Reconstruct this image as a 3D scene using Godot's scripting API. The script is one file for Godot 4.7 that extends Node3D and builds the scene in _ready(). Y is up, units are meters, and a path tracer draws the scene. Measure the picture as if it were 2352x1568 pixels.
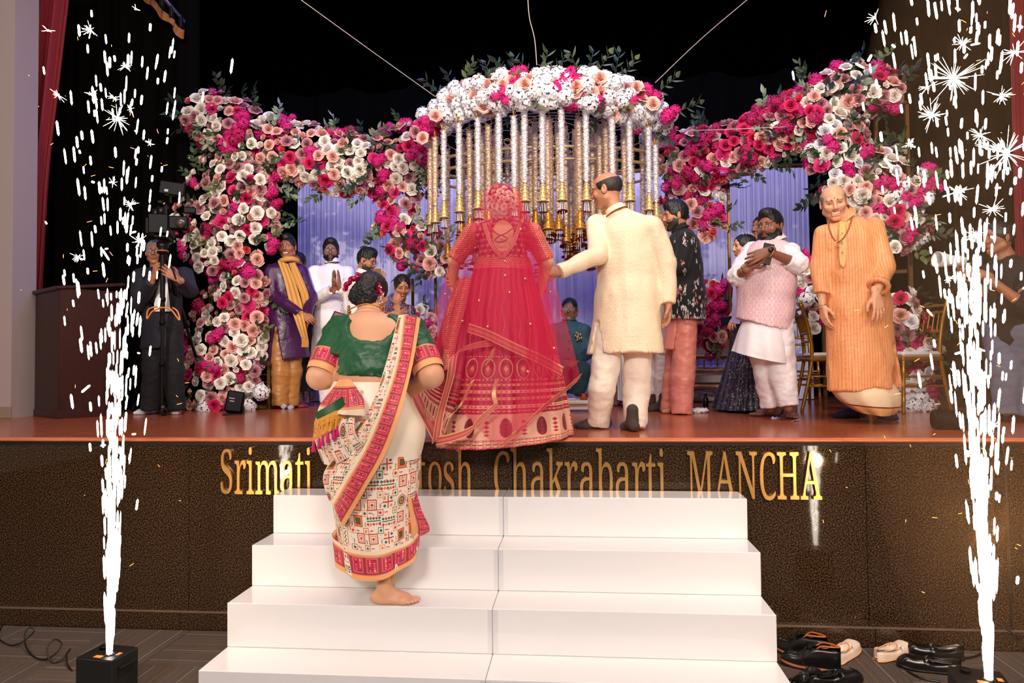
extends Node3D
# Wedding procession climbing white steps to a flower-decked stage between two cold-spark fountains.
const HS := 1.165          # stage height
const F := 1643.0          # focal length in pixels of the 2352 x 1568 frame
const CAM := Vector3(0.228, 1.614, 4.243)
const UP := Vector3.UP
var rng := RandomNumberGenerator.new()
var M := {}                # materials
var noise := FastNoiseLite.new()

func _ready():
	rng.seed = 11
	set_camera_and_light()
	make_materials()
	build_setting()
	build_lamps()
	build_stairs()
	build_lettering()
	build_curtains()
	build_flowers()
	build_strands()
	build_props()
	build_people()
	build_sparks()

func set_camera_and_light():
	var cam := Camera3D.new(); cam.name = "camera"; add_child(cam)
	var z := -ray(1176, 784).normalized()
	var x := (ray(1177, 784) - ray(1176, 784)).normalized()
	cam.transform = Transform3D(Basis(x, z.cross(x), z), CAM)
	cam.fov = rad_to_deg(2.0 * atan(784.0 / F)); cam.near = 0.05; cam.far = 60.0
	var env := Environment.new()
	env.background_mode = Environment.BG_COLOR; env.background_color = Color(0.004, 0.004, 0.005)
	env.tonemap_mode = Environment.TONE_MAPPER_LINEAR; env.tonemap_exposure = 1.0
	env.volumetric_fog_enabled = true; env.volumetric_fog_density = 0.0
	env.sdfgi_enabled = true; env.ssao_enabled = true; env.ssil_enabled = true
	var we := WorldEnvironment.new(); we.name = "world_environment"; we.environment = env; add_child(we)
	# hall lights: two warm-white panels in the hall ceiling, and the stage wash hung above the stage front
	area("hall_light", Vector3(-1.4, 5.0, 8.6), Vector3(0.0, 1.4, -1.2), Vector2(1.6, 0.8), Color(1.0, 0.955, 0.93), 34.0)
	area("hall_light", Vector3(2.4, 5.0, 8.0), Vector3(0.8, 1.4, -0.8), Vector2(1.6, 0.8), Color(1.0, 0.955, 0.93), 25.0)
	area("stage_light", Vector3(0.0, 5.7, 0.9), Vector3(0.0, 1.8, -2.6), Vector2(5.0, 0.5), Color(1.0, 0.93, 0.88), 14.0)
	# front-of-house profile spots on the canopy and the two flower crests
	for q in [[Vector3(0.4, 5.6, 7.5), Vector3(0.0, 3.15, -2.0), 8.5, 50.0], [Vector3(-1.5, 5.6, 7.5), Vector3(-2.7, 2.7, -2.5), 9.0, 48.0], [Vector3(2.0, 5.6, 7.5), Vector3(2.5, 3.0, -2.2), 8.0, 38.0]]:
		var sp := SpotLight3D.new(); sp.name = "profile_spot"; sp.light_color = Color(1.0, 0.94, 0.88); sp.light_energy = q[3]; sp.spot_angle = q[2]; sp.spot_angle_attenuation = 0.6
		sp.light_size = 0.08; sp.spot_range = 20.0; sp.spot_attenuation = 2.0; sp.shadow_enabled = true; add_child(sp, true); sp.look_at_from_position(q[0], q[1], UP); lamps.append(["profile_spot", sp.transform, Vector2(0.16, 0.16), Color(1.0, 0.94, 0.88)])
	# violet-blue wash on the white drapes, from a bar above the stage
	area("drape_wash", Vector3(-0.1, 5.7, -2.5), Vector3(-0.1, 1.9, -4.0), Vector2(6.4, 0.25), Color(0.40, 0.45, 1.0), 12.0)

func area(called, from, to, size, col, energy):
	var l := AreaLight3D.new(); l.name = called; l.area_size = size; l.light_color = col; l.light_energy = energy
	l.area_range = 20.0; l.area_attenuation = 2.0
	l.shadow_enabled = true; add_child(l, true)
	l.look_at_from_position(from, to, UP)
	lamps.append([called, l.transform, size, col])
	return l

func omni(called, at_, col, energy, size := 0.05, parent: Node = self):
	var l := OmniLight3D.new(); l.name = called; l.light_color = col; l.light_energy = energy; l.light_size = size
	l.omni_range = 20.0; l.omni_attenuation = 2.0; l.shadow_enabled = true; parent.add_child(l, true); l.position = at_
	return l

# ------------------------------------------------------------- placing
func ray(px: float, py: float) -> Vector3:
	# direction through a point of the photograph, for a camera turned 0.0907 left, 0.0285 up, rolled 0.0092
	var u := (px - 1176.0) / F; var v := (784.0 - py) / F
	var c := cos(0.0092); var s := sin(0.0092)
	var d := Vector3(u * c + v * s, v * c - u * s, -1.0)
	c = cos(0.0285); s = sin(0.0285)
	d = Vector3(d.x, d.y * c - d.z * s, d.y * s + d.z * c)
	c = cos(0.0907); s = sin(0.0907)
	return Vector3(d.x * c + d.z * s, d.y, d.z * c - d.x * s)

func at(px: float, py: float, z: float) -> Vector3:
	var r := ray(px, py)
	return CAM + r * ((z - CAM.z) / r.z)

func on_floor(px: float, py: float, y := HS) -> Vector3:
	var r := ray(px, py)
	return CAM + r * ((y - CAM.y) / r.y)

func pts(list: Array, z := 0.0) -> PackedVector3Array:   # [px, py, dz] ... to points
	var o := PackedVector3Array()
	for q in list: o.append(at(q[0], q[1], z + (q[2] if q.size() > 2 else 0.0)))
	return o

# ------------------------------------------------------------- naming
func meta(o: Node, label := "", cat := "", group := "", kind := ""):
	if label: o.set_meta("label", label)
	if cat: o.set_meta("category", cat)
	if group: o.set_meta("group", group)
	if kind: o.set_meta("kind", kind)
	return o

var lamps := []
var used := {}
func name_for(parent: Node, called: String) -> String:
	var k := str(parent.get_instance_id()) + called
	var n: int = used.get(k, 0); used[k] = n + 1
	return called if n == 0 else "%s_%03d" % [called, n]

func thing(called: String, label: String, cat: String, where := Vector3.ZERO, group := "", kind := "") -> Node3D:
	var o := Node3D.new(); o.name = name_for(self, called); add_child(o, true); o.position = where
	meta(o, label, cat, group, kind)
	return o

func part(parent: Node, called: String, mesh, mat, tr := Transform3D.IDENTITY) -> MeshInstance3D:
	var o := MeshInstance3D.new(); o.name = name_for(parent, called)
	o.mesh = mesh.mesh() if mesh is MB else mesh
	o.material_override = mat
	parent.add_child(o, true); o.transform = tr
	return o

func wpart(parent: Node3D, called: String, mb: MB, mat) -> MeshInstance3D:   # a mesh made in world coordinates
	mb.shift(-parent.position)
	return part(parent, called, mb, mat)

func single(called: String, label: String, cat: String, mesh, mat, tr := Transform3D.IDENTITY, group := "", kind := "") -> MeshInstance3D:
	var o := part(self, called, mesh, mat, tr)
	meta(o, label, cat, group, kind)
	return o

# ------------------------------------------------------------- mesh builder
class MB:
	var v := PackedVector3Array(); var n := PackedVector3Array(); var uv := PackedVector2Array(); var col := PackedColorArray(); var ix := PackedInt32Array()
	var tint := Color.WHITE
	var made: ArrayMesh
	func mesh() -> ArrayMesh:
		if made: return made
		var a := []; a.resize(Mesh.ARRAY_MAX)
		a[Mesh.ARRAY_VERTEX] = v; a[Mesh.ARRAY_NORMAL] = n; a[Mesh.ARRAY_TEX_UV] = uv; a[Mesh.ARRAY_COLOR] = col; a[Mesh.ARRAY_INDEX] = ix
		made = ArrayMesh.new()
		if v.size(): made.add_surface_from_arrays(Mesh.PRIMITIVE_TRIANGLES, a)
		return made
	func shift(d: Vector3):
		for i in v.size(): v[i] += d
	func put(p: Vector3, nn: Vector3, u := Vector2.ZERO) -> int:
		v.append(p); n.append(nn); uv.append(u); col.append(tint); return v.size() - 1
	func quad(a: Vector3, b: Vector3, c: Vector3, d: Vector3, u0 := Vector2.ZERO, u1 := Vector2.ONE):
		var nn := (c - a).cross(b - a).normalized()
		var i := put(a, nn, u0); put(b, nn, Vector2(u1.x, u0.y)); put(c, nn, u1); put(d, nn, Vector2(u0.x, u1.y))
		ix.append_array(PackedInt32Array([i, i + 1, i + 2, i, i + 2, i + 3]))
	func poly(p: PackedVector3Array):   # flat convex fan, clockwise from its front
		var nn := (p[2] - p[0]).cross(p[1] - p[0]).normalized()
		var i := v.size()
		for q in p: put(q, nn)
		for k in range(1, p.size() - 1): ix.append_array(PackedInt32Array([i, i + k, i + k + 1]))
	func box(c: Vector3, s: Vector3, bev := 0.0, b := Basis.IDENTITY):
		# a box with chamfered edges
		var h := s * 0.5
		bev = minf(bev, minf(h.x, minf(h.y, h.z)) * 0.9)
		var axes := [Vector3.RIGHT, Vector3.UP, Vector3.BACK]
		for k in 3:
			for sg in [-1.0, 1.0]:
				var w: Vector3 = axes[k] * sg; var p: Vector3 = axes[(k + 1) % 3]; var q: Vector3 = axes[(k + 2) % 3] * sg
				var hw: float = h[k]; var hp: float = h[(k + 1) % 3] - bev; var hq: float = h[(k + 2) % 3] - bev
				quad(c + b * (w * hw - p * hp - q * hq), c + b * (w * hw - p * hp + q * hq), c + b * (w * hw + p * hp + q * hq), c + b * (w * hw + p * hp - q * hq))
				if bev > 0.0:
					for t in [-1.0, 1.0]:   # the edge between face w and face p*t
						var e: Vector3 = w * hw + p * t * hp; var f2: Vector3 = w * (hw - bev) + p * t * (hp + bev)
						if sg > 0 or k >= 0:
							var A := c + b * (e - q * hq); var B := c + b * (e + q * hq); var C := c + b * (f2 + q * hq); var D := c + b * (f2 - q * hq)
							if t > 0: quad(A, B, C, D)
							else: quad(B, A, D, C)
		if bev > 0.0:
			for x in [-1.0, 1.0]:
				for y in [-1.0, 1.0]:
					for z in [-1.0, 1.0]:
						var A := c + b * Vector3(x * h.x, y * (h.y - bev), z * (h.z - bev)); var B := c + b * Vector3(x * (h.x - bev), y * h.y, z * (h.z - bev)); var C := c + b * Vector3(x * (h.x - bev), y * (h.y - bev), z * h.z)
						if x * y * z > 0: poly(PackedVector3Array([A, C, B]))
						else: poly(PackedVector3Array([A, B, C]))
	func grid(rows: Array, wrap := false, us := 1.0, vs := 1.0, flip := false):
		# rows of points, smooth; uv runs 0..us along a row and 0..vs over the rows
		var R := rows.size(); var C: int = rows[0].size(); var base := v.size()
		for i in R:
			var row: PackedVector3Array = rows[i]
			var up: PackedVector3Array = rows[mini(i + 1, R - 1)]; var dn: PackedVector3Array = rows[maxi(i - 1, 0)]
			for j in C:
				var ja := j + 1; var jb := j - 1
				if wrap:
					if ja >= C: ja = 1
					if jb < 0: jb = C - 2
				else:
					ja = mini(ja, C - 1); jb = maxi(jb, 0)
				var du := row[ja] - row[jb]; var dv := up[j] - dn[j]
				if du.length_squared() < 1e-14: du = (up[ja] - up[jb]) + (dn[ja] - dn[jb])
				var nn := dv.cross(du).normalized()
				if flip: nn = -nn
				v.append(row[j]); n.append(nn); uv.append(Vector2(us * j / (C - 1), vs * i / maxf(R - 1, 1))); col.append(tint)
		for i in R - 1:
			for j in C - 1:
				var a := base + i * C + j; var d := a + C
				if flip: ix.append_array(PackedInt32Array([a, d + 1, a + 1, a, d, d + 1]))
				else: ix.append_array(PackedInt32Array([a, a + 1, d + 1, a, d + 1, d]))
	func tube(p: PackedVector3Array, r, sides := 8, caps := true, closed := false):
		var rows := []; var N := p.size(); var x := Vector3.ZERO
		var vlen := 0.0
		for i in N:
			var t := (p[mini(i + 1, N - 1)] - p[maxi(i - 1, 0)]).normalized()
			if closed: t = (p[(i + 1) % (N - 1)] - p[(i - 1 + N - 1) % (N - 1)]).normalized()
			if x == Vector3.ZERO: x = t.cross(Vector3.UP if absf(t.y) < 0.9 else Vector3.RIGHT).normalized()
			x = (x - t * x.dot(t)).normalized()
			var y := t.cross(x)
			var rr: float = r if not r is Array else r[i]
			var row := PackedVector3Array()
			for k in sides + 1:
				var an := TAU * k / sides
				row.append(p[i] + (x * cos(an) + y * sin(an)) * rr)
			rows.append(row)
		if caps and not closed:
			var a := PackedVector3Array(); var b := PackedVector3Array()
			for k in sides + 1: a.append(p[0]); b.append(p[N - 1])
			rows.push_front(a); rows.append(b)
		grid(rows, true, 1.0, 1.0, true)
	func lathe(prof: Array, sides := 16, tr := Transform3D.IDENTITY, bump := 0.0, lobes := 0):
		# profile of [r, y] from bottom to top
		var rows := []
		for q in prof:
			var row := PackedVector3Array()
			for k in sides + 1:
				var an := TAU * k / sides
				var rr: float = q[0] * (1.0 + bump * cos(an * lobes))
				row.append(tr * Vector3(cos(an) * rr, q[1], sin(an) * rr))
			rows.append(row)
		grid(rows, true)
	func ball(c: Vector3, r, sides := 10, rings := 6):
		var rv: Vector3 = r if r is Vector3 else Vector3.ONE * r
		var rows := []
		for i in rings + 1:
			var ph := -PI / 2 + PI * i / rings; var row := PackedVector3Array()
			for k in sides + 1:
				var an := TAU * k / sides
				row.append(c + Vector3(cos(an) * cos(ph), sin(ph), sin(an) * cos(ph)) * rv)
			rows.append(row)
		grid(rows, true)
	func add(o: MB, tr := Transform3D.IDENTITY, tinted = null):
		var b := v.size()
		v.append_array(tr * o.v)
		var nb := tr.basis.inverse().transposed()
		var ft := Transform3D(nb, Vector3.ZERO) * o.n
		for i in ft.size(): ft[i] = ft[i].normalized()
		n.append_array(ft); uv.append_array(o.uv)
		if tinted == null: col.append_array(o.col)
		else:
			for c in o.col: col.append(c * tinted)
		var mir := tr.basis.determinant() < 0
		var ii := o.ix
		var out := PackedInt32Array(); out.resize(ii.size())
		for i in range(0, ii.size(), 3):
			out[i] = ii[i] + b
			out[i + 1] = ii[i + (2 if mir else 1)] + b; out[i + 2] = ii[i + (1 if mir else 2)] + b
		ix.append_array(out)
		return self

# ------------------------------------------------------------- smooth bodies: a field of joined capsules, meshed as surface nets
class Blob:
	var c := 0.014; var k := 0.02; var P := []
	var lo := Vector3.ZERO; var nx := 0; var ny := 0; var nz := 0
	var f := PackedFloat32Array()
	func _init(cell: float, kk: float):
		c = cell; k = kk
	func cap(a: Vector3, b: Vector3, ra: float, rb: float, ax := Vector3.ZERO, s := 1.0, kk := -1.0):
		P.append([0, a, b, ra, rb, ax, s, kk if kk >= 0.0 else k]); return self
	func ell(p: Vector3, r: Vector3, b := Basis.IDENTITY, kk := -1.0):
		P.append([1, p, r, b.inverse(), kk if kk >= 0.0 else k]); return self
	func carve(a: Vector3, b: Vector3, ra: float, rb: float, kk := 0.01):
		P.append([2, a, b, ra, rb, Vector3.ZERO, 1.0, kk]); return self
	func cut(p: Vector3, nn: Vector3):      # takes away the side that nn points to
		P.append([3, p, nn.normalized()]); return self
	func slab(p: Vector3, nn: Vector3, half: float, out: Vector3):  # carves a slit that opens downward from p, on the side that out points to
		P.append([4, p, nn.normalized(), half, p, out.normalized()]); return self
	func fold(nz_: FastNoiseLite, amp: float, sc: Vector3):
		P.append([5, nz_, amp, sc]); return self
	func trim(p: Vector3, nn: Vector3, R: float):   # a cut that reaches only R from p
		P.append([7, p, nn.normalized(), R]); return self
	func carve_ell(p: Vector3, r: Vector3, kk := 0.006):
		P.append([6, p, r, Basis.IDENTITY, kk]); return self
	func field():
		var hi := Vector3.ONE * -1e9; lo = Vector3.ONE * 1e9
		for q in P:
			if q[0] == 0:
				lo = lo.min(q[1] - Vector3.ONE * q[3]).min(q[2] - Vector3.ONE * q[4]); hi = hi.max(q[1] + Vector3.ONE * q[3]).max(q[2] + Vector3.ONE * q[4])
			elif q[0] == 1:
				var m := maxf(q[2].x, maxf(q[2].y, q[2].z))
				lo = lo.min(q[1] - Vector3.ONE * m); hi = hi.max(q[1] + Vector3.ONE * m)
		var mg := c * 3.0 + k * 0.5
		lo -= Vector3.ONE * mg; hi += Vector3.ONE * mg
		nx = int((hi.x - lo.x) / c) + 2; ny = int((hi.y - lo.y) / c) + 2; nz = int((hi.z - lo.z) / c) + 2
		f.resize(nx * ny * nz); f.fill(1.0)
		for q in P:
			var t: int = q[0]
			if t == 3:
				var pn: Vector3 = q[2]; var off := pn.dot(q[1] - lo); var i := 0
				for z in nz:
					for y in ny:
						var d := pn.y * y * c + pn.z * z * c - off
						for x in nx:
							var e := d + pn.x * x * c
							if e > f[i]: f[i] = e
							i += 1
				continue
			if t == 7:
				var pn: Vector3 = q[2]; var R2: float = q[3] * q[3]; var e0: Vector3 = (q[1] - lo) / c; var rr: float = q[3] / c + 1.0
				for z in range(maxi(0, int(e0.z - rr)), mini(nz, int(e0.z + rr) + 1)):
					for y in range(maxi(0, int(e0.y - rr)), mini(ny, int(e0.y + rr) + 1)):
						for x in range(maxi(0, int(e0.x - rr)), mini(nx, int(e0.x + rr) + 1)):
							var w := (Vector3(x, y, z) - e0) * c
							if w.length_squared() < R2:
								var i := x + nx * (y + ny * z)
								f[i] = maxf(f[i], pn.dot(w))
				continue
			if t == 4:
				var i := 0
				var pn: Vector3 = q[2]; var hw: float = q[3]; var n2: Vector3 = q[5]
				for z in nz:
					for y in ny:
						for x in nx:
							if absf(f[i]) < c * 6.0 or f[i] < 0.0:
								var w := lo + Vector3(x, y, z) * c
								var dw: Vector3 = w - q[1]
								var e := minf(minf(hw - dw.y * 0.16 - absf(pn.dot(dw)), -dw.y), n2.dot(dw) + 0.09)
								if e > f[i]: f[i] = e
							i += 1
				continue
			if t == 5:
				var nn: FastNoiseLite = q[1]; var amp: float = q[2]; var sc: Vector3 = q[3]; var i := 0; var lim := c * 4.0
				for z in nz:
					for y in ny:
						for x in nx:
							if absf(f[i]) < lim: f[i] += amp * nn.get_noise_3dv((lo + Vector3(x, y, z) * c) * sc)
							i += 1
				continue
			var a: Vector3 = q[1]; var bl: Vector3; var bh: Vector3; var kk: float
			if t == 0 or t == 2:
				kk = q[7]
				var mm := c * 3.0 + kk
				bl = (a - Vector3.ONE * (q[3] + mm)).min(q[2] - Vector3.ONE * (q[4] + mm)); bh = (a + Vector3.ONE * (q[3] + mm)).max(q[2] + Vector3.ONE * (q[4] + mm))
			else:
				kk = q[4]
				var m2 := maxf(q[2].x, maxf(q[2].y, q[2].z)) + c * 3.0 + kk
				bl = a - Vector3.ONE * m2; bh = a + Vector3.ONE * m2
			var x0 := maxi(0, int((bl.x - lo.x) / c)); var y0 := maxi(0, int((bl.y - lo.y) / c)); var z0 := maxi(0, int((bl.z - lo.z) / c))
			var x1 := mini(nx - 1, int((bh.x - lo.x) / c) + 1); var y1 := mini(ny - 1, int((bh.y - lo.y) / c) + 1); var z1 := mini(nz - 1, int((bh.z - lo.z) / c) + 1)
			var ik := 0.25 / maxf(kk, 1e-5)
			if t == 0 or t == 2:
				var ra: float = q[3]; var dr: float = q[4] - ra; var ax: Vector3 = q[5]; var s1: float = q[6] - 1.0
				var ba: Vector3 = q[2] - a
				ba += ax * (ba.dot(ax) * s1)
				var ib := 1.0 / maxf(ba.length_squared(), 1e-9)
				var flat := s1 != 0.0
				for z in range(z0, z1 + 1):
					for y in range(y0, y1 + 1):
						var i := x0 + nx * (y + ny * z)
						var p := lo + Vector3(x0, y, z) * c - a
						for x in range(x0, x1 + 1):
							var w := p
							if flat: w += ax * (p.dot(ax) * s1)
							var h := clampf(w.dot(ba) * ib, 0.0, 1.0)
							var d := (w - ba * h).length() - ra - dr * h
							var o := f[i]
							if t == 0:
								var e := kk - absf(o - d)
								f[i] = minf(o, d) - (e * e * ik if e > 0.0 else 0.0)
							else:
								d = -d
								var e := kk - absf(o - d)
								f[i] = maxf(o, d) + (e * e * ik if e > 0.0 else 0.0)
							i += 1; p.x += c
			else:
				var r: Vector3 = q[2]; var B: Basis = q[3]; var mn := minf(r.x, minf(r.y, r.z)); var ir := Vector3.ONE / r
				for z in range(z0, z1 + 1):
					for y in range(y0, y1 + 1):
						var i := x0 + nx * (y + ny * z)
						var p := lo + Vector3(x0, y, z) * c - a
						for x in range(x0, x1 + 1):
							var w := (B * p) * ir
							var l := w.length()
							var d := (l - 1.0) * l / maxf((w * ir).length(), 1e-6)
							if l < 0.2: d = -mn
							var o := f[i]
							if t == 1:
								var e := kk - absf(o - d)
								f[i] = minf(o, d) - (e * e * ik if e > 0.0 else 0.0)
							else:
								d = -d
								var e := kk - absf(o - d)
								f[i] = maxf(o, d) + (e * e * ik if e > 0.0 else 0.0)
							i += 1; p.x += c
	func into(mb: MB, paint = null) -> MB:
		field()
		var id := PackedInt32Array(); id.resize(f.size()); id.fill(-1)
		var lim := c * 3.5; var X := nx; var XY := nx * ny
		var cells := PackedInt32Array()
		for z in nz - 1:
			for y in ny - 1:
				var i := nx * (y + ny * z)
				for x in nx - 1:
					var a := f[i]
					if a < lim and a > -lim:
						var b := f[i + 1]; var d := f[i + X]; var e := f[i + X + 1]; var g := f[i + XY]; var h := f[i + XY + 1]; var l := f[i + XY + X]; var m := f[i + XY + X + 1]
						var neg := int(a < 0) + int(b < 0) + int(d < 0) + int(e < 0) + int(g < 0) + int(h < 0) + int(l < 0) + int(m < 0)
						if neg > 0 and neg < 8:
							var gr := Vector3(b + e + h + m - a - d - g - l, d + e + l + m - a - b - g - h, g + h + l + m - a - b - d - e) * 0.25
							var fc := (a + b + d + e + g + h + l + m) * 0.125
							var st := gr * (-fc / maxf(gr.length_squared(), 1e-9))
							st = st.clamp(Vector3.ONE * -0.5, Vector3.ONE * 0.5)
							var p := lo + (Vector3(x + 0.5, y + 0.5, z + 0.5) + st) * c
							id[i] = mb.v.size(); cells.append(i)
							if paint != null: mb.tint = paint.call(p)
							mb.v.append(p); mb.n.append(gr.normalized()); mb.uv.append(Vector2.ZERO); mb.col.append(mb.tint)
					i += 1
		var ix := PackedInt32Array()
		for i in cells:
			var a := f[i] < 0.0
			if i < XY + X + 1: continue
			if a != (f[i + 1] < 0.0): _q(ix, id[i], id[i - X], id[i - X - XY], id[i - XY], a)
			if a != (f[i + X] < 0.0): _q(ix, id[i], id[i - XY], id[i - XY - 1], id[i - 1], a)
			if a != (f[i + XY] < 0.0): _q(ix, id[i], id[i - 1], id[i - 1 - X], id[i - X], a)
		mb.ix.append_array(ix)
		mb.tint = Color.WHITE
		return mb
	func _q(ix: PackedInt32Array, a: int, b: int, d: int, e: int, inside: bool):
		if mini(mini(a, b), mini(d, e)) < 0: return
		if inside: ix.append_array(PackedInt32Array([a, e, d, a, d, b]))
		else: ix.append_array(PackedInt32Array([a, d, e, a, b, d]))

# ------------------------------------------------------------- curves and cloth patches
func crv(p0: Vector3, p1: Vector3, p2: Vector3, p3: Vector3, t: float) -> Vector3:
	return p1.cubic_interpolate(p2, p0, p3, t)

func spline(p: PackedVector3Array, count: int) -> PackedVector3Array:
	var o := PackedVector3Array(); var L := p.size() - 1
	for i in count:
		var t := float(i) / (count - 1) * L
		var a := mini(int(t), L - 1)
		o.append(crv(p[maxi(a - 1, 0)], p[a], p[a + 1], p[mini(a + 2, L)], t - a))
	return o

func patch(net: Array, nu: int, nv: int) -> Array:   # rows of control points to a smooth grid of nv rows and nu columns
	var rows := []
	for r in net: rows.append(spline(r, nu))
	var out := []
	for i in nv: out.append(PackedVector3Array())
	for j in nu:
		var colm := PackedVector3Array()
		for r in rows: colm.append(r[j])
		var s := spline(colm, nv)
		for i in nv: out[i].append(s[i])
	return out

func net(rows: Array, z := 0.0) -> Array:
	var o := []
	for r in rows: o.append(pts(r, z))
	return o

func ruffle(rows: Array, amp: float, waves: float, dir := Vector3.BACK, grow := 1.0, phase := 0.0):
	# folds that run down the rows
	for i in rows.size():
		var g := lerpf(1.0 - grow, 1.0, float(i) / (rows.size() - 1))
		var C: int = rows[i].size()
		for j in C:
			var u := float(j) / (C - 1)
			rows[i][j] += dir * (amp * g * (sin(u * TAU * waves + phase) * 0.6 + sin(u * TAU * waves * 2.3 + 1.7 + i * 0.05) * 0.4))
	return rows

func ribbon(p: PackedVector3Array, w: Vector3, count: int, vs := 1.0, bulge := Vector3.ZERO, thick := 0.0) -> MB:
	var mb := MB.new()
	var s := spline(p, count); var rows := []
	for q in s:
		var row := PackedVector3Array()
		for k in 4: row.append(q + w * (k / 3.0 - 0.5) + bulge * sin(PI * k / 3.0))
		rows.append(row)
	mb.grid(rows, false, 1.0, vs)
	return mb

# ------------------------------------------------------------- materials
func mat(key: String, c: Color, rough := 0.6, metal := 0.0, o := {}) -> StandardMaterial3D:
	var m := StandardMaterial3D.new(); m.resource_name = key
	m.albedo_color = c; m.roughness = rough; m.metallic = metal
	for k in o: m.set(k, o[k])
	M[key] = m
	return m

func rgb8(r: int, g: int, b: int) -> Color: return Color8(r, g, b)

func noise_tex(seed_: int, freq: float, ramp: Array, size := 512, type := FastNoiseLite.TYPE_SIMPLEX_SMOOTH, oct := 4, normal := false, bump := 4.0) -> NoiseTexture2D:
	var nz := FastNoiseLite.new(); nz.seed = seed_; nz.frequency = freq; nz.noise_type = type; nz.fractal_octaves = oct
	if type == FastNoiseLite.TYPE_CELLULAR: nz.cellular_return_type = FastNoiseLite.RETURN_CELL_VALUE
	var t := NoiseTexture2D.new(); t.width = size; t.height = size; t.seamless = true; t.noise = nz
	t.as_normal_map = normal; t.bump_strength = bump
	if ramp.size():
		var g := Gradient.new(); var off := PackedFloat32Array(); var cs := PackedColorArray()
		for q in ramp: off.append(q[0]); cs.append(q[1])
		g.offsets = off; g.colors = cs; t.color_ramp = g
	return t

func tri(m: StandardMaterial3D, sc, world := true) -> StandardMaterial3D:
	m.uv1_triplanar = true; m.uv1_world_triplanar = world; m.uv1_scale = sc if sc is Vector3 else Vector3.ONE * sc
	return m

func canvas(w: int, h: int, bg: Color) -> Image:
	var im := Image.create(w, h, false, Image.FORMAT_RGB8); im.fill(bg); return im

func disc(im: Image, cx: float, cy: float, r: float, c: Color, ry := -1.0):
	if ry < 0: ry = r
	for y in range(maxi(0, int(cy - ry)), mini(im.get_height(), int(cy + ry) + 1)):
		var w := r * sqrt(maxf(0.0, 1.0 - pow((y - cy) / ry, 2)))
		im.fill_rect(Rect2i(int(cx - w), y, maxi(1, int(2 * w)), 1), c)

func diamond(im: Image, cx: float, cy: float, r: float, c: Color, ry := -1.0):
	if ry < 0: ry = r
	for y in range(int(cy - ry), int(cy + ry) + 1):
		var w := r * (1.0 - absf(y - cy) / ry)
		if w > 0.4: im.fill_rect(Rect2i(int(cx - w), y, maxi(1, int(2 * w)), 1), c)

func frame(im: Image, x: int, y: int, w: int, h: int, t: int, c: Color):
	im.fill_rect(Rect2i(x, y, w, t), c); im.fill_rect(Rect2i(x, y + h - t, w, t), c); im.fill_rect(Rect2i(x, y, t, h), c); im.fill_rect(Rect2i(x + w - t, y, t, h), c)

func tex(im: Image) -> ImageTexture: return ImageTexture.create_from_image(im)

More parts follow.
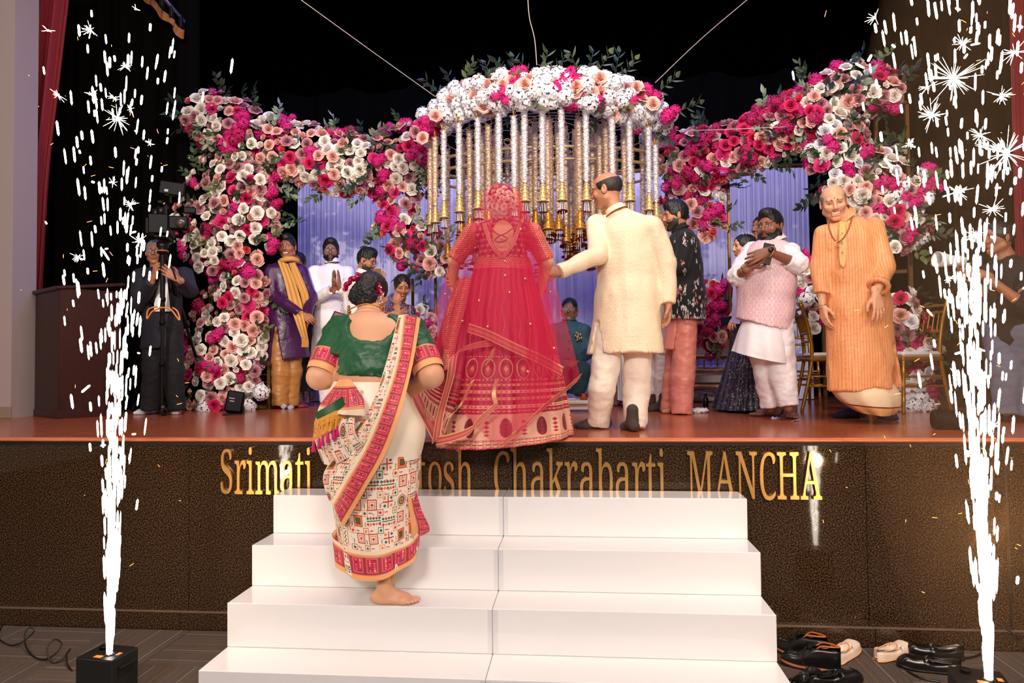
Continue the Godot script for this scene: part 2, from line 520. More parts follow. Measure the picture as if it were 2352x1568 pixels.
func make_materials():
	noise.seed = 5; noise.frequency = 1.0; noise.noise_type = FastNoiseLite.TYPE_SIMPLEX_SMOOTH; noise.fractal_octaves = 2
	var vc := {"vertex_color_use_as_albedo": true}
	# building
	var m := mat("granite", Color.WHITE, 0.05)
	m.albedo_texture = noise_tex(3, 0.045, [[0.0, rgb8(16, 11, 7)], [0.36, rgb8(34, 24, 16)], [0.5, rgb8(62, 43, 27)], [0.6, rgb8(78, 55, 33)], [0.68, rgb8(48, 35, 24)], [0.8, rgb8(104, 78, 50)], [1.0, rgb8(160, 134, 108)]], 1024, FastNoiseLite.TYPE_SIMPLEX, 6)
	tri(m, 1.7); m.metallic_specular = 0.6
	m = mat("granite_edge", rgb8(112, 92, 76), 0.4)
	m = mat("stage_wood", Color.WHITE, 0.2)
	m.albedo_texture = noise_tex(8, 0.01, [[0.0, rgb8(128, 60, 38)], [0.45, rgb8(176, 92, 58)], [0.6, rgb8(192, 104, 66)], [1.0, rgb8(150, 72, 46)]], 1024, FastNoiseLite.TYPE_SIMPLEX, 5)
	tri(m, Vector3(0.35, 3.0, 4.5)); m.metallic_specular = 0.45
	m = mat("nosing_wood", Color.WHITE, 0.3)
	m.albedo_texture = noise_tex(18, 0.01, [[0.0, rgb8(176, 92, 56)], [0.5, rgb8(222, 132, 88)], [1.0, rgb8(196, 108, 68)]], 512, FastNoiseLite.TYPE_SIMPLEX, 5)
	tri(m, Vector3(0.5, 6.0, 6.0))
	m = mat("podium_wood", Color.WHITE, 0.4)
	m.albedo_texture = noise_tex(28, 0.012, [[0.0, rgb8(38, 12, 10)], [0.5, rgb8(62, 22, 16)], [1.0, rgb8(48, 16, 12)]], 512, FastNoiseLite.TYPE_SIMPLEX, 4)
	tri(m, Vector3(5.0, 0.4, 5.0))
	for k in 2:
		var im := canvas(512, 512, rgb8(84, 72, 66))
		var r2 := RandomNumberGenerator.new(); r2.seed = 40 + k
		for y in range(0, 512, 8):
			var sh := r2.randf_range(-8, 8)
			im.fill_rect(Rect2i(0, y, 512, 4), Color8(int(96 + sh), int(82 + sh), int(75 + sh)))
			im.fill_rect(Rect2i(0, y + 4, 512, 4), Color8(int(72 + sh), int(60 + sh), int(54 + sh)))
		for q in [[60, 0], [150, 1], [204, 1], [300, 0], [330, 1], [440, 0]]:
			im.fill_rect(Rect2i(0, q[0] + k * 20, 512, 5), rgb8(150, 138, 128) if q[1] == 0 else rgb8(122, 92, 48))
		m = mat("carpet%d" % k, Color.WHITE, 0.95); m.albedo_texture = tex(im)
		m.normal_enabled = true; m.normal_texture = noise_tex(50 + k, 0.4, [], 256, FastNoiseLite.TYPE_SIMPLEX, 2, true, 3.0)
	mat("carpet_base", rgb8(60, 52, 48), 0.95)
	mat("acrylic_white", rgb8(240, 237, 236), 0.07, 0.0, {"clearcoat_enabled": true, "clearcoat": 0.3, "clearcoat_roughness": 0.05})
	mat("seam", rgb8(150, 150, 158), 0.3)
	mat("tape", Color(0.95, 0.95, 0.97, 0.06), 0.2, 0.0, {"transparency": BaseMaterial3D.TRANSPARENCY_ALPHA})
	mat("wall_grey", rgb8(176, 160, 158), 0.85)
	mat("wall_base", rgb8(150, 130, 112), 0.7)
	mat("hall_paint", rgb8(196, 186, 176), 0.9)
	mat("black_paint", rgb8(2, 2, 2), 0.95, 0.0, {"metallic_specular": 0.0})
	m = mat("black_curtain", rgb8(1, 1, 1), 0.95, 0.0, {"metallic_specular": 0.0, "rim_enabled": true, "rim": 0.0})
	mat("dark_valance", rgb8(7, 8, 7), 0.95, 0.0, {"metallic_specular": 0.05})
	mat("brown_curtain", rgb8(9, 7, 6), 0.95, 0.0, {"metallic_specular": 0.1})
	mat("red_curtain", rgb8(122, 6, 26), 0.75, 0.0, {"rim_enabled": true, "rim": 0.4, "rim_tint": 0.8})
	mat("tan_trim", rgb8(150, 92, 44), 0.8)
	mat("drape", rgb8(214, 214, 232), 0.7, 0.0, {"backlight_enabled": true, "backlight": Color(0.25, 0.25, 0.3)})
	# metals and plastics
	m = mat("brass_letter", rgb8(228, 176, 102), 0.34, 0.9)
	mat("gold", rgb8(206, 150, 66), 0.35, 0.65)
	mat("gold_dark", rgb8(150, 104, 44), 0.35, 1.0)
	mat("gold_paint", rgb8(176, 124, 40), 0.32, 0.6)
	mat("gold_bead", rgb8(196, 168, 118), 0.4, 0.45)
	mat("frame_gold", rgb8(112, 78, 38), 0.4, 0.7)
	mat("black_metal", rgb8(16, 15, 15), 0.45, 0.3)
	mat("black_plastic", rgb8(9, 9, 10), 0.5, 0.0, {"metallic_specular": 0.25})
	mat("black_matte", rgb8(20, 18, 17), 0.7)
	mat("chrome", rgb8(190, 190, 195), 0.2, 1.0)
	mat("copper", rgb8(190, 96, 56), 0.25, 1.0)
	mat("cable", rgb8(16, 14, 13), 0.4)
	mat("orange_cable", rgb8(214, 130, 56), 0.5)
	mat("wire", rgb8(190, 175, 165), 0.5)
	mat("label_orange", rgb8(222, 120, 60), 0.6)
	mat("lens_glass", rgb8(30, 14, 10), 0.05, 0.0, {"clearcoat_enabled": true})
	mat("white_plain", rgb8(232, 230, 230), 0.6)
	mat("white_cushion", rgb8(226, 218, 208), 0.7)
	mat("grey_print", rgb8(170, 172, 180), 0.6)
	# shoes
	mat("leather_black", rgb8(18, 15, 15), 0.25, 0.0, {"clearcoat_enabled": true, "clearcoat": 0.4, "clearcoat_roughness": 0.2})
	mat("leather_tan", rgb8(178, 96, 44), 0.55)
	mat("sole_brown", rgb8(146, 84, 52), 0.6)
	var jm := canvas(128, 128, rgb8(236, 214, 196))
	for y in 8:
		for x in 8: diamond(jm, x * 16 + (8 if y % 2 else 0) + 4, y * 16 + 8, 4, rgb8(196, 150, 136) if (x + y) % 2 else rgb8(214, 178, 160))
	m = mat("jutti", Color.WHITE, 0.6); m.albedo_texture = tex(jm); tri(m, 14.0, false)
	mat("jutti_trim", rgb8(222, 170, 130), 0.6)
	# flowers (petals carry a lighter edge and a deeper heart as vertex colours)
	for q in [["cream", 242, 234, 224], ["white", 240, 238, 244], ["blush", 236, 182, 170], ["mauve", 190, 132, 140], ["hot", 212, 30, 96], ["coral", 232, 84, 96], ["peony", 222, 50, 124], ["magenta", 212, 20, 122], ["fuchsia", 186, 12, 92]]:
		mat("petal_" + q[0], Color8(q[1], q[2], q[3]), 0.75, 0.0, {"vertex_color_use_as_albedo": true, "backlight_enabled": true, "backlight": Color(0.3, 0.3, 0.3)})
	for q in [["leaf_dark", 26, 44, 26], ["leaf_mid", 46, 70, 38], ["leaf_olive", 84, 98, 52], ["leaf_sage", 130, 146, 128]]:
		mat(q[0], Color8(q[1], q[2], q[3]), 0.55, 0.0, {"backlight_enabled": true, "backlight": Color(0.25, 0.3, 0.2)})
	mat("stem", rgb8(48, 42, 24), 0.8)
	mat("jasmine", rgb8(250, 232, 210), 0.8, 0.0, {"backlight_enabled": true, "backlight": Color(0.3, 0.3, 0.3)})
	mat("jasmine_white", rgb8(252, 250, 252), 0.8, 0.0, {"backlight_enabled": true, "backlight": Color(0.3, 0.3, 0.3)})
	mat("thread_white", rgb8(228, 222, 220), 0.6)
	mat("red_flower", rgb8(118, 8, 18), 0.8)
	# people
	for q in [["skin_fair", 222, 164, 128], ["skin_mid", 188, 128, 96], ["skin_brown", 164, 108, 80], ["skin_dark", 140, 92, 70]]:
		mat(q[0], Color8(q[1], q[2], q[3]), 0.5, 0.0, {"vertex_color_use_as_albedo": true, "subsurf_scatter_enabled": true, "subsurf_scatter_strength": 0.12})
	mat("hair_black", rgb8(16, 13, 14), 0.5, 0.0, {"rim_enabled": true, "rim": 0.2})
	mat("hair_grey", rgb8(120, 112, 108), 0.7)
	mat("hair_dark", rgb8(36, 28, 26), 0.6)
	mat("eye", Color.WHITE, 0.2, 0.0, vc)
	mat("lip", rgb8(150, 70, 66), 0.5)
	mat("lip_red", rgb8(170, 40, 50), 0.4)
	mat("teeth", rgb8(240, 232, 222), 0.3)
	mat("bindi", rgb8(190, 30, 30), 0.5)
	mat("jet", rgb8(16, 14, 16), 0.35)
	mat("lens", Color(0.8, 0.85, 0.95, 0.12), 0.05, 0.0, {"transparency": BaseMaterial3D.TRANSPARENCY_ALPHA})
	mat("phone", rgb8(18, 18, 22), 0.2)
	mat("silver", rgb8(200, 200, 206), 0.25, 0.9)
	mat("pearl", rgb8(236, 230, 226), 0.25)
	make_cloth()

func cloth(key: String, c: Color, rough := 0.75, rim := 0.3) -> StandardMaterial3D:
	return mat(key, c, rough, 0.0, {"rim_enabled": true, "rim": rim, "rim_tint": 0.7})

# ------------------------------------------------------------- the place
func slab(called: String, c: Vector3, s: Vector3, m, bev := 0.0, kind := "structure", label := "", cat := "") -> MeshInstance3D:
	var mb := MB.new(); mb.box(Vector3.ZERO, s, bev)
	var o := part(self, called, mb, m, Transform3D(Basis.IDENTITY, c))
	meta(o, label, cat, "", kind); return o

func build_setting():
	# hall floor with carpet tiles laid quarter-turned
	var fl := slab("floor", Vector3(0, -0.1, 4.9), Vector3(17, 0.19, 10.2), M.carpet_base)
	meta(fl, "brown striped carpet-tile floor of the hall below the stage", "floor")
	var tl := []
	for k in 2:
		var mb := MB.new(); mb.box(Vector3.ZERO, Vector3(0.496, 0.008, 0.496), 0.002); tl.append(mb.mesh())
	for i in range(-8, 9):
		for j in 4:
			var k := posmod(i + j, 2)
			var tr := Transform3D(Basis(UP, PI / 2 * k + (PI if (i * 7 + j * 3) % 3 == 0 else 0.0)), Vector3(i * 0.5 + 0.12, 0.0995, j * 0.5 - 4.9 + 0.295))
			part(fl, "tile", tl[k], M["carpet%d" % posmod(i * 3 + j, 2)], tr)
	# stage body, granite front, plinth, planked floor with a rounded nosing
	slab("wall_stage", Vector3(0, 0.56, -2.77), Vector3(13.4, 1.12, 5.46), M.black_paint)
	var wf := thing("wall_front", "polished brown granite facing of the stage front", "wall", Vector3(0, 0, 0), "", "structure")
	for i in range(-3, 3):
		var mb := MB.new(); mb.box(Vector3(-0.16 + (i + 0.5) * 2.01, 0.56, -0.02), Vector3(2.006, 1.12, 0.04), 0.001)
		part(wf, "panel", mb, M.granite)
	var tr1 := thing("trim_1", "granite plinth course along the foot of the stage front", "plinth", Vector3.ZERO, "", "structure")
	for q in [[-6.2, -3.25], [-3.25, -2.205], [-2.205, -0.19], [-0.19, 1.87], [1.87, 3.9], [3.9, 6.2]]:
		var mb := MB.new(); mb.box(Vector3((q[0] + q[1]) / 2, 0.052, 0.018), Vector3(q[1] - q[0] - 0.003, 0.104, 0.034), 0.0015)
		part(tr1, "plinth_piece", mb, M.granite)
		var me := MB.new(); me.box(Vector3((q[0] + q[1]) / 2, 0.1045, 0.0185), Vector3(q[1] - q[0] - 0.003, 0.0012, 0.033))
		part(tr1, "plinth_edge", me, M.granite_edge)
	slab("trim_2", Vector3(0, 1.128, -0.01), Vector3(13.4, 0.016, 0.03), M.black_matte)
	var st := thing("floor_stage", "glossy red-brown plank floor of the stage", "floor", Vector3.ZERO, "", "structure")
	var r2 := RandomNumberGenerator.new(); r2.seed = 3
	for j in 19:
		var z1 := 0.0 - j * 0.28; var x := -6.7 - r2.randf() * 1.5
		while x < 6.7:
			var w := 2.4
			var a := maxf(x, -6.7); var b := minf(x + w, 6.7)
			if b - a > 0.05:
				var mb := MB.new(); mb.box(Vector3((a + b) / 2, HS - 0.0135, z1 - 0.14), Vector3(b - a - 0.001, 0.027, 0.279), 0.0008)
				part(st, "plank", mb, M.stage_wood)
			x += w
	for q in [[-6.7, -1.35], [-1.35, 1.72], [1.72, 6.7]]:
		var prof := []
		for i in 9: prof.append(Vector2(0.034 * sin(PI * i / 8.0), -0.029 * i / 8.0))
		var mb := MB.new(); var rows := []
		for i in 9:
			rows.append(PackedVector3Array([Vector3(q[0] + 0.001, HS + prof[i].y, prof[i].x), Vector3(q[1] - 0.001, HS + prof[i].y, prof[i].x)]))
		rows.push_front(PackedVector3Array([Vector3(q[0] + 0.001, HS, -0.001), Vector3(q[1] - 0.001, HS, -0.001)]))
		mb.grid(rows, false, 1, 1, true)
		part(st, "nosing", mb, M.nosing_wood)
	# room shell
	slab("wall_back", Vector3(0, 3.2, -5.6), Vector3(13.8, 6.8, 0.2), M.black_paint)
	slab("ceiling_stage", Vector3(0, 6.6, -2.75), Vector3(13.8, 0.2, 5.6), M.black_paint)
	slab("wall_stage_left", Vector3(-6.8, 3.85, -2.8), Vector3(0.2, 5.4, 5.5), M.black_paint)
	slab("wall_stage_right", Vector3(6.8, 3.85, -2.8), Vector3(0.2, 5.4, 5.5), M.black_paint)
	slab("ceiling", Vector3(0, 6.1, 5.0), Vector3(17.4, 0.2, 10.0), M.hall_paint)
	slab("wall_left", Vector3(-8.6, 3.0, 5.0), Vector3(0.2, 6.4, 10.4), M.hall_paint)
	slab("wall_right", Vector3(8.6, 3.0, 5.0), Vector3(0.2, 6.4, 10.4), M.hall_paint)
	slab("wall_rear", Vector3(0, 3.0, 10.1), Vector3(17.4, 6.4, 0.2), M.hall_paint)
	# grey wing wall standing on the stage at the left, with its baseboard
	var ww := slab("wall_wing", Vector3(-5.74, 3.75, -1.72), Vector3(2.1, 5.17, 0.28), M.wall_grey)
	meta(ww, "plain grey wall return at the left end of the stage", "wall")
	slab("baseboard_left", Vector3(-5.735, HS + 0.05, -1.573), Vector3(2.1, 0.1, 0.014), M.wall_base, 0.003)

func build_lamps():
	# the housings of the lights out of frame, each a dimly glowing face in a case on a rod from the ceiling
	var what := {"hall_light": "white light panel hung from the hall ceiling", "stage_light": "long wash light hung above the stage front", "drape_wash": "violet light bar hung over the white drapes", "profile_spot": "spotlight hung from the hall ceiling"}
	for i in lamps.size():
		var q: Array = lamps[i]; var t: Transform3D = q[1]; var s: Vector2 = q[2]
		var o := thing(q[0], "%s, %s" % [what[q[0]], ["above the left half of the hall", "above the right half of the hall", "out in front of the canopy", "aimed at the flower canopy", "aimed at the left flower crest", "aimed at the right flower crest", "behind the canopy"][i]], "lamp", t.origin)
		var mb := MB.new(); mb.box(v3(0, 0, 0.07), v3(s.x + 0.04, s.y + 0.04, 0.08), 0.01); part(o, "case", mb, M.black_metal, Transform3D(t.basis, Vector3.ZERO))
		mb = MB.new(); mb.box(v3(0, 0, 0.028), v3(s.x, s.y, 0.01)); part(o, "lamp_face", mb, mat("lamp_face%d" % i, q[3], 0.5, 0.0, {"emission_enabled": true, "emission": q[3], "emission_energy_multiplier": 0.6}), Transform3D(t.basis, Vector3.ZERO))
		var top := 6.0 if t.origin.z > 0.0 else 6.5
		mb = MB.new(); mb.tube(PackedVector3Array([t.basis.z * 0.08, Vector3(0, top - t.origin.y, 0) + t.basis.z * Vector3(0.08, 0, 0.08)]), 0.015, 6); part(o, "rod", mb, M.black_metal)

func build_stairs():
	var h := 0.216; var t := 0.2704; var zs := 0.2595
	for s in 2:
		var x0: float = [-1.518, -0.192][s]; var x1: float = [-0.1925, 1.1335][s]
		var lab: String = ["glossy white acrylic stair unit, left half of the flight up to the stage", "glossy white acrylic stair unit, right half of the flight up to the stage"][s]
		var o := thing("stair_unit", lab, "stairs", Vector3((x0 + x1) / 2, 0, 0.5))
		for k in range(1, 5):
			var zf := zs + (4 - k) * t
			var mb := MB.new()
			var d := zf - 0.04
			mb.box(Vector3((x0 + x1) / 2, (k - 0.5) * h, 0.04 + d / 2), Vector3(x1 - x0 - 0.0015, h - 0.0008, d), 0.003)
			wpart(o, "step", mb, M.acrylic_white)
		if s == 1:
			for k in range(1, 5):   # clear tape over the seam
				var mb := MB.new(); var zf := zs + (4 - k) * t
				mb.box(Vector3(-0.19, (k - 0.5) * h, zf + 0.0006), Vector3(0.05, h * 0.94, 0.0006))
				wpart(o, "tape_strip", mb, M.tape)

func build_lettering():
	var font := SystemFont.new(); font.font_names = PackedStringArray(["Droid Serif"])
	var o := thing("wall_lettering", "raised brass letters spelling a stage name across the granite front", "lettering", at(1200, 1140, 0.0))
	var q0 := at(530, 1133, 0.004); var q1 := at(1860, 1146, 0.004)
	for w in [["Srimati", 507.0, 722.0], ["&", 759.0, 806.0], ["tosh", 958.0, 1090.0], ["Chakrabarti", 1132.0, 1531.0], ["MANCHA", 1577.0, 1886.0]]:
		var text: String = w[0]
		var total := font.get_string_size(text, HORIZONTAL_ALIGNMENT_LEFT, -1, 64).x
		var a := at(w[1], 1138, 0.004); var b := at(w[2], 1138, 0.004)
		var sx := (b.x - a.x) / total; var sy := 0.268 / 46.0
		for i in text.length():
			var adv := font.get_string_size(text.substr(0, i), HORIZONTAL_ALIGNMENT_LEFT, -1, 64).x
			var tm := TextMesh.new(); tm.font = font; tm.font_size = 64; tm.text = text[i]; tm.pixel_size = 1.0; tm.depth = 3.4; tm.curve_step = 1.0
			tm.horizontal_alignment = HORIZONTAL_ALIGNMENT_LEFT; tm.vertical_alignment = VERTICAL_ALIGNMENT_BOTTOM
			var x := a.x + adv * sx
			var y := lerpf(q0.y, q1.y, (x - q0.x) / (q1.x - q0.x))
			var ab := tm.get_aabb()
			# stand every letter on the base line by its own font metrics
			var base := font.get_descent(64)
			part(o, "letter", tm, M.brass_letter, Transform3D(Basis.from_scale(Vector3(sx, sy, 0.0055)), Vector3(x, y - base * sy, 0.0135) - o.position))

# ------------------------------------------------------------- curtains and drapes
func hang(x0: float, x1: float, z: float, y0: float, y1: float, waves: float, amp: float, seed_: int, scallop := 0.0) -> MB:
	var mb := MB.new(); var rows := []
	var r2 := RandomNumberGenerator.new(); r2.seed = seed_
	var ph := r2.randf() * 6.0
	var nu := int(waves * 9.0) + 2
	for i in 7:
		var t := i / 6.0
		var row := PackedVector3Array()
		for j in nu:
			var u := float(j) / (nu - 1)
			var w := sin(u * TAU * waves + ph + sin(u * 17.0 + ph) * 1.3) * 0.65 + sin(u * TAU * waves * 1.93 + 2.0 * ph) * 0.35
			var yt := y1 - scallop * absf(sin(u * PI * waves * 0.5))
			row.append(Vector3(lerpf(x0, x1, u) + 0.01 * sin(u * 90.0 + t * 2.0), lerpf(y0, yt, t), z + amp * w * (0.8 + 0.4 * (1.0 - t))))
		rows.append(row)
	mb.grid(rows)
	return mb

func build_curtains():
	single("stage_curtain", "black pleated backdrop curtain across the rear of the stage", "curtain", hang(-6.6, 6.6, -4.75, HS + 0.01, 6.45, 34, 0.05, 4), M.black_curtain)
	single("border_curtain", "dark hanging border with a scalloped top edge behind the flower canopy", "curtain", hang(at(640, 300, -4.5).x, at(1900, 300, -4.5).x, -4.45, 2.2, at(1500, 168, -4.45).y, 15, 0.045, 9, 0.1), M.dark_valance)
	var dz := -3.95
	for q in [[683, 960, "left", 12, 430], [955, 1280, "middle", 14, 415], [1275, 1560, "right of the middle", 13, 405], [1555, 1862, "right", 13, 384]]:
		single("white_drape", "pale violet-lit sheer drape, the %s panel of the four behind the couple's seats" % q[2] if q[2] != "right of the middle" else "pale violet-lit sheer drape panel behind the man in the cream coat", "drape", hang(at(q[0], 600, dz).x, at(q[1], 600, dz).x, dz, HS + 0.01, at(1862, 384, dz).y, q[3] * 3.0, 0.012, q[0]), M.drape, Transform3D.IDENTITY, "")
	# drape rail
	var rail := MB.new(); rail.tube(PackedVector3Array([Vector3(at(675, 425, dz).x, at(1862, 384, dz).y + 0.03, dz), Vector3(at(1870, 384, dz).x, at(1862, 384, dz).y + 0.03, dz)]), 0.02)
	single("drape_rail", "thin pole carrying the white drapes", "pole", rail, M.frame_gold)
	# side masking curtains
	single("side_curtain", "dark brown masking curtain at the left behind the lectern", "curtain", hang(-5.6, -3.55, -2.6, HS + 0.01, 6.4, 9, 0.05, 12), M.brown_curtain)
	single("side_curtain", "dark brown masking curtain at the right behind the gold chair", "curtain", hang(3.6, 5.9, -2.5, HS + 0.01, 6.4, 9, 0.05, 13), M.brown_curtain)
	# red front curtain, gathered at the left, and its twin at the right
	var z := -1.98
	var L := patch(net([[[-40, -60], [20, -60], [70, -60], [115, -60], [162, -60]], [[-50, 200], [5, 200], [50, 200], [90, 200], [132, 200]], [[-60, 450], [-10, 450], [30, 450], [68, 450], [105, 450]], [[-60, 960], [-30, 960], [0, 960], [36, 960], [80, 960]]], z), 60, 24)
	var mb := MB.new(); mb.grid(ruffle(L, 0.05, 5.0, Vector3.BACK, 0.0))
	single("red_curtain", "deep red velvet curtain drawn aside at the left of the stage", "curtain", mb, M.red_curtain)
	L = patch(net([[[2312, -60], [2340, -60], [2380, -60], [2420, -60]], [[2322, 300], [2350, 300], [2390, 300], [2430, 300]], [[2330, 620], [2360, 620], [2395, 620], [2440, 620]], [[2335, 985], [2360, 985], [2400, 985], [2450, 985]]], -1.5), 50, 24)
	mb = MB.new(); mb.grid(ruffle(L, 0.05, 4.0, Vector3.BACK, 0.0))
	single("red_curtain", "deep red velvet curtain at the far right edge of the stage", "curtain", mb, M.red_curtain)
	# lighting pipe and the tan lambrequin high at the left
	mb = MB.new(); mb.tube(PackedVector3Array([at(340, -45, -2.2), at(424, 50, -2.6)]), 0.022)
	var o := thing("lighting_pipe", "metal lighting pipe with a row of small clamps high at the left", "pipe", at(380, 0, -2.4))
	wpart(o, "pipe", mb, M.chrome)
	for i in 4:
		mb = MB.new(); var p := at(350 + i * 22, -34 + i * 25, -2.25 - i * 0.1); mb.box(p - Vector3(0, 0.05, 0), Vector3(0.03, 0.12, 0.05), 0.005)
		wpart(o, "clamp", mb, M.black_metal)
	var tv := patch(net([[[300, -60], [330, -30], [355, 0], [372, 22], [395, 40], [410, 62], [424, 68]], [[300, -38], [330, 2], [352, 16], [370, 44], [392, 54], [404, 80], [422, 90]]], -2.45), 40, 5)
	mb = MB.new(); mb.grid(ruffle(tv, 0.03, 4.0, Vector3.BACK, 0.2))
	single("lambrequin", "narrow tan scalloped valance below the lighting pipe", "valance", mb, M.tan_trim)

# ------------------------------------------------------------- flowers
var FL := {}   # blossom and leaf meshes, several of each kind

func petal(mb: MB, a: float, R: float, H: float, A: float, curl: float, drop: float, r2: RandomNumberGenerator, heart := 0.55, nu := 4, nv := 4):
	# a cupped petal: rises from the base at radius R to height H over the half angle A, its lip curling out and down
	var rows := []; var b0 := mb.v.size()
	for i in nv:
		var v := float(i) / (nv - 1)
		var r := R * pow(sin(minf(v * 1.15 + 0.08, 1.0) * PI * 0.5), 0.8) + curl * v * v * v
		var y := H * v - drop * pow(v, 4)
		var sh := A * sqrt(sin(PI * (0.16 + 0.62 * v)))
		var row := PackedVector3Array()
		for j in nu:
			var u := -1.0 + 2.0 * j / (nu - 1)
			var rr := r * (1.0 + 0.07 * u * u * v)
			row.append(Vector3(cos(a + u * sh) * rr, y - u * u * H * 0.16 * v, sin(a + u * sh) * rr))
		rows.append(row)
	mb.grid(rows)
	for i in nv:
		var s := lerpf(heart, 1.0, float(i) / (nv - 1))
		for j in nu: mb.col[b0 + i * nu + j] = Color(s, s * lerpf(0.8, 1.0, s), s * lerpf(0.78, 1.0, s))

func make_rose(seed_: int, kind: String) -> ArrayMesh:
	var r2 := RandomNumberGenerator.new(); r2.seed = seed_
	var mb := MB.new()
	# petals, radius, height, half angle, curl, drop, heart
	var layers := [[6, 0.040, 0.030, 0.66, 0.020, 0.016, 0.92], [5, 0.034, 0.036, 0.72, 0.014, 0.010, 0.88], [5, 0.026, 0.041, 0.75, 0.009, 0.005, 0.84], [4, 0.018, 0.046, 0.85, 0.005, 0.002, 0.8], [3, 0.011, 0.049, 1.0, 0.003, 0.0, 0.76], [2, 0.005, 0.050, 1.4, 0.002, 0.0, 0.72]]
	if kind == "bud": layers = [[5, 0.024, 0.034, 0.75, 0.007, 0.004, 0.9], [4, 0.018, 0.040, 0.85, 0.003, 0.0, 0.85], [3, 0.011, 0.043, 1.0, 0.001, 0.0, 0.8]]
	if kind == "peony": layers = [[8, 0.046, 0.026, 0.5, 0.020, 0.010, 0.8], [8, 0.040, 0.034, 0.5, 0.014, 0.006, 0.72], [8, 0.032, 0.040, 0.5, 0.012, 0.004, 0.66], [7, 0.024, 0.044, 0.55, 0.010, 0.003, 0.7], [6, 0.015, 0.046, 0.6, 0.008, 0.002, 0.85], [4, 0.007, 0.046, 0.8, 0.004, 0.0, 1.0]]
	var a := r2.randf() * TAU
	for l in layers:
		for k in l[0]:
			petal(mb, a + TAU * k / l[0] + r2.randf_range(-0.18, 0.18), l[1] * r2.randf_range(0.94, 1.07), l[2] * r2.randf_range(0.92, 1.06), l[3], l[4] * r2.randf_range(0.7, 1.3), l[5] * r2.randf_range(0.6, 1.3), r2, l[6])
		a += 0.55
	return mb.mesh()

func make_cluster(seed_: int, n_: int, R: float, pl: float, pw: float, cup: float, four: int, half: bool) -> ArrayMesh:
	# a head of small florets on a dome (bougainvillea, hydrangea)
	var r2 := RandomNumberGenerator.new(); r2.seed = seed_
	var mb := MB.new()
	for i in n_:
		var y := 1.0 - (i + 0.5) / n_ * (1.25 if half else 1.7); var th := i * 2.39996
		var rr := sqrt(maxf(0.0, 1.0 - y * y))
		var d := Vector3(cos(th) * rr, y, sin(th) * rr).normalized()
		var c := d * R * r2.randf_range(0.82, 1.1)
		var x := d.cross(Vector3(0.3, 0.2, 0.93)).normalized(); var z := d.cross(x)
		var a0 := r2.randf() * TAU
		for k in four:
			var a := a0 + TAU * k / four
			var e := x * cos(a) + z * sin(a); var s := x * -sin(a) + z * cos(a)
			var tip := c + e * pl + d * pl * cup
			var m := c + e * pl * 0.55 + d * pl * cup * 0.25
			var sh := r2.randf_range(0.9, 1.0)
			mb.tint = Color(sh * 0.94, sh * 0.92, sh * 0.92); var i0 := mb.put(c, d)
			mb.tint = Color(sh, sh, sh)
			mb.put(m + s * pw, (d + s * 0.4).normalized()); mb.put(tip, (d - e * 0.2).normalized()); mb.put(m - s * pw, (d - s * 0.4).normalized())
			mb.ix.append_array(PackedInt32Array([i0, i0 + 1, i0 + 2, i0, i0 + 2, i0 + 3]))
	return mb.mesh()

func leaf_into(mb: MB, tr: Transform3D, L: float, W: float):
	var rows := []
	for i in 5:
		var v := i / 4.0
		var w := W * sin(PI * pow(v, 0.75)) * 0.5 + 0.0006
		var y := L * 0.18 * v * v
		rows.append(PackedVector3Array([tr * Vector3(-w, y + w * 0.35, L * v), tr * Vector3(0, y, L * v), tr * Vector3(w, y + w * 0.35, L * v)]))
	mb.grid(rows)

func make_spray(seed_: int, leaves: int, len_: float, L: float, W: float) -> ArrayMesh:
	# grows along +y
	var r2 := RandomNumberGenerator.new(); r2.seed = seed_
	var mb := MB.new(); var p := PackedVector3Array(); var bend := r2.randf_range(-0.35, 0.35)
	for i in 5: p.append(Vector3(bend * len_ * pow(i / 4.0, 2), len_ * i / 4.0, 0.1 * len_ * sin(i * 0.8)))
	mb.tube(p, 0.0022, 4)
	for i in leaves:
		var t := 0.25 + 0.75 * (i + 1.0) / leaves
		var q := spline(p, 9)[int(t * 8)]
		var side := 1.0 if i % 2 else -1.0
		var d := (Vector3(side, 0.75, r2.randf_range(-0.5, 0.6))).normalized()
		if i == leaves - 1: d = Vector3(bend, 1, 0.2).normalized()
		var x := d.cross(Vector3(0.1, 0.2, 1)).normalized()
		leaf_into(mb, Transform3D(Basis(x, d.cross(x) * -1.0, d).orthonormalized(), q), L * r2.randf_range(0.8, 1.15), W)
	return mb.mesh()

func make_flower_meshes():
	FL.rose = []; FL.bud = []; FL.peony = []; FL.boug = []; FL.hyd = []; FL.spray = []
	for i in 5: FL.rose.append(make_rose(100 + i, "rose"))
	for i in 3: FL.bud.append(make_rose(120 + i, "bud"))
	for i in 3: FL.peony.append(make_rose(140 + i, "peony"))
	for i in 4: FL.boug.append(make_cluster(160 + i, 26, 0.052, 0.024, 0.0105, 0.55, 4, true))
	for i in 4: FL.hyd.append(make_cluster(180 + i, 46, 0.062, 0.021, 0.0115, 0.2, 4, false))
	for i in 5: FL.spray.append(make_spray(200 + i, 8, 0.2, 0.075, 0.036))
	var mb := MB.new(); leaf_into(mb, Transform3D.IDENTITY, 0.085, 0.042); FL.leaf = mb.mesh()
	var st := MB.new(); st.tube(PackedVector3Array([Vector3.ZERO, Vector3(0.004, 0.1, 0.01), Vector3(0.012, 0.24, 0.03)]), 0.003, 5); FL.stem = st.mesh()

func facing(d: Vector3, spin: float) -> Basis:   # a basis whose y looks along d
	d = d.normalized()
	var x := d.cross(Vector3(0.31, 0.2, 0.93)).normalized()
	return Basis(x, d, x.cross(d)).rotated(d, spin)

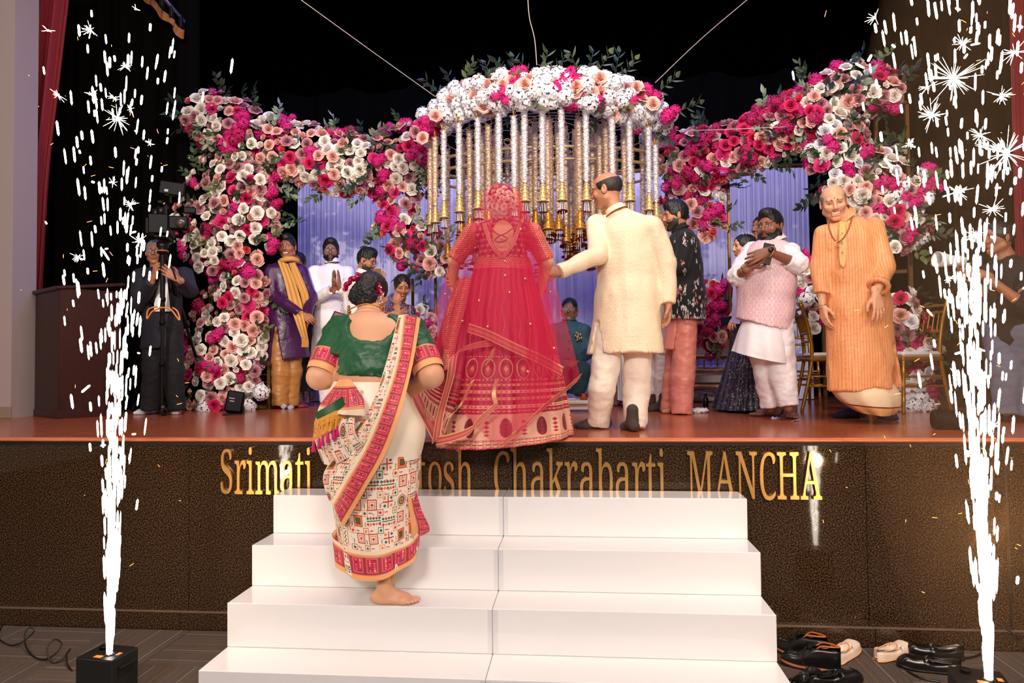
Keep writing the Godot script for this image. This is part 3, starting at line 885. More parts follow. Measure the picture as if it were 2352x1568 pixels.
const MIXES := {
	"mixed": [["rose", "cream", 26], ["rose", "blush", 20], ["rose", "mauve", 18], ["rose", "hot", 5], ["bud", "cream", 6], ["bud", "blush", 6], ["bud", "coral", 5], ["peony", "peony", 5], ["boug", "magenta", 7], ["boug", "fuchsia", 3]],
	"pinker": [["rose", "cream", 10], ["rose", "blush", 14], ["rose", "mauve", 16], ["rose", "hot", 8], ["bud", "cream", 7], ["bud", "coral", 7], ["peony", "peony", 5], ["boug", "magenta", 6], ["boug", "fuchsia", 12]],
	"paler": [["rose", "cream", 26], ["rose", "white", 16], ["rose", "blush", 12], ["rose", "mauve", 12], ["bud", "cream", 6], ["peony", "peony", 7], ["boug", "magenta", 9], ["rose", "hot", 4], ["hyd", "white", 6]],
	"canopy": [["hyd", "white", 70], ["rose", "blush", 12], ["bud", "blush", 5], ["boug", "magenta", 13]],
}
const NAMES := {"rose": "rose", "bud": "rosebud", "peony": "peony", "boug": "bougainvillea_cluster", "hyd": "hydrangea_head"}

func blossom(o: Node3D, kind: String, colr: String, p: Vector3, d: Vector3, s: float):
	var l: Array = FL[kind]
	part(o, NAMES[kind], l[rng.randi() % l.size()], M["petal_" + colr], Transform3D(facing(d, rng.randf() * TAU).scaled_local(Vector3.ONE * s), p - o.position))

func sprig(o: Node3D, p: Vector3, d: Vector3, s: float, m: String):
	part(o, "leaf_spray", FL.spray[rng.randi() % FL.spray.size()], M[m], Transform3D(facing(d, rng.randf() * TAU).scaled_local(Vector3.ONE * s), p - o.position))

func arrange(o: Node3D, spine: Array, mix: String, gap: float, thick: float, leafy := 0.5, size := 1.0):
	# blossoms packed over a thick band: spine of [px, py, half width in px, z]
	var L := 0.0; var seg := []
	for i in spine.size() - 1:
		var d := Vector2(spine[i + 1][0] - spine[i][0], spine[i + 1][1] - spine[i][1]).length(); seg.append(d); L += d
	var area := 0.0
	for i in seg.size(): area += seg[i] * (spine[i][2] + spine[i + 1][2])
	var done: Array[Vector2] = []
	var tot := 0
	for q in MIXES[mix]: tot += q[2]
	var tries := int(area / (gap * gap) * 9.0)
	for a in tries * 2:
		var back := a >= tries      # a second, deeper layer closes the gaps
		if a == tries: done.clear(); gap *= 1.25; thick = thick * 0.7 - 0.07; leafy = 0.0
		var s := rng.randf() * L; var i := 0
		while i < seg.size() - 1 and s > seg[i]: s -= seg[i]; i += 1
		var t := clampf(s / seg[i], 0.0, 1.0)
		var A: Array = spine[i]; var B: Array = spine[i + 1]
		var c := Vector2(lerpf(A[0], B[0], t), lerpf(A[1], B[1], t)); var hw := lerpf(A[2], B[2], t); var z := lerpf(A[3], B[3], t)
		var n2 := Vector2(-(B[1] - A[1]), B[0] - A[0]).normalized()
		var u := rng.randf_range(-1.0, 1.0) * (1.0 + 0.12 * rng.randf())
		var p2 := c + n2 * hw * u
		var ok := true
		for q in done:
			if q.distance_squared_to(p2) < gap * gap: ok = false; break
		if not ok: continue
		done.append(p2)
		var bulge := sqrt(maxf(0.0, 1.0 - minf(1.0, u * u)))
		var p := at(p2.x, p2.y, z + thick * bulge + rng.randf_range(-0.04, 0.03))
		p.y = maxf(p.y, HS + 0.06)
		var d := Vector3(n2.x * u * 1.1, -n2.y * u * 1.1 + 0.12, 0.55 + bulge) + Vector3(rng.randf_range(-0.45, 0.45), rng.randf_range(-0.4, 0.4), 0)
		var pick := rng.randi() % tot; var kind := []
		for q in MIXES[mix]:
			pick -= q[2]
			if pick < 0: kind = q; break
		blossom(o, kind[0], kind[1], p, d, size * rng.randf_range(0.85, 1.2))
		if kind[0] == "boug":
			for e in 2: blossom(o, "boug", kind[1], p + Vector3(rng.randf_range(-0.07, 0.07), rng.randf_range(-0.07, 0.07), 0.01), d + Vector3(rng.randf_range(-0.5, 0.5), rng.randf_range(-0.5, 0.5), 0), size * rng.randf_range(0.6, 0.85))
		if rng.randf() < leafy:
			var dd := Vector3(d.x + rng.randf_range(-1, 1), d.y + rng.randf_range(-1, 0.7), 0.35)
			sprig(o, p - Vector3(0, 0, 0.06), dd, rng.randf_range(0.75, 1.15), ["leaf_dark", "leaf_mid", "leaf_dark", "leaf_olive", "leaf_sage"][rng.randi() % 5])

func flower_base(label: String, p: Vector3) -> Node3D:
	return thing("flower_arrangement", label, "flowers", p)

func stand(label: String, posts: Array, z: float, rails: Array, r := 0.016):
	var o := thing("flower_stand", label, "stand", on_floor(posts[0][0], 940))
	for q in posts:
		var t := at(q[0], q[1], z); var mb := MB.new()
		mb.box(Vector3(t.x, (t.y + HS) / 2, z), Vector3(r * 2, t.y - HS, r * 2), 0.003)
		wpart(o, "post", mb, M.frame_gold)
	for q in rails:
		var a := at(q[0], q[2], z); var b := at(q[1], q[2], z); var mb := MB.new()
		mb.box(Vector3((a.x + b.x) / 2, a.y, z), Vector3(absf(b.x - a.x), r * 2, r * 2), 0.003)
		wpart(o, "rail", mb, M.frame_gold)
	return o

func build_flowers():
	make_flower_meshes()
	var zl := -2.55; var zr := -2.2
	stand("slim gold frame carrying the rose columns on the left of the stage", [[433, 310], [485, 330], [545, 330], [618, 640]], zl - 0.1, [[433, 545, 330], [433, 618, 672], [433, 618, 935]])
	stand("slim gold frame carrying the rose columns on the right of the stage", [[2010, 240], [2082, 240], [1966, 330], [1890, 640]], zr - 0.15, [[1966, 2082, 240], [1890, 2082, 627], [1966, 2082, 930]])
	stand("gold rectangular frame behind the seated woman in purple", [[948, 640], [1000, 560]], -3.0, [[948, 1000, 714], [948, 1000, 900]], 0.014)
	stand("gold post frame behind the man in the black jacket", [[1530, 395], [1672, 400]], -2.7, [[1530, 1672, 410]], 0.013)
	var o := flower_base("crest of roses and magenta bougainvillea crowning the upper left of the flower arch", at(500, 270, zl))
	arrange(o, [[428, 258, 30, zl], [465, 262, 55, zl], [520, 285, 62, zl], [580, 320, 66, zl], [640, 345, 62, zl]], "mixed", 17.6, 0.12)
	o = flower_base("thick upper rose column bulging left below the crest, beside the video camera", at(520, 480, zl))
	arrange(o, [[575, 385, 62, zl], [545, 425, 90, zl], [525, 480, 108, zl], [510, 540, 112, zl], [480, 590, 72, zl], [465, 618, 45, zl]], "mixed", 17.6, 0.16)
	o = flower_base("lower rose column standing on the stage at the left, above the small black uplight", on_floor(500, 940))
	arrange(o, [[585, 622, 30, zl], [558, 650, 55, zl], [530, 710, 72, zl], [515, 780, 88, zl], [505, 850, 88, zl], [490, 915, 70, zl], [500, 938, 50, zl]], "mixed", 17.6, 0.16, 0.35)
	o = flower_base("horizontal rose garland running from the left crest to the canopy", at(800, 360, zl))
	arrange(o, [[640, 345, 55, zl], [700, 352, 64, zl], [770, 368, 70, zl], [850, 375, 64, zl], [910, 372, 58, zl], [955, 345, 70, -2.45], [985, 330, 40, -2.4]], "mixed", 17.4, 0.13)
	o = flower_base("rose drop hanging at the left of the jasmine strands beside the drape", at(930, 500, -2.6))
	arrange(o, [[925, 425, 52, -2.6], [908, 480, 44, -2.6], [915, 535, 55, -2.6], [960, 565, 48, -2.55], [1000, 590, 40, -2.5], [1005, 628, 22, -2.5]], "mixed", 19, 0.11)
	o = flower_base("horizontal rose garland running from the canopy to the right crest", at(1680, 350, zr - 0.2))
	arrange(o, [[1530, 400, 55, zr - 0.4], [1570, 372, 70, zr - 0.35], [1640, 355, 58, zr - 0.3], [1720, 330, 55, zr - 0.2], [1800, 290, 58, zr - 0.1], [1860, 255, 55, zr]], "pinker", 17.4, 0.12)
	o = flower_base("crest of roses crowning the upper right of the flower arch", at(1970, 200, zr))
	arrange(o, [[1850, 262, 45, zr], [1905, 232, 58, zr], [1965, 205, 62, zr], [2020, 205, 50, zr], [2068, 212, 26, zr]], "mixed", 18.5, 0.13)
	o = flower_base("upper right rose column curving down to the right behind the man in orange", at(1990, 390, zr))
	arrange(o, [[1900, 275, 42, zr], [1925, 320, 68, zr], [1935, 380, 76, zr], [1975, 415, 90, zr], [2050, 445, 92, zr], [2085, 495, 72, zr], [2070, 545, 32, zr], [2052, 572, 16, zr]], "paler", 18.5, 0.16)
	o = flower_base("rose drop hanging behind the man in the black jacket", at(1600, 450, -2.65))
	arrange(o, [[1545, 420, 38, -2.65], [1585, 440, 70, -2.65], [1600, 490, 66, -2.65], [1635, 540, 36, -2.65]], "pinker", 19, 0.11)
	o = flower_base("low rose pillar behind the pink kurta of the man in black", on_floor(1635, 925))
	arrange(o, [[1640, 652, 26, -2.9], [1634, 700, 36, -2.9], [1630, 760, 36, -2.9], [1622, 800, 30, -2.9]], "pinker", 16.5, 0.1)
	o = flower_base("small drop of mauve and pink roses between the men in pink and orange", at(1860, 620, zr - 0.2))
	arrange(o, [[1862, 590, 14, zr - 0.2], [1866, 630, 24, zr - 0.2], [1864, 690, 22, zr - 0.2], [1862, 760, 12, zr - 0.2]], "paler", 19, 0.07)
	o = flower_base("lower right rose column behind the gold chair", on_floor(2095, 940))
	arrange(o, [[2062, 668, 20, zr], [2075, 700, 28, zr], [2095, 770, 38, zr], [2115, 820, 44, zr], [2110, 870, 36, zr], [2100, 925, 34, zr]], "paler", 22, 0.12)
	for q in [[2065, 925], [2095, 930], [2125, 932], [2080, 905], [2110, 912]]: blossom(o, "hyd", "white", at(q[0], q[1], zr + 0.12), Vector3(0, 0.4, 1), 1.25)
	o = flower_base("white roses and greenery low behind the bride's veil at the left", on_floor(980, 930))
	arrange(o, [[962, 705, 12, -2.9], [970, 740, 26, -2.9], [965, 790, 22, -2.9]], "paler", 19, 0.08)
	for q in [[600, 900], [570, 935], [545, 940], [470, 938]]: blossom(o, "hyd", "white", at(q[0], q[1], zl + 0.15), Vector3(0, 0.4, 1), 1.2)
	# canopy: an oval hoop of white hydrangeas, roses and bougainvillea hung on wires
	var c := at(1255, 260, -2.05)
	o = flower_base("oval canopy hoop of white hydrangeas with magenta clusters and green leaves, hung above the stage", c)
	arrange(o, [[975, 318, 22, -2.1], [1000, 275, 30, -1.9], [1050, 238, 38, -1.65], [1120, 218, 36, -1.45], [1200, 207, 34, -1.35], [1290, 204, 34, -1.35], [1370, 210, 36, -1.42], [1450, 240, 40, -1.6], [1505, 275, 36, -1.9], [1520, 320, 26, -2.1]], "canopy", 17.5, 0.1, 0.06)
	for q in [[1085, 208], [1100, 214], [1190, 200], [1212, 210], [1180, 215], [1305, 178], [1320, 195], [1292, 196], [1398, 220], [1410, 232], [1460, 222], [1480, 212], [1500, 222], [1530, 265], [1545, 262], [985, 282], [975, 300], [1136, 218], [1150, 222], [958, 296]]:
		for e in 3: blossom(o, "boug", "magenta", at(q[0] + rng.randf_range(-9, 9), q[1] + rng.randf_range(-9, 9), -1.17 - absf(q[0] - 1255) / 500.0), Vector3(rng.randf_range(-0.5, 0.5), 0.4, 1), rng.randf_range(0.7, 1.0))
	for q in [["blush", 1350, 196], ["mauve", 1438, 205], ["blush", 1462, 202], ["blush", 1325, 200], ["blush", 1110, 248], ["blush", 1000, 268], ["blush", 1500, 240], ["blush", 1155, 198], ["blush", 1378, 180], ["blush", 1205, 195], ["mauve", 955, 305], ["blush", 972, 318]]:
		blossom(o, "rose", q[0], at(q[1], q[2], -1.1 - absf(q[1] - 1255) / 500.0), Vector3(rng.randf_range(-0.4, 0.4), 0.2, 1), 1.0)
	# leafy sprays standing out of the canopy, each leaf a piece of its own
	for q in [[1045, 225, -0.5, 1.1], [1020, 222, -1.0, 0.7], [1065, 218, 0.3, 1.0], [1185, 200, -0.2, 1.1], [1175, 190, -0.7, 0.8], [1245, 185, 0.1, 1.3], [1255, 190, 0.7, 1.0], [1232, 192, -0.8, 0.9], [1350, 185, 0.1, 1.2], [1362, 182, 0.6, 1.0], [1338, 184, -0.6, 1.0], [1410, 190, 0.1, 1.0], [1420, 195, 0.6, 0.9], [1545, 262, 1.1, 0.5], [1500, 222, 0.9, 0.8], [1135, 205, -0.4, 0.9], [1270, 200, 1.0, 0.7], [1140, 262, 0.8, -0.5], [1385, 265, -0.5, -0.7]]:
		var sp := Node3D.new(); sp.name = name_for(o, "leaf_spray"); o.add_child(sp, true)
		var d := Vector3(q[2], q[3], rng.randf_range(-0.1, 0.35)).normalized()
		sp.transform = Transform3D(facing(d, rng.randf() * 0.6), at(q[0], q[1], -1.35 - absf(q[0] - 1255) / 500.0) - o.position)
		part(sp, "stem", FL.stem, M.stem)
		var lm: StandardMaterial3D = M[["leaf_mid", "leaf_dark", "leaf_mid", "leaf_olive"][rng.randi() % 4]]
		for i in 9:
			var t := 0.25 + 0.09 * i
			var an := i * 2.2
			var ld := Vector3(cos(an), 0.7 + 0.1 * i, sin(an)).normalized()
			var x := ld.cross(Vector3(0.1, 0.9, 0.3)).normalized()
			part(sp, "leaf", FL.leaf, lm, Transform3D(Basis(x, x.cross(ld) * -1.0, ld).orthonormalized().scaled_local(Vector3.ONE * rng.randf_range(0.85, 1.2)), Vector3(0.012 * t * t, 0.24 * t, 0.03 * t)))
	# green sprays trailing from the arch at the left
	o = flower_base("dark green leaf trails hanging down the left frame between the rose columns", at(545, 560, zl))
	for i in 40: sprig(o, at(500 + rng.randf() * 60, 300 + rng.randf() * 340, zl - 0.06), Vector3(rng.randf_range(-0.8, 0.8), rng.randf_range(-1, 0.2), 0.4), rng.randf_range(0.8, 1.1), ["leaf_dark", "leaf_mid"][i % 2])

# ------------------------------------------------------------- hanging strands
func build_strands():
	var r2 := RandomNumberGenerator.new(); r2.seed = 77
	var strings := {}
	for key in [[0.56, 0], [0.78, 1], [0.92, 2]]:
		var mb := MB.new(); var L: float = key[0]
		var y := 0.0
		while y < L:
			for k in 11:
				var a := TAU * k / 11.0 + r2.randf() * 0.8
				var e := Vector3(cos(a), 0, sin(a)); var s := Vector3(-sin(a), 0, cos(a))
				var l := r2.randf_range(0.018, 0.028); var w := 0.0085; var up := r2.randf_range(-0.5, 0.7)
				var c := Vector3(0, -y, 0) + e * 0.004
				var tip := c + e * l + UP * l * up
				mb.quad(c - s * w * 0.5, c + s * w * 0.5, tip + s * w, tip - s * w)
			y += 0.0095
		mb.tube(PackedVector3Array([Vector3.ZERO, Vector3(0, -L, 0)]), 0.016, 8)
		strings[key[1]] = mb.mesh()
	var ring := MB.new(); var rp := PackedVector3Array()
	for i in 21: rp.append(Vector3(0.03 * cos(TAU * i / 20), 0.03 * sin(TAU * i / 20), 0))
	ring.tube(rp, 0.0055, 6, false, true)
	var bell := MB.new()
	bell.lathe([[0.0, 0.0], [0.016, -0.003], [0.02, -0.012], [0.026, -0.018], [0.028, -0.03], [0.025, -0.034], [0.03, -0.039], [0.035, -0.06], [0.031, -0.064], [0.037, -0.069], [0.042, -0.094], [0.038, -0.099], [0.044, -0.105], [0.049, -0.136], [0.055, -0.142], [0.054, -0.152], [0.047, -0.15], [0.03, -0.12]].map(func(q): return [q[0] * 0.76, q[1]]), 18)
	for q in [[0.027, -0.024, 9], [0.034, -0.05, 11], [0.041, -0.082, 13], [0.048, -0.12, 15], [0.0555, -0.147, 18]]:
		for k in q[2]: bell.ball(Vector3(cos(TAU * k / q[2]) * q[0], q[1], sin(TAU * k / q[2]) * q[0]) * Vector3(0.76, 1, 0.76), 0.0052, 5, 4)
	var tas := MB.new()
	for k in 7:
		var a := TAU * k / 7.0; tas.tube(PackedVector3Array([Vector3(cos(a), 0, sin(a)) * 0.01, Vector3(cos(a) * 0.018, -0.05, sin(a) * 0.018), Vector3(cos(a) * 0.022, -0.1 - 0.03 * (k % 3), sin(a) * 0.022)]), 0.0022, 4)
	var red := MB.new()
	for k in 10:
		petal(red, TAU * k / 10.0, 0.03, 0.012, 0.4, 0.012, 0.004, r2, 0.7, 3, 3)
		petal(red, TAU * k / 10.0 + 0.3, 0.018, 0.018, 0.5, 0.01, 0.004, r2, 0.7, 3, 3)
	var mesh_ring := ring.mesh(); var mesh_bell := bell.mesh(); var mesh_tas := tas.mesh(); var mesh_red := red.mesh()
	var spots := []
	var ord := ["first", "second", "third", "fourth", "fifth", "sixth", "seventh", "eighth", "ninth", "tenth", "eleventh", "twelfth", "thirteenth", "fourteenth", "fifteenth", "sixteenth", "seventeenth", "eighteenth", "nineteenth"]
	var fx := [[988, 343, 478], [999, 317, 472], [1019, 302, 460], [1054, 286, 446], [1097, 273, 438], [1145, 262, 420], [1180, 268, 430], [1204, 251, 420], [1245, 247, 420], [1289, 244, 418], [1345, 246, 418], [1405, 255, 420], [1445, 270, 420], [1489, 294, 442], [1505, 335, 464]]
	for i in fx.size():
		var u: float = (fx[i][0] - 1248.0) / 275.0
		var z := -2.05 + 0.72 * sqrt(maxf(0.0, 1.0 - u * u))
		var a := at(fx[i][0], fx[i][1], z); var b := at(fx[i][0], fx[i][2], z)
		spots.append([a, a.y - b.y, "white jasmine strand with gold bell, %s from left in the canopy's front row" % ord[i], "front jasmine strands", 0.0 if i > 1 else 1.0])
	var c := at(1252, 300, -2.05); var top := at(1248, 247, -1.33).y
	for rg in [[1.0, 11, PI * 1.06, PI * 1.98, "rear outer"], [0.82, 18, 0.12, TAU + 0.12, "second"], [0.66, 16, 0.3, TAU + 0.3, "third"], [0.5, 15, 0.05, TAU + 0.05, "fourth"], [0.3, 11, 0.3, TAU + 0.3, "innermost"]]:
		var ring_spots := []
		for k in rg[1]:
			var th: float = lerpf(rg[2], rg[3], float(k) / rg[1]); 
			var p := Vector3(c.x + cos(th) * 0.92 * rg[0], top + 0.05 - 0.1 * rg[0], -2.05 + sin(th) * 0.7 * rg[0])
			ring_spots.append(p)
		var wp := PackedVector3Array()
		for k in 33: wp.append(Vector3(c.x + cos(TAU * k / 32) * 0.92 * rg[0], top + 0.092 - 0.1 * rg[0], -2.05 + sin(TAU * k / 32) * 0.7 * rg[0]))
		var wm := MB.new(); wm.tube(wp, 0.0035, 5, false, true)
		for k in 4: wm.tube(PackedVector3Array([wp[k * 8], Vector3(c.x + cos(TAU * k / 4) * 1.0, top + 0.1, -2.05 + sin(TAU * k / 4) * 0.74)]), 0.002, 4)
		single("wire_hoop", "thin wire hoop inside the canopy carrying its %s ring of jasmine strands" % rg[4], "wire", wm, M.wire)
		ring_spots.sort_custom(func(a, b): return a.x < b.x)
		for k in ring_spots.size(): spots.append([ring_spots[k], 0.0, "beige jasmine strand with red flowers, %s from left in the canopy's %s ring" % [ord[k], rg[4]], "inner jasmine strands", 2.0])
	for s in spots:
		var p: Vector3 = s[0]; var L: float = s[1] if s[1] > 0.0 else r2.randf_range(0.66, 0.86)
		var inner: bool = s[4] > 1.5
		var o := thing("jasmine_strand", s[2], "garland", p, s[3])
		o.rotation.y = r2.randf() * 0.5
		var key := 0 if L < 0.64 else 1
		part(o, "ring", mesh_ring, M.gold, Transform3D(Basis(UP, r2.randf() * 1.5), Vector3(0, 0.03, 0)))
		part(o, "jasmine_string", strings[key], M.jasmine if (inner or s[4] > 0.5) else M.jasmine_white, Transform3D(Basis.from_scale(Vector3(1, L / [0.56, 0.78][key], 1)), Vector3.ZERO))
		part(o, "bell", mesh_bell, M.gold_bead if not inner else M.gold, Transform3D(Basis.IDENTITY, Vector3(0, -L, 0)))
		var drop := -L - 0.13
		part(o, "tassel", mesh_tas, M.thread_white, Transform3D(Basis.IDENTITY, Vector3(0, drop, 0)))
		for k in (3 if inner else 1):
			part(o, "red_flower", mesh_red, M.red_flower, Transform3D(Basis(UP, r2.randf() * 6).rotated(Vector3.RIGHT, r2.randf_range(-0.4, 0.4)), Vector3(r2.randf_range(-0.04, 0.04) if k else 0.0, drop - 0.11 - 0.035 * k if k == 0 else drop - 0.05 - 0.07 * r2.randf(), r2.randf_range(-0.04, 0.04) if k else 0.0)))
	# hoops and hanging wires
	for q in [[378, 1.1], [404, 1.0]]:
		var hp := PackedVector3Array(); var hc := at(1250, q[0], -2.3)
		for i in 41: hp.append(hc + Vector3(cos(TAU * i / 40) * 1.08, 0, sin(TAU * i / 40) * 0.55))
		var mb := MB.new(); mb.tube(hp, 0.014, 6, false, true)
		single("hoop", "pale gold metal hoop behind the jasmine strands, %s of the two" % ("upper" if q[0] < 390 else "lower"), "hoop", mb, M.gold_bead)
	var wires := [[[[675, -12, -0.9], [860, 122, -1.3], [1000, 222, -1.7]], "thin cord running from the upper left down to the canopy"], [[[1212, -12, -1.2], [1216, 40, -1.25], [1228, 90, -1.3], [1233, 150, -1.35]], "thin slack cord hanging down the middle to the canopy"], [[[1735, -16, -0.9], [1610, 90, -1.3], [1505, 190, -1.6]], "thin cord running from the upper right down to the canopy"], [[[1535, 300, -2.1], [1650, 298, -2.1], [1810, 291, -2.1]], "thin level cord stretched from the canopy to the right crest"]]
	for w in wires:
		var mb := MB.new(); mb.tube(spline(pts(w[0]), 20), 0.0035, 5)
		single("cord", w[1], "cord", mb, M.wire)

# ------------------------------------------------------------- heads, hands and feet, each meshed once per kind on its own fine grid
var HM := {}

func v3(x: float, y: float, z: float) -> Vector3: return Vector3(x, y, z)

func head_mesh(key: String, wide := 1.0, jaw := 1.0, smile := 0.0, nose := 1.0, female := false) -> MB:
	# centre of the skull at 0, face towards +z; 0.225 tall
	if HM.has(key): return HM[key]
	var b := Blob.new(0.0042, 0.012)
	b.ell(v3(0, 0.028, -0.014), v3(0.074 * wide, 0.082, 0.094))
	b.ell(v3(0, -0.015, 0.018), v3(0.063 * wide, 0.075, 0.066), Basis.IDENTITY, 0.02)
	b.cap(v3(0, -0.05, 0.03), v3(0, -0.092, 0.052), 0.048 * wide, 0.02 * jaw, Vector3.ZERO, 1.0, 0.02)
	for s in [-1.0, 1.0]:
		b.cap(v3(s * 0.05 * wide * jaw, -0.055, 0.0), v3(s * 0.014, -0.094, 0.056), 0.022 * jaw, 0.014, Vector3.ZERO, 1.0, 0.02)
		b.ell(v3(s * 0.04 * wide, -0.02 + smile * 0.004, 0.06), v3(0.024, 0.019 + smile * 0.003, 0.018 + smile * 0.004), Basis.IDENTITY, 0.018)
	b.cap(v3(-0.036, 0.028, 0.071), v3(0.036, 0.028, 0.071), 0.011 if not female else 0.008, 0.011 if not female else 0.008, Vector3.ZERO, 1.0, 0.014)
	for s in [-1.0, 1.0]: b.carve(v3(s * 0.02, 0.008, 0.096), v3(s * 0.042, 0.007, 0.088), 0.013, 0.012, 0.012)
	for s in [-1.0, 1.0]: b.ell(v3(s * 0.031, 0.007, 0.0675), v3(0.0165, 0.0125, 0.0125), Basis.IDENTITY, 0.004)
	b.cap(v3(0, 0.018, 0.079), v3(0, -0.02, 0.1 * nose), 0.0075, 0.0115, Vector3.ZERO, 1.0, 0.01)
	b.ell(v3(0, -0.024, 0.097 * nose), v3(0.012, 0.009, 0.011), Basis.IDENTITY, 0.006)
	for s in [-1.0, 1.0]: b.ell(v3(s * 0.012, -0.028, 0.088 * nose), v3(0.009, 0.008, 0.011), Basis.IDENTITY, 0.006)
	var mw := 0.02 + smile * 0.012
	b.cap(v3(-mw, -0.051 + smile * 0.007, 0.072 - smile * 0.006), v3(0, -0.0525 + smile * 0.004, 0.083), 0.005, 0.0072 - smile * 0.0022, Vector3.ZERO, 1.0, 0.008)
	b.cap(v3(mw, -0.051 + smile * 0.007, 0.072 - smile * 0.006), v3(0, -0.0525 + smile * 0.004, 0.083), 0.005, 0.0072 - smile * 0.0022, Vector3.ZERO, 1.0, 0.008)
	b.cap(v3(-mw * 0.6, -0.063 - smile * 0.008, 0.075), v3(mw * 0.6, -0.063 - smile * 0.008, 0.075), 0.008, 0.008, Vector3.ZERO, 1.0, 0.008)
	b.carve(v3(-mw, -0.0575 + smile * 0.006, 0.085 - smile * 0.005), v3(mw, -0.0575 + smile * 0.006, 0.085 - smile * 0.005), 0.0022 + smile * 0.003, 0.0022 + smile * 0.003, 0.004)
	if smile > 0.0: b.carve(v3(-mw * 0.6, -0.0585, 0.089), v3(mw * 0.6, -0.0585, 0.089), 0.0075 * smile, 0.0075 * smile, 0.003)
	for s in [-1.0, 1.0]:   # ears
		b.ell(v3(s * 0.077 * wide, -0.004, -0.012), v3(0.008, 0.031, 0.019), Basis(UP, s * 0.35).rotated(Vector3.RIGHT, -0.15), 0.006)
		b.carve_ell(v3(s * 0.086 * wide, 0.002, -0.008), v3(0.006, 0.018, 0.01), 0.004)
	b.cap(v3(0, -0.04, -0.025), v3(0, -0.13, -0.03), 0.052, 0.052, Vector3.ZERO, 1.0, 0.03)
	var mb := MB.new()
	b.into(mb, func(p: Vector3):
		var c := Color.WHITE
		var ly := absf(p.y + 0.058 - smile * 0.004 * absf(p.x) / 0.02)
		if p.z > 0.066 and ly < 0.0125 and absf(p.x) < mw + 0.003: c = Color(0.86, 0.62, 0.6) if not female else Color(0.68, 0.26, 0.28)
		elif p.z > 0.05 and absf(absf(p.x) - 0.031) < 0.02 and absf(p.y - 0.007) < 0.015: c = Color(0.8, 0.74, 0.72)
		return c)
	HM[key] = mb
	return mb

func eye_mesh() -> MB:
	if HM.has("eye"): return HM.eye
	var mb := MB.new()
	# an almond of eyeball seen between the lids, iris in the middle; lies on the lid mound
	for q in [[0.0128, 0.0054, 0.0, Color(0.75, 0.73, 0.7)], [0.0052, 0.0052, 0.0009, Color(0.02, 0.012, 0.01)]]:
		var rows := []
		for i in 5:
			var v := -1.0 + i * 0.5; var row := PackedVector3Array()
			for j in 7:
				var u := -1.0 + j / 3.0
				var h := sqrt(maxf(0.0, 1.0 - u * u * 0.96))
				row.append(v3(u * q[0], v * q[1] * h, q[2] + 0.003 - 0.0042 * u * u * q[0] / 0.0128 - 0.001 * v * v))
			rows.append(row)
		mb.tint = q[3]; mb.grid(rows)
	mb.tint = Color.WHITE
	HM.eye = mb
	return mb

func hand_mesh(key: String, curl := 0.35, spread := 0.16, thumb := 0.5, curls = null) -> MB:
	# wrist at 0, fingers along +y, palm facing +z, thumb on +x
	if HM.has(key): return HM[key]
	var b := Blob.new(0.0034, 0.006)
	var X := [0.03, 0.0105, -0.0095, -0.0285]; var Y := [0.088, 0.093, 0.089, 0.079]; var LEN := [0.070, 0.078, 0.072, 0.057]
	b.cap(v3(0, -0.03, 0), v3(0, 0.012, 0), 0.027, 0.026, Vector3.BACK, 1.35)
	for i in 4:
		b.cap(v3(X[i] * 0.55, 0.012, 0), v3(X[i], Y[i] - 0.004, 0), 0.0145, 0.0112, Vector3.ZERO, 1.0, 0.012)
		var p := v3(X[i], Y[i], 0); var a := 0.0
		var side: float = (1.5 - i) * spread * 0.5
		var cc: float = curls[i] if curls else curl * (0.85 + 0.12 * i)
		var r := 0.0094 if i < 3 else 0.0082
		for k in 3:
			a += cc * [0.75, 1.15, 0.8][k]
			var l: float = LEN[i] * [0.44, 0.31, 0.25][k]
			var d := v3(sin(side) * cos(a), cos(side) * cos(a), sin(a))
			b.cap(p, p + d * l, r - 0.0007 * k, r - 0.0007 * (k + 1), Vector3.ZERO, 1.0, 0.0045)
			p += d * l
	var t0 := v3(0.018, 0.02, 0.004)
	var t1 := t0 + v3(0.028, 0.026, 0.012 + 0.01 * thumb); var t2 := t1 + v3(0.016 - 0.018 * thumb, 0.027, 0.006 + 0.014 * thumb); var t3 := t2 + v3(0.004 - 0.02 * thumb, 0.022, 0.003 + 0.008 * thumb)
	b.cap(t0, t1, 0.0155, 0.0118, Vector3.ZERO, 1.0, 0.012); b.cap(t1, t2, 0.0112, 0.0102, Vector3.ZERO, 1.0, 0.004); b.cap(t2, t3, 0.0102, 0.0084, Vector3.ZERO, 1.0, 0.004)
	var mb := MB.new(); b.into(mb)
	HM[key] = mb
	return mb

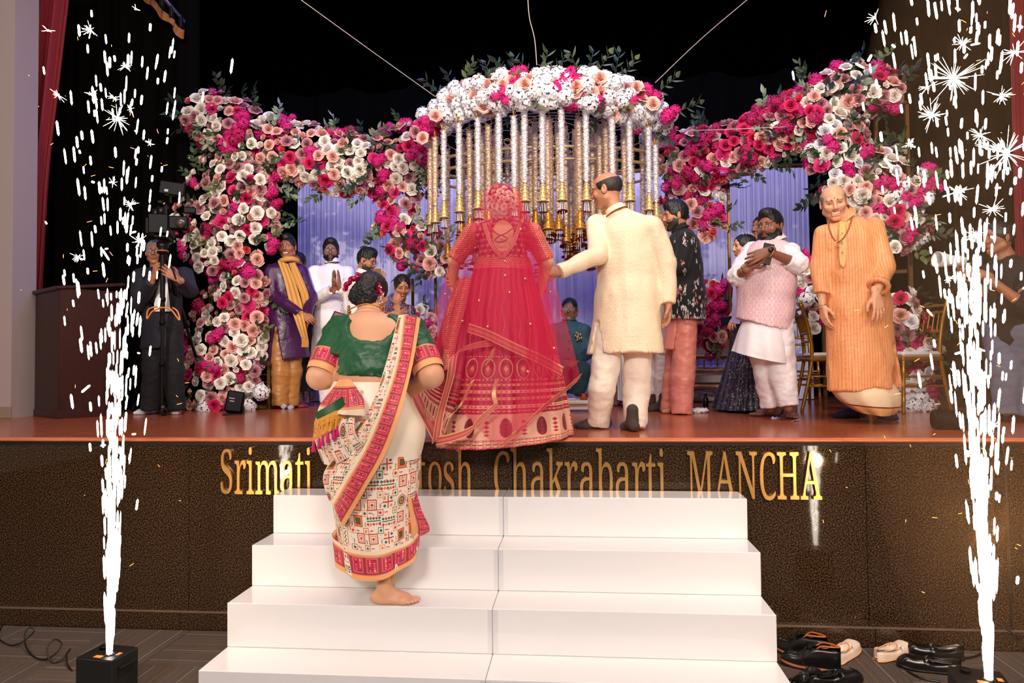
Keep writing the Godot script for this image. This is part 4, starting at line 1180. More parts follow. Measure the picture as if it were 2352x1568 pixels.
func foot_mesh(key: String, toes := true) -> MB:
	# ankle above 0, sole at y = 0, toes along +z, big toe on +x
	if HM.has(key): return HM[key]
	var b := Blob.new(0.0045, 0.014)
	b.cap(v3(0, 0.13, -0.012), v3(0, 0.075, -0.008), 0.036, 0.036)
	b.cap(v3(0, 0.034, -0.045), v3(0, 0.04, 0.0), 0.032, 0.033, Vector3.ZERO, 1.0, 0.02)
	b.cap(v3(0, 0.062, 0.0), v3(0.006, 0.026, 0.105), 0.034, 0.021, Vector3.ZERO, 1.0, 0.02)
	b.cap(v3(-0.012, 0.022, -0.02), v3(-0.024, 0.018, 0.1), 0.022, 0.018, Vector3.ZERO, 1.0, 0.02)
	b.cap(v3(0.022, 0.022, 0.1), v3(-0.03, 0.018, 0.088), 0.021, 0.016, Vector3.ZERO, 1.0, 0.014)
	if toes:
		for i in 5:
			var x: float = [0.03, 0.009, -0.008, -0.023, -0.037][i]
			var z: float = [0.158, 0.162, 0.153, 0.140, 0.122][i]
			var r: float = [0.0125, 0.0088, 0.0084, 0.008, 0.0076][i]
			b.cap(v3(x * 0.9, 0.018, 0.1 - i * 0.004), v3(x, 0.012, z), r * 1.05, r, Vector3.ZERO, 1.0, 0.004)
	else:
		b.cap(v3(0.016, 0.019, 0.1), v3(0.016, 0.017, 0.145), 0.021, 0.016, Vector3.ZERO, 1.0, 0.02)
		b.cap(v3(-0.018, 0.017, 0.09), v3(-0.012, 0.015, 0.128), 0.018, 0.014, Vector3.ZERO, 1.0, 0.02)
	b.cut(v3(0, 0.002, 0), v3(0, -1, 0))
	var mb := MB.new(); b.into(mb)
	HM[key] = mb
	return mb

func look(fwd: Vector3, up := UP) -> Basis:    # z along fwd
	var z := fwd.normalized(); var x := up.cross(z).normalized()
	return Basis(x, z.cross(x), z)

func aim(y: Vector3, z: Vector3) -> Basis:     # y along the fingers, z towards the palm's side
	y = y.normalized(); z = (z - y * z.dot(y)).normalized()
	return Basis(y.cross(z), y, z)

# ------------------------------------------------------------- a person: joints, skin, face and hair
class Body:
	var o: Node3D            # the thing
	var J := {}              # joints
	var skin: MB
	var smat
	var hb: Basis            # head basis
	var hs := 1.0            # head scale
	var htr: Transform3D

func person(label: String, z: float, joints: Dictionary, group := "") -> Body:
	var B := Body.new()
	for k in joints:
		var q: Array = joints[k]
		B.J[k] = at(q[0], q[1], z + (q[2] if q.size() > 2 else 0.0))
	B.o = thing("person", label, "person", Vector3(B.J.pe.x, HS, B.J.pe.z), group)
	B.skin = MB.new()
	return B

func add_skin(B: Body, fat := 1.0, limbs := ["l", "r"], legs := true, cell := 0.016):
	# one smooth body under the clothes
	var J := B.J; var b := Blob.new(cell, 0.03)
	var side: Vector3 = (J.sr - J.sl).normalized(); var fw := side.cross(UP).normalized()
	var ch: Vector3 = (J.sl + J.sr) * 0.5
	b.cap(J.nk, J.nk.lerp(J.hd, 0.55), 0.056 * B.hs, 0.05 * B.hs)
	b.cap(J.sl.lerp(ch, 0.25), J.sr.lerp(ch, 0.25), 0.05, 0.05)
	b.cap(ch + (J.pe - ch) * 0.15, J.pe, 0.135 * fat, 0.14 * fat, fw, 1.5)
	for s in limbs:
		b.cap(J["s" + s], J["e" + s], 0.048 * sqrt(fat), 0.039 * sqrt(fat)); b.cap(J["e" + s], J["w" + s], 0.039 * sqrt(fat), 0.026)
	if legs:
		for s in ["l", "r"]:
			if J.has("k" + s):
				var hp: Vector3 = J.pe + side * (-0.085 if s == "l" else 0.085)
				b.cap(hp, J["k" + s], 0.078 * fat, 0.052); b.cap(J["k" + s], J["a" + s], 0.05, 0.033)
	b.into(B.skin)

func add_head(B: Body, mesh: MB, fwd: Vector3, up := UP, scale := 1.0):
	B.hb = look(fwd, up); B.hs = scale
	B.htr = Transform3D(B.hb.scaled_local(Vector3.ONE * scale), B.J.hd)
	B.skin.add(mesh, B.htr)

func add_hand(B: Body, s: String, mesh: MB, dir: Vector3, palm: Vector3, mirror := false, sc := 1.0):
	var bs := aim(dir, palm)
	if mirror: bs.x = -bs.x
	B.skin.add(mesh, Transform3D(bs.scaled_local(Vector3.ONE * sc), B.J["w" + s]))

func add_foot(B: Body, p: Vector3, dir: Vector3, mirror := false, sc := 1.0, key := "foot", into: MB = null, y := HS):
	var bs := look(Vector3(dir.x, 0, dir.z))
	if mirror: bs.x = -bs.x
	(into if into else B.skin).add(foot_mesh(key, key == "foot"), Transform3D(bs.scaled_local(Vector3.ONE * sc), Vector3(p.x, y, p.z)))

func sock(B: Body, called: String, m, p: Vector3, dir: Vector3, mirror := false, sc := 1.0):
	var mb := MB.new(); add_foot(B, p, dir, mirror, sc, "sock", mb); wpart(B.o, called, mb, m)

func finish_skin(B: Body, m):
	B.smat = m
	wpart(B.o, "body", B.skin, m)

func hpart(B: Body, called: String, mb: MB, m, tr := Transform3D.IDENTITY) -> MeshInstance3D:
	var t := B.htr * tr
	return part(B.o, called, mb, m, Transform3D(t.basis, t.origin - B.o.position))

func face(B: Body, o := {}):
	# eyes, brows, and whatever else the face has
	var brow: StandardMaterial3D = o.get("brow", M.hair_black)
	var sq: float = o.get("squint", 1.0)
	for s in [-1.0, 1.0]:
		hpart(B, "eye", eye_mesh(), M.eye, Transform3D(Basis(UP, s * 0.25).scaled_local(v3(1, sq, 1)), v3(s * 0.031, 0.0065, 0.0785)))
		var lash := MB.new(); var lp := PackedVector3Array()
		for i in 7:
			var u := -1.0 + i / 3.0
			lp.append(v3(u * 0.0138, 0.0056 * sq * (1.0 - u * u * 0.9), 0.0035 - 0.0045 * u * u))
		lash.tube(lp, 0.0014 if not o.get("kajal", false) else 0.0019, 5)
		hpart(B, "eyelash", lash, M.hair_black, Transform3D(Basis(UP, s * 0.25), v3(s * 0.031, 0.0068, 0.0785)))
		var bw := MB.new(); var bp := PackedVector3Array(); var br := []
		for i in 8:
			var u := i / 7.0
			bp.append(v3(s * lerpf(0.013, 0.05, u), 0.0265 + 0.006 * sin(PI * minf(u * 1.2, 1.0)) - 0.004 * u, 0.0835 - 0.004 * u - 0.017 * u * u)); br.append(lerpf(0.0036, 0.0014, u) * o.get("bushy", 1.0))
		bw.tube(bp, br, 6)
		hpart(B, "eyebrow", bw, brow)
	if o.has("teeth"):
		var w: float = o.teeth; var rows := []
		for i in 2:
			var row := PackedVector3Array()
			for j in 9:
				var u := -1.0 + j / 4.0
				row.append(v3(u * w, -0.0535 - 0.0085 * (1 - i) + 0.0065 * u * u, 0.0825 - 0.011 * u * u))
			rows.append(row)
		var mb := MB.new(); mb.grid(rows)
		hpart(B, "teeth", mb, M.teeth)
	if o.has("glasses"):
		var gm = o.glasses; var fr := MB.new()
		for s in [-1.0, 1.0]:
			var p := PackedVector3Array()
			for i in 17:
				var a := TAU * i / 16
				p.append(v3(s * 0.033 + 0.0235 * signf(cos(a)) * pow(absf(cos(a)), 0.6), 0.004 + 0.0165 * signf(sin(a)) * pow(absf(sin(a)), 0.6), 0.099 - 0.22 * absf(0.0235 * cos(a)) * (1.0 if cos(a) * s > 0 else 0.0)))
			fr.tube(p, 0.0016, 5, false, true)
			fr.tube(PackedVector3Array([v3(s * 0.057, 0.012, 0.094), v3(s * 0.074, 0.012, 0.05), v3(s * 0.079, 0.01, -0.01), v3(s * 0.077, -0.006, -0.024)]), 0.0016, 5)
			var ln := MB.new(); ln.quad(v3(s * 0.033 - 0.021, -0.011, 0.098), v3(s * 0.033 + 0.021, -0.011, 0.098), v3(s * 0.033 + 0.021, 0.019, 0.098), v3(s * 0.033 - 0.021, 0.019, 0.098))
			hpart(B, "lens", ln, M.lens)
		fr.tube(PackedVector3Array([v3(-0.0095, 0.008, 0.099), v3(0, 0.011, 0.101), v3(0.0095, 0.008, 0.099)]), 0.0016, 5)
		hpart(B, "glasses", fr, gm)
	if o.get("mark", false):
		var bd := MB.new(); bd.ball(v3(0, 0.036, 0.0815), v3(0.0035, 0.009, 0.003), 8, 6); hpart(B, "forehead_mark", bd, M.bindi)

func hair_short(key: String, thick := 0.007, top := 0.0, line := 0.07, fold := 0.0035, fade := 0.0) -> MB:
	if HM.has(key): return HM[key]
	var b := Blob.new(0.0048, 0.012)
	b.ell(v3(0, 0.03 + top * 0.4, -0.016), v3(0.075 + thick * (1.0 - fade), 0.084 + thick + top, 0.094 + thick))
	if top > 0.0: b.ell(v3(0, 0.09 + top * 0.5, 0.03), v3(0.056, 0.028 + top, 0.06), Basis.IDENTITY, 0.02)
	b.carve_ell(v3(0, -0.07, 0.085), v3(0.078, line + 0.07, 0.075), 0.006)          # the face
	b.carve_ell(v3(0, -0.11, 0.02), v3(0.12, 0.115, 0.06), 0.006)                     # around the ears
	b.cut(v3(0, -0.075, -0.06), v3(0, -1, 0.25))
	b.fold(noise, fold, v3(55, 30, 55))
	var mb := MB.new(); b.into(mb)
	HM[key] = mb
	return mb

func hair_fringe(key: String, wide := 1.0) -> MB:   # a bald crown with hair round the sides and back
	if HM.has(key): return HM[key]
	var b := Blob.new(0.0048, 0.01)
	b.ell(v3(0, 0.026, -0.016), v3(0.0785 * wide, 0.083, 0.0985))
	b.carve_ell(v3(0, -0.05, 0.09), v3(0.085, 0.16, 0.095), 0.006)
	b.carve_ell(v3(0, -0.1, 0.02), v3(0.12, 0.105, 0.06), 0.006)
	b.cut(v3(0, 0.062, -0.07), v3(0, 1, 0.12))
	b.cut(v3(0, -0.07, -0.06), v3(0, -1, 0.25))
	b.fold(noise, 0.002, v3(90, 30, 90))
	var mb := MB.new(); b.into(mb)
	HM[key] = mb
	return mb

func beard(key: String, thick := 0.0035, wide := 1.0, jaw := 1.0, moust := true, stub := 0.0) -> MB:
	if HM.has(key): return HM[key]
	var b := Blob.new(0.0042, 0.012)
	b.ell(v3(0, -0.015, 0.018), v3(0.063 * wide + thick * 0.5, 0.075, 0.066 + thick * 0.3), Basis.IDENTITY, 0.02)
	b.cap(v3(0, -0.05, 0.03), v3(0, -0.094 - thick, 0.053), 0.048 * wide + thick * 0.8, 0.021 * jaw + thick, Vector3.ZERO, 1.0, 0.02)
	for s in [-1.0, 1.0]: b.cap(v3(s * 0.05 * wide * jaw, -0.055, 0.0), v3(s * 0.014, -0.096 - thick, 0.056), 0.022 * jaw + thick, 0.014 + thick, Vector3.ZERO, 1.0, 0.02)
	b.cap(v3(-0.022, -0.05, 0.078), v3(0.022, -0.05, 0.078), 0.007, 0.007, Vector3.ZERO, 1.0, 0.008)
	b.carve_ell(v3(0, 0.008, 0.062), v3(0.058, 0.053 if moust else 0.064, 0.07), 0.004)
	b.carve(v3(-0.017, -0.0585, 0.088), v3(0.017, -0.0585, 0.088), 0.0065, 0.0065, 0.003)
	b.cut(v3(0, 0.0, 0.0), v3(0, 0.85, -0.5))
	b.cut(v3(0, 0, -0.012), v3(0, -0.15, -1))
	b.cut(v3(0, -0.1, 0.03), v3(0, -1, -0.55))
	b.fold(noise, 0.0018, v3(120, 60, 120))
	var mb := MB.new(); b.into(mb)
	HM[key] = mb
	return mb

func simple_tube(list: Array, r, sides := 8, closed := false) -> MB:
	var mb := MB.new(); mb.tube(PackedVector3Array(list), r, sides, true, closed); return mb

func bangle(B: Body, p: Vector3, axis: Vector3, r: float, t: float, m, called := "bangle"):
	var rp := []; var ax := axis.normalized(); var x := ax.cross(Vector3(0.3, 0.9, 0.2)).normalized(); var y := ax.cross(x)
	for i in 17: rp.append(p + (x * cos(TAU * i / 16) + y * sin(TAU * i / 16)) * r)
	var mb := MB.new(); mb.tube(PackedVector3Array(rp), t, 6, false, true)
	wpart(B.o, called, mb, m)

# ------------------------------------------------------------- cloth
func wrinkle(m: StandardMaterial3D, amount := 0.3, sc := 2.2):
	if not M.has("_wr"): M["_wr"] = noise_tex(61, 0.012, [], 512, FastNoiseLite.TYPE_SIMPLEX, 4, true, 9.0)
	m.normal_enabled = true; m.normal_texture = M["_wr"]; m.normal_scale = amount
	if not m.uv1_triplanar: tri(m, sc, false)
	return m

func silk(key: String, c: Color, rough := 0.45, rim := 0.4):
	return wrinkle(cloth(key, c, rough, rim))

func printed(key: String, im: Image, sc: float, rough := 0.65, bump := 0.4):
	var m := cloth(key, Color.WHITE, rough, 0.15); m.albedo_texture = tex(im)
	if sc > 0.0: tri(m, sc, false)
	if sc > 0.0 and bump > 0.0: wrinkle(m, bump)
	return m

func make_cloth():
	var r2 := RandomNumberGenerator.new(); r2.seed = 21
	silk("cream_silk", rgb8(240, 218, 190)); silk("cream_trousers", rgb8(244, 228, 210), 0.5); silk("pink_silk", rgb8(226, 140, 126), 0.4); silk("white_linen", rgb8(238, 234, 238), 0.7); silk("white_silk", rgb8(242, 236, 240), 0.45)
	silk("purple_silk", rgb8(62, 18, 70), 0.35); silk("gold_silk", rgb8(170, 116, 58), 0.4); silk("gold_scarf", rgb8(206, 150, 76), 0.65); silk("teal", rgb8(38, 78, 88), 0.75); silk("navy", rgb8(20, 20, 34), 0.8); silk("black_wool", rgb8(16, 15, 17), 0.85)
	silk("green_silk", rgb8(24, 84, 50), 0.42); silk("dhoti", rgb8(240, 214, 176), 0.35); silk("dhoti_gold", rgb8(226, 178, 112), 0.4); silk("maroon", rgb8(110, 12, 44), 0.5); silk("denim", rgb8(96, 104, 124), 0.9); silk("lavender", rgb8(166, 158, 214), 0.6)
	silk("royal", rgb8(24, 20, 70), 0.5); silk("plum", rgb8(66, 12, 62), 0.5); silk("plain_cream", rgb8(244, 226, 204), 0.4); silk("orange_edge", rgb8(240, 150, 90), 0.5); silk("red_silk", rgb8(176, 12, 44), 0.45); silk("yellow_cloth", rgb8(206, 170, 40), 0.6)
	silk("sock_navy", rgb8(24, 24, 40), 0.9); silk("sock_brown", rgb8(70, 56, 50), 0.9); silk("sock_white", rgb8(226, 224, 226), 0.9); silk("saffron_thread", rgb8(230, 160, 60), 0.6); silk("pink_thread", rgb8(206, 20, 110), 0.6)
	# cream brocade: rows of small scale-shaped motifs
	var im := canvas(256, 256, rgb8(250, 228, 196))
	for y in 16:
		for x in 16: diamond(im, x * 16 + (8 if y % 2 else 0), y * 16 + 8, 5, rgb8(236, 198, 156), 7); disc(im, x * 16 + (8 if y % 2 else 0), y * 16 + 8, 2, rgb8(252, 236, 210))
	printed("cream_brocade", im, 4.2, 0.5, 0.5)
	# pink and white waistcoat: hexagons with a dot
	im = canvas(256, 256, rgb8(246, 226, 228))
	for y in 10:
		for x in 8:
			var cx := x * 32 + (16 if y % 2 else 0) + 8; var cy := y * 25.6 + 13
			disc(im, cx, cy, 12, rgb8(222, 132, 146), 13); disc(im, cx, cy, 9, rgb8(246, 226, 228), 10); diamond(im, cx, cy, 5, rgb8(216, 120, 138))
	printed("pink_brocade", im, 4.0, 0.6, 0.5)
	# dhoti: cream, a maroon line, a gold border (v from waist to hem)
	im = canvas(16, 256, rgb8(240, 214, 176)); im.fill_rect(Rect2i(0, 168, 16, 10), rgb8(110, 12, 44)); im.fill_rect(Rect2i(0, 178, 16, 72), rgb8(226, 178, 112)); im.fill_rect(Rect2i(0, 250, 16, 6), rgb8(110, 12, 44))
	printed("dhoti_cloth", im, 0.0, 0.35)
	# orange stripes
	im = canvas(256, 256, rgb8(238, 172, 112))
	for x in range(0, 256, 16):
		im.fill_rect(Rect2i(x, 0, 6, 256), rgb8(216, 124, 82)); im.fill_rect(Rect2i(x + 10, 0, 2, 256), rgb8(226, 146, 96))
	for y in range(0, 256, 5): im.fill_rect(Rect2i(0, y, 256, 1), rgb8(236, 166, 106))
	printed("orange_stripe", im, 3.4, 0.55, 0.5)
	# black velvet embroidered with pale sprigs, thick towards the hem (v runs down the jacket)
	im = canvas(1024, 512, rgb8(12, 11, 13))
	for k in 260:
		var y := 512.0 * (1.0 - pow(r2.randf(), 2.4) * 0.36) - 4 if k > 42 else r2.randf_range(20, 330)
		var x := r2.randf() * 1024; var c: Color = [rgb8(214, 206, 202), rgb8(214, 206, 202), rgb8(196, 118, 116), rgb8(150, 164, 168)][r2.randi() % 4]
		for e in (7 if k <= 42 else 4):
			var a := r2.randf() * TAU; var d := r2.randf_range(6, 20 if k <= 42 else 12)
			diamond(im, clampf(x + cos(a) * d, 8, 1014), clampf(y + sin(a) * d, 8, 502), 4 + r2.randf() * 3, c, 6 + r2.randf() * 4)
			for t in 6: im.fill_rect(Rect2i(int(clampf(x + cos(a) * d * t / 6.0, 0, 1020)), int(clampf(y + sin(a) * d * t / 6.0, 0, 508)), 2, 2), c)
	printed("velvet_embroidered", im, 0.0, 0.85)
	# sari print: stamped squares, discs and zigzags on white
	im = canvas(512, 512, rgb8(244, 226, 204))
	var red := rgb8(196, 44, 50); var grn := rgb8(36, 104, 76); var org := rgb8(226, 132, 66); var brn := rgb8(112, 58, 34)
	for gy in 6:
		for gx in 6:
			var x := gx * 85 + 42 + r2.randi_range(-5, 5); var y := gy * 85 + 42 + r2.randi_range(-5, 5)
			match (gx * 5 + gy * 3 + r2.randi() % 2) % 6:
				0: disc(im, x, y, 30, red); disc(im, x, y, 26, rgb8(244, 226, 204)); disc(im, x, y, 22, grn); disc(im, x, y, 14, org); disc(im, x, y, 7, red)
				1: im.fill_rect(Rect2i(x - 28, y - 28, 56, 56), org); frame(im, x - 28, y - 28, 56, 56, 4, red); im.fill_rect(Rect2i(x - 16, y - 16, 32, 32), brn); diamond(im, x, y, 14, grn)
				2:
					for t in 5: diamond(im, x - 32 + t * 16, y - 14, 8, red if t % 2 else grn); diamond(im, x - 32 + t * 16, y + 14, 8, org if t % 2 else red)
					im.fill_rect(Rect2i(x - 38, y - 3, 76, 5), grn)
				3:
					for t in 7: im.fill_rect(Rect2i(x - 6 + (t % 2) * 6, y - 34 + t * 10, 7, 9), grn); im.fill_rect(Rect2i(x - 16, y - 36, 3, 74), red); im.fill_rect(Rect2i(x + 14, y - 36, 3, 74), red)
				4: frame(im, x - 26, y - 26, 52, 52, 5, red); frame(im, x - 16, y - 16, 32, 32, 4, org); diamond(im, x, y, 9, red)
				5:
					im.fill_rect(Rect2i(x - 3, y - 30, 6, 60), red); im.fill_rect(Rect2i(x - 30, y - 3, 60, 6), red)
					for t in [-18, 18]: diamond(im, x + t, y + t, 9, grn); diamond(im, x + t, y - t, 9, org)
	for gy in 6:
		for gx in 6:
			var x := gx * 85 + 85; var y := gy * 85 + 85
			diamond(im, x, y, 9, [red, grn, org][(gx + gy) % 3]); frame(im, x - 16, y - 16, 32, 32, 3, [org, red, grn][(gx * 2 + gy) % 3])
			im.fill_rect(Rect2i(x - 42, y - 2, 20, 4), red); im.fill_rect(Rect2i(x - 2, y - 42, 4, 20), grn)
	for k in 260: disc(im, r2.randf() * 510, r2.randf() * 510, 2.4, [red, grn, org][k % 3])
	printed("sari_print", im, 0.0, 0.6, 0.5); M.sari_print.uv1_scale = v3(3.0, 1.15, 1.0)
	# sari border: orange edge, pink ground with gold and green squares between red rules (u across, v along)
	im = canvas(256, 1024, rgb8(244, 166, 104))
	im.fill_rect(Rect2i(0, 0, 52, 1024), rgb8(246, 170, 108)); im.fill_rect(Rect2i(60, 0, 140, 1024), rgb8(204, 24, 84))
	for x in [54, 62, 192, 204]: im.fill_rect(Rect2i(x, 0, 5, 1024), rgb8(150, 26, 40) if x % 4 else rgb8(230, 190, 110))
	im.fill_rect(Rect2i(212, 0, 44, 1024), rgb8(240, 214, 186))
	for k in 8:
		var y := k * 128
		im.fill_rect(Rect2i(68, y + 4, 124, 12), rgb8(120, 70, 30)); frame(im, 74, y + 24, 112, 94, 5, rgb8(226, 140, 84))
		for e in 5:
			diamond(im, 92 + e * 19, y + 48 + (e % 2) * 38, 12, [rgb8(232, 170, 100), rgb8(40, 104, 74), rgb8(222, 70, 110), rgb8(236, 150, 90), rgb8(140, 20, 60)][(e + k) % 5])
			disc(im, 92 + e * 19, y + 88 - (e % 2) * 38, 5, rgb8(238, 196, 130))
	for y in range(0, 1024, 12): im.fill_rect(Rect2i(56, y, 4, 6), rgb8(250, 220, 170)); im.fill_rect(Rect2i(206, y, 4, 6), rgb8(206, 36, 74))
	printed("sari_border", im, 0.0, 0.55)
	# bridal skirt: v from waist to hem; sequin lines, arches, then rich bands
	im = canvas(1024, 1024, rgb8(166, 6, 58))
	var gold := rgb8(226, 172, 120); var pale := rgb8(238, 190, 160); var dk := rgb8(120, 6, 34)
	for x in range(0, 1024, 26):
		for y in range(0, 470, 7): disc(im, x + 4 * sin(y * 0.05), y, 2.2, gold if (x / 26) % 2 else rgb8(214, 90, 90))
	for k in 22:
		var x := k * 46.5 + 23
		disc(im, x, 565, 19, gold, 52); disc(im, x, 567, 16, dk, 46); disc(im, x, 575, 9, rgb8(206, 60, 70), 26); diamond(im, x, 570, 6, gold, 16)
		for e in 5: disc(im, x - 20 + e * 10, 505, 3, pale); disc(im, x - 20 + e * 10, 622, 3, pale)
	for q in [[640, 10, gold], [655, 6, dk], [668, 14, pale], [690, 5, dk], [700, 12, gold], [722, 5, dk], [735, 16, pale], [760, 6, gold]]:
		im.fill_rect(Rect2i(0, q[0], 1024, q[1]), q[2])
		for x in range(0, 1024, 12): diamond(im, x + 6, q[0] + q[1] * 0.5, 4, rgb8(206, 30, 60))
	im.fill_rect(Rect2i(0, 775, 1024, 140), rgb8(232, 168, 148))
	for k in 24:
		var x := k * 42.6 + 21
		disc(im, x, 845, 17, gold, 58); disc(im, x, 845, 14, dk if k % 2 else rgb8(232, 180, 150), 52)
		for e in 4: diamond(im, x, 812 + e * 22, 7, rgb8(190, 20, 56) if k % 2 == 0 else rgb8(150, 20, 50), 10)
	for q in [[918, 8, gold], [930, 22, pale], [956, 6, dk], [964, 24, gold], [992, 10, pale], [1004, 20, rgb8(186, 16, 60)]]:
		im.fill_rect(Rect2i(0, q[0], 1024, q[1]), q[2])
		for x in range(0, 1024, 16): disc(im, x + 8, q[0] + q[1] * 0.5, 5, rgb8(196, 40, 66)); disc(im, x + 8, q[0] + q[1] * 0.5, 2.4, rgb8(244, 214, 160))
	printed("bridal_skirt", im, 0.0, 0.5)
	# red cloth scattered with gold motifs
	im = canvas(256, 256, rgb8(170, 6, 62))
	for y in 6:
		for x in 6:
			var cx := x * 42 + (21 if y % 2 else 0) + 12; var cy := y * 42 + 20
			diamond(im, cx, cy, 8, gold, 11); disc(im, cx - 8, cy - 7, 4, pale); disc(im, cx + 8, cy - 7, 4, pale); disc(im, cx, cy + 9, 3, pale)
	printed("bridal_blouse", im, 5.0, 0.5, 0.3)
	im = canvas(256, 256, rgb8(196, 60, 66))
	for y in 16:
		for x in 16: diamond(im, x * 16 + (8 if y % 2 else 0), y * 16 + 8, 6, gold if (x + y) % 3 else pale, 5); disc(im, x * 16, y * 16, 2, rgb8(150, 10, 40))
	printed("bridal_gold", im, 5.0, 0.5, 0.3)
	im = canvas(64, 512, rgb8(190, 16, 50))
	im.fill_rect(Rect2i(0, 0, 8, 512), gold); im.fill_rect(Rect2i(54, 0, 10, 512), gold)
	for k in 16: diamond(im, 31, k * 32 + 16, 14, pale, 12); diamond(im, 31, k * 32 + 16, 7, rgb8(170, 16, 50), 6); disc(im, 14, k * 32, 4, gold); disc(im, 48, k * 32, 4, gold)
	printed("veil_border", im, 0.0, 0.5)
	im = canvas(256, 256, rgb8(20, 18, 52))
	for k in 90: disc(im, r2.randf() * 250, r2.randf() * 250, r2.randf_range(2, 5), rgb8(220, 190, 140))
	printed("navy_sequin", im, 4.0, 0.5, 0.2)
	im = canvas(256, 256, rgb8(70, 14, 66))
	for k in 200: disc(im, r2.randf() * 250, r2.randf() * 250, r2.randf_range(2, 5), [rgb8(216, 176, 120), rgb8(206, 196, 216)][k % 2])
	printed("plum_sequin", im, 4.0, 0.5, 0.2)
	mat("veil", Color(0.85, 0.02, 0.27, 0.36), 0.6, 0.0, {"transparency": BaseMaterial3D.TRANSPARENCY_ALPHA, "rim_enabled": true, "rim": 0.4, "rim_tint": 0.9})
	mat("veil_dense", Color(0.86, 0.03, 0.28, 0.42), 0.6, 0.0, {"transparency": BaseMaterial3D.TRANSPARENCY_ALPHA})
	mat("sequin", rgb8(240, 214, 150), 0.25, 0.8)

# a closed skirt through rings: [left x, left y, right x, right y, z, half depth] in the photograph
func loft(rings: Array, folds := 0.0, waves := 9.0, sag := 0.0, nv := 40, nu := 96, floor_y := -9.0, phase := 0.0, grow := 1.0) -> MB:
	var key := []
	for q in rings:
		var a := at(q[0], q[1], q[4]); var b := at(q[2], q[3], q[4])
		key.append([(a + b) * 0.5, (b - a) * 0.5, q[5]])
	var rows := []
	for i in nv:
		var t := float(i) / (nv - 1) * (key.size() - 1); var k := mini(int(t), key.size() - 2); var f := t - k
		var K := [key[maxi(k - 1, 0)], key[k], key[k + 1], key[mini(k + 2, key.size() - 1)]]
		var c: Vector3 = crv(K[0][0], K[1][0], K[2][0], K[3][0], f); var h: Vector3 = crv(K[0][1], K[1][1], K[2][1], K[3][1], f)
		var d: float = cubic_interpolate(K[1][2], K[2][2], K[0][2], K[3][2], f)
		var g := lerpf(1.0 - grow, 1.0, float(i) / (nv - 1))
		var row := PackedVector3Array()
		for j in nu + 1:
			var th := -PI * 0.5 + TAU * j / nu
			var w := 1.0 + folds * g * (0.6 * sin(th * waves + phase) + 0.4 * sin(th * waves * 1.7 + 2.0 + i * 0.06 + phase)) / maxf(h.length(), 0.08)
			var p := c + h * (cos(th) * w) + Vector3(0, -sag * g * maxf(0.0, sin(th)), sin(th) * d * w)
			if p.z < 0.05 and p.y < floor_y: p.y = floor_y
			row.append(p)
		row[nu] = row[0]
		rows.append(row)
	var mb := MB.new(); rows.reverse(); mb.grid(rows, true)
	for i in mb.uv.size(): mb.uv[i].y = 1.0 - mb.uv[i].y
	return mb

